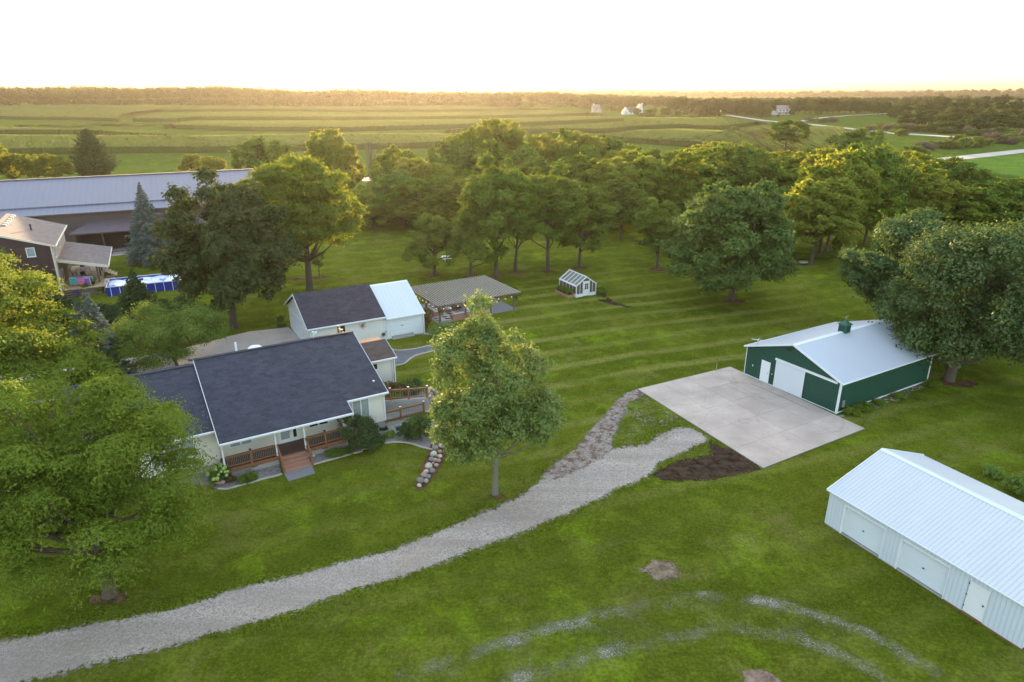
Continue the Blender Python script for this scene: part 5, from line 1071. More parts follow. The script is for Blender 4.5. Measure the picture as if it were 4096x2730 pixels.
m = MB(); m.tube([(x, y, BR + 1.1), (x, y, BR + 1.6)], .015, 5); m.bar((x - .25, y, BR + 1.45), (x + .25, y, BR + 1.45), .025); m.bar((x, y - .15, BR + 1.35), (x, y + .15, BR + 1.35), .02); m.slab([(x + .12, y, BR + 1.42), (x + .3, y, BR + 1.42), (x + .3, y + .01, BR + 1.6), (x + .12, y + .01, BR + 1.5)], .02); m.build('weather_vane', M['metal_grey'], o)
AN = thing('tv_antenna', 'small white antenna at the left corner of the barn roof', 'antenna', GL(BO, BA, .25, 9.1, 3.15), R(BA)); m = MB(); m.tube([(0, 0, 0), (.1, 0, .35), (.1, .1, .5)], .025, 6); m.build('mast', M['metal_grey'], AN); m = MB(); m.bar((-.1, .6, .5), (.2, -.4, .6), .07, .03); m.bar((-.1, -.1, .55), (.4, .2, .58), .05, .02); m.build('array', M['white_trim'], AN)
m = MB(); m.box(.5, .74, -.14, -.032, .55, 1.15); m.build('meter_box', M['metal_grey'], Bn)
M['weed'] = L_['lime']
for i, (u, rd, hh) in enumerate([(1.0, .7, .55), (2.4, .9, .45), (3.3, .5, .5), (5.0, .6, .3), (7.6, .5, .35), (13.0, .7, .4)]):
    p = GL(BO, BA, u, -.75); bush('weeds', ['large', 'wide', 'small', 'low', 'thin', 'round'][i] + ' clump of weeds along the barn wall, %s from the near corner' % ORD[i], p, hh, rd, L_['wind'], 350 + i, 900, .11, cat='weeds', group='weeds along the barn')
t = thing('marker_post', 'thin pale post with a reddish top at the corner of the concrete pad', 'post', c4(644, 402)); m = MB(); m.tube([(0, 0, 0), (0, 0, .95)], .03, 6); m.build('pole', M['metal_grey'], t); m = MB(); m.tube([(0, 0, .952), (0, 0, 1.12)], [.05, .04], 6); m.build('cap', plain('faded_red', (.3, .1, .06), .6, .1), t)
m = MB(); a_, b_ = c4(838, 470), c4(1160, 612); m.tube([(a_[0], a_[1], .085), ((a_[0] + b_[0]) / 2 + .1, (a_[1] + b_[1]) / 2, .085), (b_[0], b_[1], .085)], .012, 5); tag(m.build('garden_hose', plain('green_hose', (.05, .16, .12), .5, .1)), 'thin green hose stretched over the concrete pad in front of the barn', 'hose')
m = MB(); m.box(-.25, .25, -.1, .1, 0, .07); o = m.build('splash_block', M['metal_grey']); p = c4(1338, 648); o.location = (p[0], p[1], 0.02); o.rotation_euler[2] = .3; tag(o, 'grey block at the near corner of the green barn', 'splash block')

# ------------------------------------------------------------------ white shed
SO, SA = (19.8, 36.5), -63.2
Sh = root_of('shed', 'long white ribbed metal shed with two roller doors at the lower right', 'shed', SO, SA)
SLn, SWd, SE, SR = 11.62, 9.1, 2.46, 4.12; sS = (SR - SE) / (SWd / 2)
m = MB()
for (a, b) in [(0, 1.12), (3.86, 4.86), (7.66, 8.65), (9.72, SLn)]: m.box(a, b, 0, .12, .08, SE)
for (a, b) in [(1.12, 3.86), (4.86, 7.66), (8.65, 9.72)]: m.box(a, b, 0, .12, 2.04, SE)
m.box(0, .12, .121, SWd, .08, SE); m.box(SLn - .12, SLn, .121, SWd, .08, SE); m.box(.121, SLn - .121, SWd - .12, SWd, .08, SE)
for u in (0.001, SLn - .121): m.prism([(u, .0, SE + .002), (u, SWd, SE + .002), (u, SWd / 2, SR - .02)][::-1], (.12, 0, 0))
m.build('wall', M['shed_wall'], Sh)
gable_roof(Sh, -.12, SLn + .14, -.14, SWd + .14, SWd / 2, SR + .06, sS, M['shed_roof'], .05, plain('pale_blue_ridge', (.58, .63, .68), .4, .05))
for (a, b) in [(1.2, 3.82), (4.92, 7.62)]:
    m = MB(); m.box(a, b, .16, .2, .10, 2.02); o = m.build('roller_door', M['roll_door'], Sh); m = MB(); m.bar(((a + b) / 2 - .05, .13, 1.0), ((a + b) / 2 + .05, .13, 1.0), .05); m.build('handle', M['black'], o)
    m = MB(); m.box(a - .08, a - .0, -.02, .158, .02, 2.04); m.box(b, b + .04, -.02, .158, .02, 2.04); m.box(a - .08, b + .04, -.02, .158, 2.022, 2.10); m.build('door_frame', M['white_trim'], Sh)
m = MB(); m.box(8.68, 9.70, .03, .08, .10, 2.03); o = m.build('walk_door', M['white_trim'], Sh); m = MB(); m.bar((9.55, 0, 1.0), (9.55, 0, 1.08), .06); m.build('handle', M['black'], o)
for z in (.4, 1.1, 1.8): m = MB(); m.box(8.64, 8.70, .005, .028, z, z + .08); m.build('hinge', M['black'], o)
m = MB(); m.box(7.7, SLn, -.04, .1, -.05, .075); m.build('sill_board', M['cedar'], Sh); m = MB(); m.box(.05, 7.7, .02, .1, -.05, .075); m.box(1.15, 7.65, .1, .6, -.05, .06); m.build('sill', M['concrete_wall'], Sh)
m = MB(); m.bar((-.14, -.16, SE + .0), (-.14, SWd / 2, SR + .02), .04, .12); m.bar((-.14, SWd + .16, SE), (-.14, SWd / 2, SR + .02), .04, .12); m.bar((-.1, -.17, SE - .0), (SLn + .1, -.17, SE - .0), .04, .06); m.build('trim', M['white_trim'], Sh)
b = at(4082, 1975, 0); bush('shrub', 'leafy green bush cut by the right edge behind the white shed', (b[0], b[1], 0), 1.5, 1.0, L_['lime'], 360, 2600, .14)
b = at(3960, 1900, 0); bush('weeds', 'low weeds behind the white shed roof', (b[0], b[1], 0), .6, .8, L_['lime'], 361, 900, .12, cat='weeds')

# ------------------------------------------------------------------ long metal building
LO, LA = (-64.7, 114.9), 25
Lb = root_of('arena_building', 'long low metal building with a grey-blue ribbed roof at upper left', 'building', LO, LA)
m = MB(); gable_body(m, -75, 21.6, 0, 27, 0, 13.4, 10.6, .285, .3); m.build('wall', M['brown_metal'], Lb)
m = MB(); m.slab([(-76, 2.2, 7.55), (22, 2.2, 7.55), (22, 13.4, 10.75), (-76, 13.4, 10.75)], .15); m.build('roof', M['long_roof'], Lb)
m = MB(); m.slab([(-76, -.5, 6.55), (22, -.5, 6.55), (22, 2.5, 7.41), (-76, 2.5, 7.41)], .12); m.build('roof', M['long_roof'], Lb)
m = MB(); m.slab([(22, 27.3, 6.8), (-76, 27.3, 6.8), (-76, 13.402, 10.75), (22, 13.402, 10.75)], .15); m.build('roof', M['long_roof'], Lb)
m = MB(); m.bar((-76, 13.4, 10.8), (22, 13.4, 10.8), .7, .12); m.bar((-76, -.56, 6.48), (22, -.56, 6.48), .1, .2); m.build('trim', plain('brown_trim', (.10, .07, .075), .5, .1), Lb)
m = MB(); m.prism([(-8.6, -2.9, 3.55), (22, -2.9, 3.55), (22, -.002, 5.1), (-5.6, -.002, 5.1)], (0, 0, -.12)); m.add([(-8.6, -2.9, 3.56), (-5.6, -.002, 5.11), (-8.6, -.002, 3.56)], [(0, 1, 2)]); m.build('lean_to_roof', M['brown_roof'], Lb)
m = MB(); m.bar((-8.6, -2.95, 3.5), (22, -2.95, 3.5), .1, .2); m.build('lean_to_fascia', M['brown_metal'], Lb)
for k in range(8): m = MB(); m.box(-8.2 + k * 4.2, -8.0 + k * 4.2, -2.8, -2.6, 0, 3.4); m.build('post', M['brown_metal'], Lb)
m = MB(); m.box(-8, 21, -.05, -.003, .2, 2.9); m.box(-18, -14.5, -.05, -.003, .2, 3.2); m.box(-13.8, -10.4, -.05, -.003, .2, 3.2); m.build('stall_openings', M['dark_opening'], Lb)
m = MB(); m.box(-14.2, -13.4, -.06, -.003, 5.6, 6.3); m.box(-12.8, -12, -.06, -.003, 5.6, 6.3); m.build('wall_lamps', M['brown_metal'], Lb)
t = thing('board_fence', 'low brown board fence in front of the long metal building', 'fence', (LO[0], LO[1], 0), R(LA))
for k in range(6): m = MB(); m.box(-9 + k * 3, -8.85 + k * 3, -3.9, -3.75, 0, 1.1); m.build('post', M['weathered'], t)
m = MB()
for z in (.35, .75): m.box(-9.2, 6.4, -3.74, -3.70, z, z + .2)
m.build('rail', M['weathered'], t)
q = [GL(LO, LA, -12, -5), GL(LO, LA, 20, -5), GL(LO, LA, 20, 0), GL(LO, LA, -12, 0)]; plate('stable_yard', q, M['concrete_new'], .03)

# ------------------------------------------------------------------ neighbour's house
NO, NA = (-58.6, 85.5), 27
Nh = root_of('house', 'red-brown sided house with a tan shingle roof at the left edge', 'house', NO, NA)
nl_ = lambda u, v, z=0: GL(NO, NA, u, v, z)
m = MB(); m.prism([(0, 0, -.1), (0, 0, 7.0), (-6.2, 0, 9.05), (-12.4, 0, 7.0), (-12.4, 0, -.1)], (0, 14.6, 0)); m.build('wall', M['maroon'], Nh)
m = MB(); m.box(.002, .05, .1, 14.6, 0, 6.95); m.build('side_wall', siding('beige_siding', (.40, .32, .27), .16, False, line=.8), Nh)
m = MB(); m.slab([(.5, -.35, 7.0), (.5, 15.1, 7.0), (-6.2, 15.1, 9.24), (-6.2, -.35, 9.24)], .15); m.build('roof', M['roof_tan'], Nh)
m = MB(); m.slab([(-12.9, 15.1, 7.0), (-12.9, -.35, 7.0), (-6.202, -.35, 9.24), (-6.202, 15.1, 9.24)], .15); m.build('roof', M['roof_tan'], Nh)
cream = plain('cream_trim', (.62, .56, .46), .5, .05)
m = MB(); m.bar((.56, -.4, 6.9), (.56, 15.1, 6.9), .12, .18); m.build('gutter', cream, Nh)
m = MB(); m.slab([(.5, -.42, 7.02), (.5, -.352, 7.02), (-6.2, -.352, 9.26), (-6.2, -.42, 9.26)], .24); m.slab([(-6.2, -.42, 9.26), (-6.2, -.352, 9.26), (-12.9, -.352, 7.02), (-12.9, -.42, 7.02)], .24); m.build('rake_board', cream, Nh)
m = MB(); m.box(-.12, .09, -.06, -.002, 0, 6.9); m.box(.052, .10, -.06, .12, 0, 6.9); m.build('corner_trim', cream, Nh)
window(Nh, -2.75, -1.8, -.002, 5.75, 6.95, gl='glass_blind'); window(Nh, .9, 1.7, .054, 5.2, 6.6, out=1, axis='u', gl='glass_dark'); window(Nh, 6.4, 7.2, .054, 5.4, 6.5, out=1, axis='u', gl='glass_dark')
for q in range(6):
    m = MB(); m.box(-5.5, -5.1, 13.4 - q * 1.5, 13.9 - q * 1.5, 8.7, 9.12); m.build('roof_vent', M['metal_grey'], Nh)
m = MB(); m.tube([(-2.6, 6.5, 7.7), (-2.6, 6.5, 8.9)], .1, 8); m.build('vent_pipe', M['black'], Nh)
m = MB(); m.slab([(.06, 1.7, 4.75), (5.6, 2.3, 3.25), (5.6, 15.2, 3.25), (.06, 14.3, 4.75)], .18); m.build('porch_roof', M['roof_tan'], Nh)
m = MB(); m.bar((.06, 1.64, 4.62), (5.62, 2.24, 3.12), .08, .36); m.build('porch_fascia', cream, Nh); m = MB(); m.bar((5.66, 2.2, 3.14), (5.66, 15.2, 3.14), .1, .2); m.build('porch_gutter', cream, Nh)
for v in (2.7, 6.3, 9.6, 13.4): m = MB(); m.box(4.1, 4.3, v - .1, v + .1, 1.0, 3.45); m.build('porch_post', M['weathered'], Nh)
m = MB(); m.box(.1, 4.45, .3, 14.5, .88, 1.0); m.box(4.452, 6.0, .3, 4.6, .88, 1.0); m.build('deck', M['deck_tan'], Nh); m = MB(); m.box(.12, 4.4, .4, 14.4, -.1, .87); m.build('deck_base', M['weathered'], Nh)
m = MB(); m.box(.054, .1, 3.0, 5.0, 1.05, 3.2); pd = m.build('patio_door', M['white_trim'], Nh); m = MB(); m.box(.104, .12, 3.15, 4.85, 1.15, 3.05); m.build('pane', M['glass_dark'], pd)
m = MB(); [m.box(4.46 + k * .36, 4.86 + k * .36, 9.4, 11.6, .82 - .22 * k - .07, .82 - .22 * k) for k in range(4)]; m.box(4.5, 5.6, 9.42, 9.5, .0, .2); m.build('deck_steps', plain('new_lumber', (.55, .42, .28), .7, .15, 4), Nh)
m = MB(); [m.box(.3, 1.6, .0 - .3 * k, .3 - .3 * k, .72 - .22 * k - .06, .72 - .22 * k) for k in range(4)]; m.build('front_steps', M['weathered'], Nh)
# things on the deck
t = thing('towel_rack', 'white pipe rack hung with turquoise, pink and purple towels', 'towel rack', c1(955, 955, 1.01), R(NA - 25)); t.scale = (1.2, 1.2, 1.15); m = MB(); 
for z in (.25, .95): m.tube([(-1.1, 0, z), (1.1, 0, z)], .03, 6); m.tube([(-1.1, .5, z), (1.1, .5, z)], .03, 6)
for x in (-1.1, 1.1):
    for y in (0, .5): m.tube([(x, y, 0), (x, y, .95)], .03, 6)
m.build('frame', M['white_trim'], t)
for i, (x0, x1, y, c) in enumerate([(-1.05, -.3, .02, (.05, .42, .42)), (-.3, .55, -.02, (.55, .16, .30)), (.5, 1.05, .03, (.20, .09, .42)), (-.9, .9, .5, (.03, .04, .35))]):
    m = MB(); n = 8; vs = []
    for a in range(n + 1):
        x = x0 + (x1 - x0) * a / n
        for (dy, z) in ((-.10, .25 + .05 * math.sin(a * 2)), (-.05, .65), (0, 1.0), (.05, .7), (.12, .3)): vs.append((x, y + dy * (1 + .3 * math.sin(a * 1.7)), z))
    m.add(vs, [(a * 5 + k, (a + 1) * 5 + k, (a + 1) * 5 + k + 1, a * 5 + k + 1) for a in range(n) for k in range(4)]); o = m.build('towel', plain('towel_%d' % i, c, .95, .2, 8), t); s_ = o.modifiers.new('s', 'SOLIDIFY'); s_.thickness = .02
def garden_chair(lab, loc, rz, c, h=.9):
    t = thing('garden_chair', lab, 'chair', loc, rz); mt = plain('chair_paint_' + lab[:4], c, .5, .1)
    m = MB(); m.slab([(-.28, -.3, .45), (.28, -.3, .45), (.28, .25, .4), (-.28, .25, .4)], .04); m.build('seat', mt, t); m = MB(); m.slab([(-.28, .26, .4), (.28, .26, .4), (.28, .45, h), (-.28, .45, h)], .04); m.build('backrest', mt, t)
    for x in (-.27, .27):
        for y in (-.27, .27): m = MB(); m.bar((x, y, 0), (x, y, .42), .05); m.build('leg', mt, t)
    for x in (-.31, .31): m = MB(); m.bar((x, -.3, .65), (x, .3, .65), .07, .03); m.build('armrest', mt, t)
garden_chair('blue garden chair standing on the ground below the towel rack', c1(900, 1075, 0), R(NA) + 3.4, (.03, .08, .30), 1.0)
dt = thing('patio_table', 'pale patio table under the porch roof of the red-brown house', 'table', c1(985, 800, 1.0), R(NA)); m = MB(); m.box(-.9, .9, -.55, .55, .68, .73); m.build('table_top', cream, dt)
for x in (-.8, .8):
    for y in (-.45, .45): m = MB(); m.bar((x, y, 0), (x, y, .68), .05); m.build('leg', M['metal_grey'], dt)
garden_chair('brown patio chair left of the pale patio table', c1(880, 835, 1.0), R(NA) + 1.6, (.08, .05, .035)); garden_chair('brown patio chair in front of the pale patio table', c1(985, 850, 1.0), R(NA) + 3.1, (.08, .05, .035)); garden_chair('dark patio chair behind the pale patio table', c1(975, 760, 1.0), R(NA), (.05, .04, .03))
for i, (x, y, z, lab) in enumerate([(1075, 1010, .3, 'grey pot with a leafy plant below the deck edge'), (1190, 1040, 0, 'pale square planter with grassy leaves on the ground'), (1000, 1000, .6, 'long planter trailing green leaves at the deck edge'), (1100, 930, 1.09, 'dark pot with a plant on the deck')]):
    t = thing('potted_plant', lab, 'potted plant', c1(x, y, z)); m = MB(); m.tube([(0, 0, 0), (0, 0, .35)], [.2, .28], 10); m.build('pot', M['metal_grey'] if i < 3 else M['black'], t); o = link(bpy.data.objects.new('foliage', make_bush(370 + i, .6, .45, L_['grove'], 500, .13))); o.parent = t; o.location = (0, 0, .3)
    m = MB(); m.tube([(0, 0, -max(z if z < 1 else 0.0, .0)), (0, 0, -.001)], .1, 6) if 0 < z < 1 else None
    if m.v: m.build('stand', M['weathered'], t)
m = MB(); m.ball((0, 0, 0), .17, 12, 8); o = m.build('pumpkin', plain('orange', (.55, .18, .03), .5, .1)); p = c1(935, 985, 1.3); o.location = p; tag(o, 'orange ball above the blue garden chair', 'ball')
# pool
PLO, PLA = (-53.2, 86.2), 24
Pl = root_of('pool', 'blue above-ground frame pool covered with a white and blue sheet', 'pool', PLO, PLA); blue = plain('pool_blue', (.012, .035, .30), .4, .15, 3)
PLx, PLy, PLz = 9.2, 4.6, 1.25
m = MB(); m.box(0, PLx, 0, .08, .02, PLz); m.box(0, PLx, PLy - .08, PLy, .02, PLz); m.box(0, .08, .081, PLy - .081, .02, PLz); m.box(PLx - .08, PLx, .081, PLy - .081, .02, PLz); m.build('pool_wall', blue, Pl)
wt_ = (lambda k: (k.bsdf(k.ramp(k.noise(k.obj(), .9, 4, .5, .8), [(.0, (.62, .66, .72)), (.55, (.66, .70, .76)), (.62, (.04, .14, .55))]), .35, None, 0, .6), k.m)[1])(NM('pool_cover'))
m = MB(); n = 24
vs = [(PLx * i / n, PLy * j / 12, 1.05 + .05 * math.sin(i * 1.3 + j) + .04 * math.sin(j * 2.1)) for i in range(n + 1) for j in range(13)]
m.add([(min(max(x, .1), PLx - .1), min(max(y, .1), PLy - .1), z) for x, y, z in vs], [(i * 13 + j, (i + 1) * 13 + j, (i + 1) * 13 + j + 1, i * 13 + j + 1) for i in range(n) for j in range(12)]); m.build('pool_cover', wt_, Pl, smooth=True)
m = MB(); m.tube([(0, 0, PLz), (PLx, 0, PLz), (PLx, PLy, PLz), (0, PLy, PLz), (0, 0, PLz)], .06, 8); m.build('rim', plain('pale_rim', (.62, .64, .70), .4, .05), Pl)
for k in range(9): m = MB(); m.bar((.5 + k * 1.05, -.03, 0), (.5 + k * 1.05, -.03, PLz), .06); m.bar((.5 + k * 1.05, -.35, 0), (.5 + k * 1.05, -.04, .75), .04); m.build('pool_leg', M['white_trim'], Pl)
t = thing('pool_ladder', 'white pool ladder at the left end of the pool', 'ladder', GL(PLO, PLA, -.1, 2.6), R(PLA)); m = MB(); m.sm = True
for y in (-.25, .25): m.tube([(-.5, y, 0), (-.15, y, 1.6), (.05, y, 1.75), (.25, y, 1.6), (.35, y, 1.0)], .03, 6)
m.build('side_rails', M['white_trim'], t); m = MB(); [m.box(-.5 + k * .08, -.32 + k * .08, -.24, .24, .25 + k * .3, .29 + k * .3) for k in range(4)]; m.build('treads', M['white_trim'], t)
t = thing('bird_feeder', 'small white and black feeder hanging near the blue spruce', 'bird feeder', c1(1872, 760, 0)); m = MB(); m.tube([(0, 0, 0), (0, 0, 2.0), (.25, 0, 2.1)], .02, 5); m.build('pole', M['black'], t); m = MB(); m.box(.12, .42, -.15, .15, 1.55, 1.9); m.build('feeder_box', M['white_trim'], t)
b = c1(1830, 770); bush('shrub', 'airy flowering shrub beside the dark oak', (b[0], b[1], 0), 1.8, .9, L_['far_y'], 380, 900, .15)

# ------------------------------------------------------------------ houses far off
def far_house(name, label, p0, az, parts, wall, roof, trims=()):
    b = at(*p0); t = thing(name, label, 'house', (b[0], b[1], b[2] - .3), R(az)); t.scale = (.86, .86, .86)
    for (u0, u1, v0, v1, he, hr, ax) in parts:
        m = MB()
        if ax == 'u': gable_body(m, u0, u1, v0, v1, 0, (v0 + v1) / 2, hr, (hr - he) / ((v1 - v0) / 2), .1); m.build('wall', wall, t); gable_roof(t, u0 - .4, u1 + .4, v0 - .4, v1 + .4, (v0 + v1) / 2, hr, (hr - he) / ((v1 - v0) / 2), roof, .2)
        else:
            c = (u0 + u1) / 2; s_ = (hr - he) / ((u1 - u0) / 2); m.prism([(u0, v0, 0), (u1, v0, 0), (u1, v0, he - .1), (c, v0, hr - .1), (u0, v0, he - .1)], (0, v1 - v0, 0)); m.build('wall', wall, t)
            m = MB(); m.slab([(u0 - .4, v1 + .4, he - .4 * s_), (u0 - .4, v0 - .4, he - .4 * s_), (c, v0 - .4, hr), (c, v1 + .4, hr)], .2); m.build('roof', roof, t)
            m = MB(); m.slab([(u1 + .4, v0 - .4, he - .4 * s_), (u1 + .4, v1 + .4, he - .4 * s_), (c + .002, v1 + .4, hr), (c + .002, v0 - .4, hr)], .2); m.build('roof', roof, t)
    return t
wp = plain('white_paint', (.50, .52, .56), .6, .04); tp = plain('tan_paint', (.36, .30, .27), .7, .05); rf = plain('far_grey_roof', (.07, .07, .085), .8, .1); rb_ = plain('far_brown_roof', (.20, .17, .17), .8, .1)
F_ = lambda x, y: (2200 + x * .51, 300 + y * .51)
t = far_house('house', 'far white house with a dark roof and tall white gable', F_(575, 312), 6, [(0, 7, 0, 9, 3.2, 7.6, 'v'), (7.01, 17, 2, 9, 3.4, 7.4, 'u'), (17.01, 22, 0, 10, 7.4, 11.4, 'v')], wp, rf)
m = MB(); m.box(21.2, 22.4, 4, 5, 8, 12.2); m.build('chimney', wp, t)
for u in (2.5, 9, 12): m = MB(); m.box(u, u + 1.2, (-.06 if u < 7 else 1.94), (-.003 if u < 7 else 1.997), 1.2, 2.6); m.build('window', M['glass_dark'], t)
t = far_house('house', 'far tan house with a brown roof left of the white one', F_(345, 298), 10, [(0, 9, 4, 12, 5.6, 9.6, 'u'), (3, 9.5, 0, 3.99, 3.6, 7.2, 'v')], tp, rb_)
m = MB(); m.box(1, 2, 7, 8, 8, 10.8); m.build('chimney', wp, t)
t = far_house('house', 'far two-storey house with a long porch', F_(1712, 316), 4, [(10, 24, 0, 9, 7.0, 10.4, 'u'), (0, 9.99, 1, 8, 3.2, 6.0, 'v')], plain('grey_paint', (.45, .43, .45), .7, .05), rb_)
for (u, z) in [(12, 4.4), (16, 4.4), (20, 4.4), (12, 1.2), (19, 1.2)]: m = MB(); m.box(u, u + 1.3, -.06, -.003, z, z + 1.5); m.build('window', M['glass_dark'], t)
m = MB(); m.slab([(9.8, -2.4, 2.8), (24.2, -2.4, 2.8), (24.2, -.003, 3.5), (9.8, -.003, 3.5)], .2); m.build('porch_roof', rb_, t)
for k in range(5): m = MB(); m.box(10 + k * 3.4, 10.25 + k * 3.4, -2.3, -2.05, 0, 2.6); m.build('porch_post', wp, t)
t = far_house('house', 'far low grey-roofed house between trees left of the two-storey one', F_(1340, 300), -10, [(0, 13, 0, 9, 3.2, 6.6, 'u')], plain('beige_paint', (.42, .38, .38), .7, .05), rb_)
m = MB(); m.box(12.0, 13.0, -.06, -.003, .8, 2.4); m.build('window', M['glass_dark'], t)
t = thing('parked_van', 'small white van by the drive left of the far two-storey house', 'van', at(*F_(1618, 302))); m = MB(); m.prism([(0, 0, .4), (5, 0, .4), (5, 0, 1.2), (4.2, 0, 1.35), (3.5, 0, 2.1), (.1, 0, 2.1)], (0, 1.9, 0)); m.build('body', wp, t)
for u in (1, 4): m = MB(); m.tube([(u, -.05, .35), (u, 1.95, .35)], .35, 12); m.build('wheel', M['black'], t)
t = thing('utility_pole', 'wooden utility pole near the far two-storey house', 'utility pole', at(*F_(1850, 328))); m = MB(); m.tube([(0, 0, 0), (0, 0, 9)], .16, 6); m.build('pole', M['weathered'], t); m = MB(); m.bar((-1.2, 0, 8.3), (1.2, 0, 8.3), .14); m.build('crossarm', M['weathered'], t)

# ------------------------------------------------------------------ small things on the far lawn
t = thing('picnic_table', 'white picnic table half hidden by the first grove tree', 'table', at(1500 + 570 * .51, 700 + 672 * .51, 0), .4); m = MB(); m.box(-.9, .9, -.38, .38, .70, .75); m.build('table_top', M['white_trim'], t)
for s_ in (-.7, .7): m = MB(); m.box(-.9, .9, s_ - .13, s_ + .13, .42, .46); m.build('bench', M['white_trim'], t)
for x in (-.6, .6): m = MB(); m.bar((x, -.7, 0), (x, -.2, .7), .07); m.bar((x, .7, 0), (x, .2, .7), .07); m.bar((x, -.7, .4), (x, .7, .4), .06); m.build('leg', M['white_trim'], t)
t = thing('feeder_pole', 'thin pole with small green and yellow feeders left of the first grove tree', 'bird feeder', at(1500 + 263 * .51, 700 + 690 * .51, 0)); m = MB(); m.tube([(0, 0, 0), (0, 0, 1.5)], .03, 5); m.bar((-.25, 0, 1.45), (.3, 0, 1.45), .03); m.build('pole', M['black'], t)
m = MB(); m.box(-.32, -.18, -.07, .07, 1.1, 1.42); m.build('green_feeder', plain('pale_green', (.2, .5, .3), .5, .1), t); m = MB(); m.box(.2, .34, -.07, .07, 1.05, 1.38); m.build('yellow_feeder', plain('pale_yellow', (.5, .5, .12), .5, .1), t)
t = thing('fire_ring', 'white-rimmed ring lying on the grass under the trees left of the maple', 'fire ring', at(2300 + 455 * .763, 600 + 495 * .763, 0)); m = MB(); m.sm = True; m.tube([(.6 * math.cos(k * .3), .6 * math.sin(k * .3), .3) for k in range(22)], .09, 6); m.build('rim', M['white_trim'], t); m = MB(); m.tube([(0, 0, 0), (0, 0, .28)], .55, 14); m.build('bowl', M['black'], t)
b = at(2300 + 375 * .763, 600 + 495 * .763, 0); t = thing('log_pile', 'low pile of dark logs under the trees left of the maple', 'log pile', b, .3); m = MB(); rr = random.Random(6)
for k in range(12): y = rr.uniform(-.5, .5); m.tube([(-1.4 + rr.uniform(-.3, .3), y, .15 + (k % 3) * .2), (1.3 + rr.uniform(-.3, .3), y + rr.uniform(-.2, .2), .15 + (k % 3) * .2)], .14, 7)
m.build('logs', M['bark'], t)
b = at(2300 + 1195 * .763, 600 + 603 * .763, 0); t = thing('garden_cart', 'small pale cart in the grass at the foot of the windbreak', 'cart', b); m = MB(); m.box(-.6, .6, -.35, .35, .3, .6); m.build('tub', M['metal_grey'], t)
for x in (-.4, .4): m = MB(); m.tube([(x, -.4, .2), (x, .4, .2)], .2, 10); m.build('wheel', M['black'], t)
m = MB(); m.bar((-.6, 0, .5), (-1.2, 0, .85), .04); m.build('handle', M['black'], t)

# -- trees standing alone, each with its own crown
path_poly = path_t + path_b[::-1]; bed_poly = edge2 + [HL(12.6, 2.0), HL(9, 1), HL(5.8, .1)]
tufts()
b = at(437, 2386, 0)
Proto(11, 13.8, 7.6, 2.4, 170, 110000, 0.17, L_['locust'], 0.36, forks=1, limb=70, flat=0.5, clump_r=0.17, droop=0.45, shape='round', up=0.65, inner=0.4, asp=0.35, cy=0.6, cx=-0.7).place('locust_tree', 'wide feathery green tree filling the lower left, beside the gravel drive', (b[0], b[1], 0))
b = at(-90, 1720, 0)
Proto(12, h_at(b, 900), 7.6, 3.5, 120, 42000, 0.24, L_['bright'], 0.36, limb=50, flat=0.55, clump_r=0.2, droop=0.2, up=0.7).place('ash_tree', 'tall yellow-green tree cut by the left edge of the photo', (b[0], b[1], 0))
b = at(220, 1720, 0)
Proto(13, 10.0, 5.6, 2.2, 90, 26000, 0.22, L_['locust'], 0.22, limb=40, flat=0.4, clump_r=0.22, droop=0.3, up=0.8, asp=0.4).place('locust_tree', 'smaller layered green tree behind the big feathery one at left', (b[0], b[1], 0))
b = at(1985, 1978, 0)
Proto(21, 13.6, 3.95, 3.7, 85, 40000, 0.20, L_['ash'], 0.22, 'bark_grey', limb=40, flat=0.9, clump_r=0.23, shape='pyramid', up=0.6, inner=0.3, asp=0.5).place('ash_tree', 'slender grey-trunked tree with a loose crown in the middle of the lawn', (b[0], b[1], 0), rz=1.0)
b = at(2925, 1198, 0)
Proto(31, 15.8, 7.6, 2.0, 190, 60000, 0.34, L_['maple'], 0.42, limb=40, flat=0.8, clump_r=0.16, shape='pyramid', up=0.6, inner=0.3, asp=0.8).place('maple_tree', 'full rounded green maple alone on the lawn beyond the green barn', (b[0], b[1], 0))
b = at(3796, 1523, 0)
Proto(41, 15.0, 8.4, 0.6, 210, 74000, 0.25, L_['oak'], 0.5, limb=50, flat=0.75, clump_r=0.18, shape='round', up=0.6, asp=0.7, cx=1.6).place('oak_tree', 'broad dark green oak behind the right end of the green barn', (b[0], b[1], 0))
b = at(3590, 1330, 0)
Proto(42, 14.0, 6.8, 0.8, 150, 48000, 0.27, L_['oak'], 0.4, limb=40, flat=0.75, clump_r=0.19, up=0.6, asp=0.7).place('oak_tree', 'greyish green oak crown reaching over the back corner of the green barn', (b[0], b[1], 0))
b = at(935, 1315, 0)
Proto(51, 16.8, 7.0, 2.2, 190, 60000, 0.32, L_['darkoak'], 0.48, limb=40, flat=0.85, clump_r=0.17, shape='oval', up=0.6, inner=0.3, asp=0.7, cx=0.9).place('oak_tree', 'massive dark brown-green oak between the garage and the long metal building', (b[0], b[1], 0))
b = at(1240, 1158, 0)
Proto(61, 18.8, 7.8, 2.6, 190, 62000, 0.33, L_['walnut'], 0.5, limb=50, flat=0.65, clump_r=0.18, shape='round', up=0.75, inner=0.3, asp=0.5).place('walnut_tree', 'tall golden-green domed tree behind the garage with a bare lower trunk', (b[0], b[1], 0), rz=0.5)
b = at(700, 1465, 0)
Proto(71, 6.1, 5.4, 1.0, 90, 26000, 0.19, L_['crab'], 0.16, limb=50, forks=4, flat=0.6, clump_r=0.22, shape='spread', up=0.7, asp=0.5).place('crabapple_tree', 'low many-stemmed round tree behind the left end of the house roof', (b[0], b[1], 0))
b = at(1277, 1113, 0)
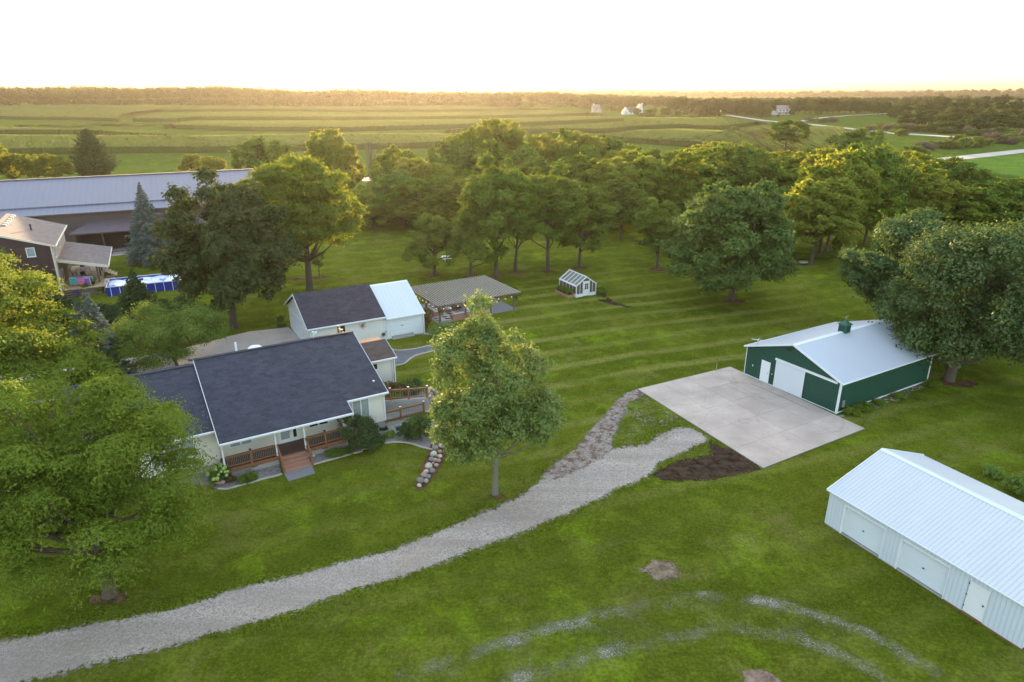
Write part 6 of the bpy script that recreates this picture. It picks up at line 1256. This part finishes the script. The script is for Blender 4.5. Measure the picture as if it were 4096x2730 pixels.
Proto(72, 4.4, 1.3, 1.0, 16, 1800, 0.16, L_['grove'], 0.06, limb=12, shape='vase', clump_r=0.35, asp=0.4).place('sapling', 'young thin tree in a mulch ring right of the tall domed tree', (b[0], b[1], 0))
sp1 = make_conifer(81, 12.4, 4.2, L_['spruce'], 34, 0.30, 110, 0.10, 0.30)
b = at(615, 1050, 0); sp1.place('spruce_tree', 'tall pointed blue spruce in front of the long metal building', (b[0], b[1], 0))
b = at(430, 1560, 0)
sp2 = make_conifer(82, 9.6, 3.0, L_['spruce'], 28, 0.24, 110, 0.04, 0.22)
sp2.place('spruce_tree', 'blue-grey spruce left of the low many-stemmed tree', (b[0], b[1], 0))
sp3 = make_conifer(83, 7.0, 3.6, L_['spruce_g'], 24, 0.26, 110, 0.04, 0.15)
b = at(570, 1305, 0); sp3.place('spruce_tree', 'spreading dark evergreen in front of the blue pool', (b[0], b[1], 0), 6.8, 3.6)
b = at(500, 1290, 0)
jun = make_conifer(84, 12.0, 5.5, L_['spruce_g'], 24, 0.45, 100, 0.02, -0.1, top_pow=0.7, up=0.45)
b = at(385, 720, 0); jun.place('cedar_tree', 'dark cedar rising behind the roof of the long metal building', (b[0], b[1], 0), 14.5, 6.8)
b = at(250, 1300, 0); jun.place('pine_tree', 'low bushy pine beside the steps of the red-brown house', (b[0], b[1], 0), 3.6, 3.6, 1.0)
for i, (x, y, hh, rd, lab) in enumerate([(400, 1290, 2.4, 2.0, 'dark round shrub between the pine and the pool'), (470, 1300, 2.2, 1.8, 'dark shrub in front of the left end of the pool'), (660, 1285, 2.6, 2.4, 'dark spreading shrub under the left side of the dark oak'), (760, 1290, 2.4, 2.2, 'dark shrub beside the trunk of the dark oak')]):
    b = at(x, y, 0); bush('shrub', lab, (b[0], b[1], 0), hh, rd, L_['spruce_g'], 400 + i, 4500, .22)
b = at(330, 1330, 0); sp2.place('spruce_tree', 'small pale-tipped spruce below the pool', (b[0], b[1], 0), 3.6, 1.6, 2.0)
b = at(30, 1290, 0); jun.place('pine_tree', 'pine with upswept branches in front of the red-brown house wall', (b[0], b[1], 0), 10.0, 3.4, 2.0)

# -- kinds shared by many trees
G1 = Proto(101, 11, 4.6, 1.6, 80, 17000, 0.30, L_['grove'], 0.26, limb=24, flat=0.9, clump_r=0.2, shape='pyramid', asp=0.5)
G2 = Proto(102, 17, 5.6, 4.4, 130, 24000, 0.40, L_['grove'], 0.32, limb=30, flat=0.75, clump_r=0.19, shape='oval', droop=0.15, up=0.75, asp=0.5)
G3 = Proto(103, 17, 5.2, 3.6, 120, 22000, 0.40, L_['wind'], 0.3, limb=30, flat=0.75, clump_r=0.2, shape='vase', droop=0.15, up=0.75, asp=0.5, forks=2)
G4 = Proto(104, 13, 4.4, 2.6, 90, 16000, 0.38, L_['grove'], 0.24, limb=24, flat=0.75, clump_r=0.22, shape='round', droop=0.15, up=0.75, asp=0.5)
W = [Proto(110 + i, hh, rr, bb, 135, 17000, 0.48, L_[mt], 0.26, limb=26, flat=fl + 0.22, clump_r=0.185, shape=shp, droop=0.08, up=0.65, asp=0.55, lean=0.04)
     for i, (hh, rr, bb, mt, fl, shp) in enumerate([(16, 5.4, 2.6, 'wind', .7, 'oval'), (16, 5.0, 3.0, 'wind2', .7, 'vase'), (15, 5.4, 2.0, 'wind', .8, 'round'), (17, 5.2, 2.5, 'wind2', .65, 'round'), (14, 5.6, 1.6, 'grove', .8, 'spread'), (16, 4.6, 2.0, 'wind', .65, 'pyramid')])]
grove = [(G1, (1737, 1098), 832, 4.6, 'small round tree nearest the garage in the grove row'), (G1, (1885, 1105), 775, 4.4, 'dark tree right of the small round one in the grove row'),
         (G2, (1987, 1103), 606, 5.6, 'tallest tree of the grove, straight trunk seen above the pergola'), (G3, (2061, 1088), 650, 4.6, 'leaning grove tree with low twigs on its trunk'),
         (G2, (2188, 1085), 644, 5.4, 'twin-trunked grove tree left of the greenhouse'), (G4, (2316, 1070), 760, 4.8, 'grove tree directly behind the greenhouse'),
         (G4, (2482, 958), 720, 4.6, 'grove tree set back right of the greenhouse'), (G4, (2629, 1076), 800, 3.7, 'thin reddish-topped young tree left of the lone maple'), (G1, (2678, 1016), 800, 3.6, 'narrow tree just left of the lone maple')]
for i, (p, bp, ty, rad, lab) in enumerate(grove):
    b = at(*bp, 0); p.place('walnut_tree', lab, (b[0], b[1], 0), h_at(b, ty), rad, i * 1.3, 'trees of the grove on the lawn')
def far_h(loc, ty): return max(3.0, h_at(loc, ty))
# front edge of the windbreak: trunks stand on the mown grass
front = [(2440, 900, 640), (2560, 895, 610), (2760, 905, 600), (3165, 1010, 760), (3246, 1058, 690), (3275, 1020, 640), (3305, 1010, 620), (3345, 1000, 585), (3400, 990, 590), (3455, 985, 600), (3520, 975, 640), (3600, 970, 660), (3680, 985, 700), (3790, 990, 740), (3900, 1000, 745), (4030, 1010, 735), (4180, 1030, 740)]
for i, (bx, by, ty) in enumerate(front):
    b = at(bx, by, 0); W[(i * 5 + 1) % 6].place('windbreak_tree', 'green tree on the near edge of the windbreak, %s from the left' % ORD[i], (b[0], b[1], 0), h_at(b, ty), 5.4 + (i % 3) * 0.6, i * 2.1, 'near edge of the windbreak')
# body of the windbreak, row behind row
rows = [(905, [1480, 1540, 1620, 1680, 1780, 1880, 1980, 2060, 2160, 2260, 2360],
              [760, 745, 700, 690, 660, 700, 720, 700, 640, 650, 680]),
        (868, [1500, 1600, 1720, 1850, 1960, 2110, 2260, 2400, 2520, 2660, 2800, 2930, 3070, 3200, 3330, 3480, 3620, 3760, 3900, 4050, 4200],
              [760, 690, 650, 655, 640, 600, 610, 620, 610, 640, 620, 600, 660, 640, 600, 600, 610, 640, 680, 690, 700]),
        (815, [1560, 1690, 1830, 1950, 2080, 2220, 2340, 2470, 2590, 2730, 2860, 3000, 3130, 3260, 3390, 3530, 3660, 3800, 3950, 4100],
              [700, 640, 560, 540, 560, 560, 580, 590, 600, 590, 570, 600, 610, 590, 570, 580, 600, 690, 720, 720]),
        (770, [1640, 1900, 2010, 2210, 2330, 2440, 2560, 2680, 2810, 2950, 3080, 3190, 3310, 3440, 3570, 3700],
              [600, 500, 480, 505, 520, 555, 565, 575, 560, 570, 590, 600, 590, 600, 600, 630])]
for ri, (by, xs, tys) in enumerate(rows):
    for i, (bx, ty) in enumerate(zip(xs, tys)):
        jx = rng.uniform(-25, 25); jy = rng.uniform(-14, 14); b = at(bx + jx, by + jy, 0)
        hh = h_at(b, ty + rng.uniform(-12, 16))
        W[(i * 7 + ri * 3 + 2) % 6].place('windbreak_tree', 'crown in the %s row of the windbreak, %s from the left' % (['nearest inner', 'inner', 'middle', 'far'][ri], ORD[i]), (b[0], b[1], 0), hh, rng.uniform(5.8, 7.2), rng.uniform(0, 6), 'inner rows of the windbreak')
for i in range(20):
    bx = 1640 + i * 78 + rng.uniform(-20, 20); b = at(bx, 912 + rng.uniform(-8, 8), 0)
    W[(i * 3 + 2) % 6].place('understory_tree', 'low undergrowth tree along the shaded foot of the windbreak, %s from the left' % ORD[i], (b[0], b[1], 0), rng.uniform(6, 9), rng.uniform(3.6, 4.6), rng.uniform(0, 6), 'undergrowth of the windbreak')
# trees by the long building and in the hedge behind it
behind = [(-60, 760, 560, 6.0, 1, 'yellow-green tree at the left edge above the long roof'), (60, 745, 605, 4.6, 3, 'low yellow-green tree behind the left end of the long roof'), (150, 745, 618, 4.2, 1, 'yellow-green tree left of the dark cedar'), (240, 742, 606, 4.6, 3, 'yellow-green tree touching the dark cedar on its left'),
          (775, 720, 608, 4.0, 3, 'pale yellow tree top showing over the long roof'), (870, 735, 628, 3.6, 1, 'small pale tree over the long roof near its right end'), (1060, 760, 560, 7.6, 4, 'broad open tree behind the right end of the long roof'),
          (1310, 780, 522, 5.0, 1, 'golden upright tree behind the tall domed tree'), (1395, 800, 560, 4.2, 3, 'golden tree left of the bare dead tree'), (1380, 840, 680, 3.4, 1, 'lower golden tree beside the bare dead tree')]
for i, (bx, by, ty, rad, k, lab) in enumerate(behind):
    b = at(bx, by, 0); W[k].place('hedgerow_tree', lab, (b[0], b[1], 0), h_at(b, ty), rad, i * 1.7, 'trees behind the long building')
for i, (bx, by, ty, rad, k, lab) in enumerate([(1620, 840, 655, 6.0, 4, 'rounded brown-green tree right of the bare dead tree'), (1750, 835, 640, 6.5, 4, 'wide bushy tree at the left end of the windbreak'), (1570, 800, 580, 4.6, 2, 'brownish tree behind the wide bushy one')]):
    b = at(bx, by, 0); W[k].place('windbreak_tree', lab, (b[0], b[1], 0), h_at(b, ty), rad, i * 1.7, 'left end of the windbreak')
# bare dead tree
b = at(1494, 797, 0); t = thing('dead_tree', 'leafless grey tree with upright branches at the field edge', 'tree', (b[0], b[1], 0)); hh = h_at(b, 575)
m = MB(); m.sm = True; m.tube([(0, 0, -0.1), (0.1, 0, hh * .35), (0.2, 0.1, hh * .98)], [0.30, 0.2, 0.03], 7); m.build('trunk', M['bark_grey'], t)
m = MB(); rr = random.Random(4)
for k in range(46):
    a = rr.random() * 6.28; z0 = hh * rr.uniform(0.12, 0.8); L = hh * rr.uniform(0.2, 0.42); sp = rr.uniform(0.16, 0.34) * L
    p1 = (math.cos(a) * sp * .7, math.sin(a) * sp * .7, z0 + L * .5); p2 = (math.cos(a) * sp * 1.2, math.sin(a) * sp * 1.2, min(hh * 1.02, z0 + L))
    m.tube([(0.05, 0, z0), p1, p2], [0.08, 0.05, 0.015], 4)
    for q in range(3):
        u = rr.uniform(.4, .95); c = [p1[i] * (1 - u) + p2[i] * u for i in range(3)]; m.tube([c, (c[0] + rr.uniform(-.8, .8), c[1] + rr.uniform(-.8, .8), c[2] + rr.uniform(.6, 1.4))], [0.03, 0.01], 3)
m.build('branch_work', M['bark_grey'], t)
# hedge along the fence behind the lawn
hb = [Proto(130 + i, 2.2, 1.9, 0.1, 18, 1700, 0.30, L_[mt], 0.06, limb=6, clump_r=0.36, asp=0.6) for i, mt in enumerate(['darkoak', 'shrub_red', 'grove'])]
for i in range(16):
    x = 1400 + i * 33 + rng.uniform(-8, 8); b = at(x, 822 + rng.uniform(-6, 6), 0)
    hb[i % 3].place('hedge_bush', 'brown-green bush in the hedge at the back of the lawn, %s from the left' % ORD[i], (b[0], b[1], 0), rng.uniform(1.8, 3.0), rng.uniform(1.7, 2.4), rng.uniform(0, 6), 'hedge at the back of the lawn', 'bush')
for i in range(14):
    x = 3180 + i * 42; b = at(x, 1042 - i * 3 + rng.uniform(-6, 6), 0)
    hb[2].place('tall_weeds', 'tuft of tall weeds under the windbreak, %s from the left' % ORD[i], (b[0], b[1], 0), rng.uniform(0.5, 1.0), rng.uniform(0.9, 1.5), rng.uniform(0, 6), 'weeds under the windbreak', 'weeds')
# -- lone and far trees
F1 = Proto(140, 15, 7.0, 2.5, 85, 11000, 0.75, L_['grove'], 0.5, limb=24, flat=0.75, clump_r=0.18, shape='round')
F2 = Proto(141, 11, 7.5, 2.0, 70, 10000, 0.70, L_['grove'], 0.4, limb=24, flat=0.7, clump_r=0.19, shape='spread')
b = at(3140, 605); F1.place('cottonwood_tree', 'large round tree alone in the green field beyond the windbreak', b, h_at(b, 468), 8.6)
b = at(3410, 640); F2.place('field_tree', 'flat-topped tree in the field right of the lone round one', b, h_at(b, 505), 8.8, 1.0)
b = at(3470, 655); F2.place('field_tree', 'low dark tree half hidden behind the windbreak tops', b, h_at(b, 560), 7.0, 2.0)
b = at(3660, 650); F2.place('field_tree', 'small round tree at the near end of the pale road', b, h_at(b, 580), 4.4, 3.0)
FAR = [Proto(150 + i, 12, rr, 1.0, 42, 2600, 1.25, L_[mt], 0.3, limb=4, flat=0.8, clump_r=0.25, shape=shp) for i, (rr, mt, shp) in enumerate([(5.5, 'far', 'round'), (5.0, 'far_y', 'oval'), (6.2, 'far', 'spread'), (4.2, 'far', 'pyramid')])]
def farset(lst, name, lab, group, cat='tree', rk=(0.40, 0.55), sc_=None):
    lst = sorted(lst)
    for i, (x, y, ty) in enumerate(lst):
        b = at(x, y); hh = far_h(b, ty); k = int(rng.integers(4))
        FAR[k].place(name, (lab % ORD[i]), b, hh, hh * rng.uniform(*rk), rng.uniform(0, 6), group, cat)
cr_ = lambda ox, oy, s, L: [(ox + x * s, oy + y * s, oy + t * s) for x, y, t in L]
farset(cr_(2200, 300, .51, [(60, 262, 215), (110, 260, 218), (240, 278, 195), (280, 280, 182), (320, 285, 210), (375, 240, 188), (450, 285, 215), (500, 292, 222), (550, 300, 225), (680, 325, 258), (712, 335, 290), (775, 345, 258), (820, 305, 255), (905, 330, 245), (1000, 332, 272), (1060, 320, 248), (870, 265, 230)]), 'yard_tree', 'tree round the white house with the dark roof, %s from the left', 'trees round the far white house')
farset(cr_(2200, 300, .51, [(960, 300, 178), (1020, 298, 175), (1100, 300, 182), (1160, 325, 240), (1200, 340, 250), (1250, 338, 238), (1300, 334, 250), (1220, 300, 195), (1330, 300, 185), (1390, 290, 195), (1440, 320, 215), (1450, 300, 190), (1560, 325, 228), (1600, 322, 215), (1655, 345, 280), (1698, 345, 275), (1700, 320, 220), (1790, 335, 310), (1890, 325, 265), (2100, 320, 280)]), 'yard_tree', 'tree near the far two-storey house, %s from the left', 'trees near the far two-storey house')
L = []
for i in range(30):
    x = 2780 + i * 23; L.append((x, 458 - (i % 2) * 4, 392 + 4 * math.sin(i * 1.3) - (6 if 18 < i < 27 else 0)))
farset(L, 'shelter_tree', 'dark tree in the tall shelter belt behind the far two-storey house, %s from the left', 'shelter belt behind the far two-storey house', rk=(0.38, 0.5))
farset(cr_(3000, 300, .466, [(930, 325, 210), (985, 325, 212), (1040, 330, 245), (1095, 345, 215), (1140, 342, 205), (1190, 325, 240), (1250, 320, 250), (1310, 318, 240), (1370, 315, 262), (1450, 320, 228), (1520, 320, 225), (1580, 300, 240), (1650, 300, 250)]), 'lane_tree', 'tree along the lane beyond the fields, %s from the left', 'trees along the far lane')
# wooded slope at the right
L = []
for k, (y, t0, x0) in enumerate([(395, 40, 3700), (412, 44, 3640), (432, 50, 3600), (455, 55, 3580), (480, 60, 3570), (508, 66, 3620), (535, 72, 3700)]):
    x = x0 + rng.uniform(0, 20); i = 0
    while x < 4180:
        yy = y - (x - 3600) * 0.02; L.append((x, yy + rng.uniform(-5, 5), yy - t0 * rng.uniform(0.65, 0.95))); x += rng.uniform(34, 58)
L = sorted(L); step = 40
for j in range(0, len(L), 20):
    farset(L[j:j + 20], 'slope_tree', ['left', 'middle left', 'middle', 'middle right', 'right', 'far right'][min(j // 20, 5)] + ' part of the wooded slope at right, tree %s in line', 'trees on the wooded slope', rk=(0.45, 0.6))
sb = [Proto(160 + i, 3.0, 3.2, 0.1, 20, 1300, 0.55, L_[mt], 0.08, limb=4, clump_r=0.36) for i, mt in enumerate(['scrub', 'grove', 'far_y'])]
def scrubset(lst, lab, group, hs=(1.5, 3.5), rs=(2, 4)):
    for i, (x, y) in enumerate(sorted(lst)):
        b = at(x, y); sb[i % 3].place('scrub_bush', lab % ORD[i], b, rng.uniform(*hs), rng.uniform(*rs), rng.uniform(0, 6), group, 'bush')
scrubset([(3480 + i * 26 + rng.uniform(-8, 8), 520 + i * 0.9 + rng.uniform(-6, 8)) for i in range(24)], 'bush on the ditch bank above the narrow pale road, %s from the left', 'bushes above the narrow road', (2, 4.5), (3, 6))
scrubset([(3700 + i * 16 + rng.uniform(-6, 6), 600 - i * 1.5 + rng.uniform(-10, 10)) for i in range(26)], 'bush in the rough strip between the two pale roads, %s from the left', 'bushes between the roads', (2, 4.5), (2.5, 5))
scrubset([(2925 + i * 9, 522 + i * 3.0 + rng.uniform(-1, 1)) for i in range(17)], 'bush in the line along the grassy ditch, %s from the left', 'bushes along the field ditch', (1.5, 3), (1.5, 3))
scrubset([(2612 + i * 19, 476 - abs(i - 4) * .5) for i in range(9)], 'bush in the clipped row in front of the far white house, %s from the left', 'row in front of the far white house', (2, 3), (3, 4))
scrubset([(3235, 485), (3272, 489), (3293, 491), (3330, 490), (3560, 520), (3610, 545)], 'round bush beside the lane junction, %s from the left', 'bushes by the lane junction', (2, 4), (3, 4.5))
scrubset([(100 + i * 45 + rng.uniform(-15, 15), 506 + rng.uniform(-5, 5)) for i in range(12)], 'weedy clump in the grass between the left corn strips, %s from the left', 'weeds between the corn strips', (0.8, 1.6), (3, 6))

# far-off woods: one mass of crowns per wood
def woods(name, spots, leaf, mat, nper=260):
    """spots: x, y, ground z, height, radius"""
    r = np.random.default_rng(len(spots)); P = []; Nn = []; S = []; T = []
    for (x, y, z, h, rd) in spots:
        n = nper; q = r.normal(size=(n, 3)); q /= np.linalg.norm(q, axis=1)[:, None]; q[:, 2] = abs(q[:, 2]) ** 0.8 * np.sign(q[:, 2] + 0.4)
        k = r.uniform(0.6, 1.05, n) * lumpy(q, int(r.integers(1e6)), 0.16, 3.0)
        P.append(np.stack([x + q[:, 0] * rd * k, y + q[:, 1] * rd * k, z + h * 0.45 + q[:, 2] * h * 0.55 * k], 1)); Nn.append(q + r.normal(size=(n, 3)) * 0.5 + [0, 0, .3])
        S.append(leaf * r.uniform(.6, 1.4, n)); T.append(np.clip(r.uniform(0, .75) + r.uniform(0, .25, n), 0, 1))
    v, f, t = cards(np.concatenate(P), np.concatenate(Nn), np.concatenate(S), np.concatenate(T), 0.75, r)
    me = raw_mesh(name, v, f, {'tint': t}); me.materials.append(mat); tag(link(bpy.data.objects.new(name, me)), kind='stuff')
def wood_spots(x0, x1, d0, d1, n, h0, h1, topf=None):
    out = []
    for k in range(n):
        f = (k + rng.random()) / n; d = d0 + (d1 - d0) * rng.random() ** 1.3; x = (x0 + (x1 - x0) * f - CXP) / FPX * d * 1.0
        y = d; z = float(terr(x, y)); h = rng.uniform(h0, h1)
        if topf is not None:
            tp = topf(x0 + (x1 - x0) * f) + rng.uniform(-6, 7) + 3 * (1 - (d - d0) / (d1 - d0 + 1)) ; dd = ray(CXP, tp); zt = HCAM + dd[2] / dd[1] * d; h = max(6, zt - z)
            if h > 24: z += h - 24; h = 24
        out.append((x, y, z, h, rng.uniform(0.32, 0.5) * min(h, 20) + 1.5))
    return out
sky_l = lambda x: np.interp(x, [-400, 0, 60, 130, 260, 420, 520, 700, 850, 950, 1080, 1200, 1400, 1580, 1700, 1850, 2000, 2200, 2300, 2500, 2800], [340, 343, 340, 350, 357, 356, 352, 352, 346, 344, 350, 362, 360, 358, 370, 368, 370, 368, 378, 384, 392])
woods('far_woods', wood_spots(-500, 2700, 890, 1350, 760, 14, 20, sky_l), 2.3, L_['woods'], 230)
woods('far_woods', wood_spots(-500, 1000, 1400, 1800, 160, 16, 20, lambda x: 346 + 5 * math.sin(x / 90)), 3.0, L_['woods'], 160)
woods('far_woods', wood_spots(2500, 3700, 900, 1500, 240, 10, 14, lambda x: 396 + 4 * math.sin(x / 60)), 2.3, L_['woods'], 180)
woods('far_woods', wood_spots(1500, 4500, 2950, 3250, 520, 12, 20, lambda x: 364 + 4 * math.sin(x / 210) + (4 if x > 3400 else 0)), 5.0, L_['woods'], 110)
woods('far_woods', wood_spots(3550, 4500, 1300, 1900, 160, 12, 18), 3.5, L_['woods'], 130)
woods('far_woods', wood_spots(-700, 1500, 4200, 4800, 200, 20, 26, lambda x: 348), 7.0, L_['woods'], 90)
# ------------------------------------------------------------------ haze
k = NM('haze'); v = k.n("VolumePrincipled"); v.inputs["Color"].default_value = (0.255, 0.235, 0.21, 1); v.inputs["Density"].default_value = 0.00012; v.inputs["Anisotropy"].default_value = 0.66
k.l(v.outputs[0], k.out.inputs["Volume"])
hz = MB(); hz.box(-9000, 9000, -200, 12500, -95, 44); o = hz.build('haze', k.m); tag(o, kind='stuff')
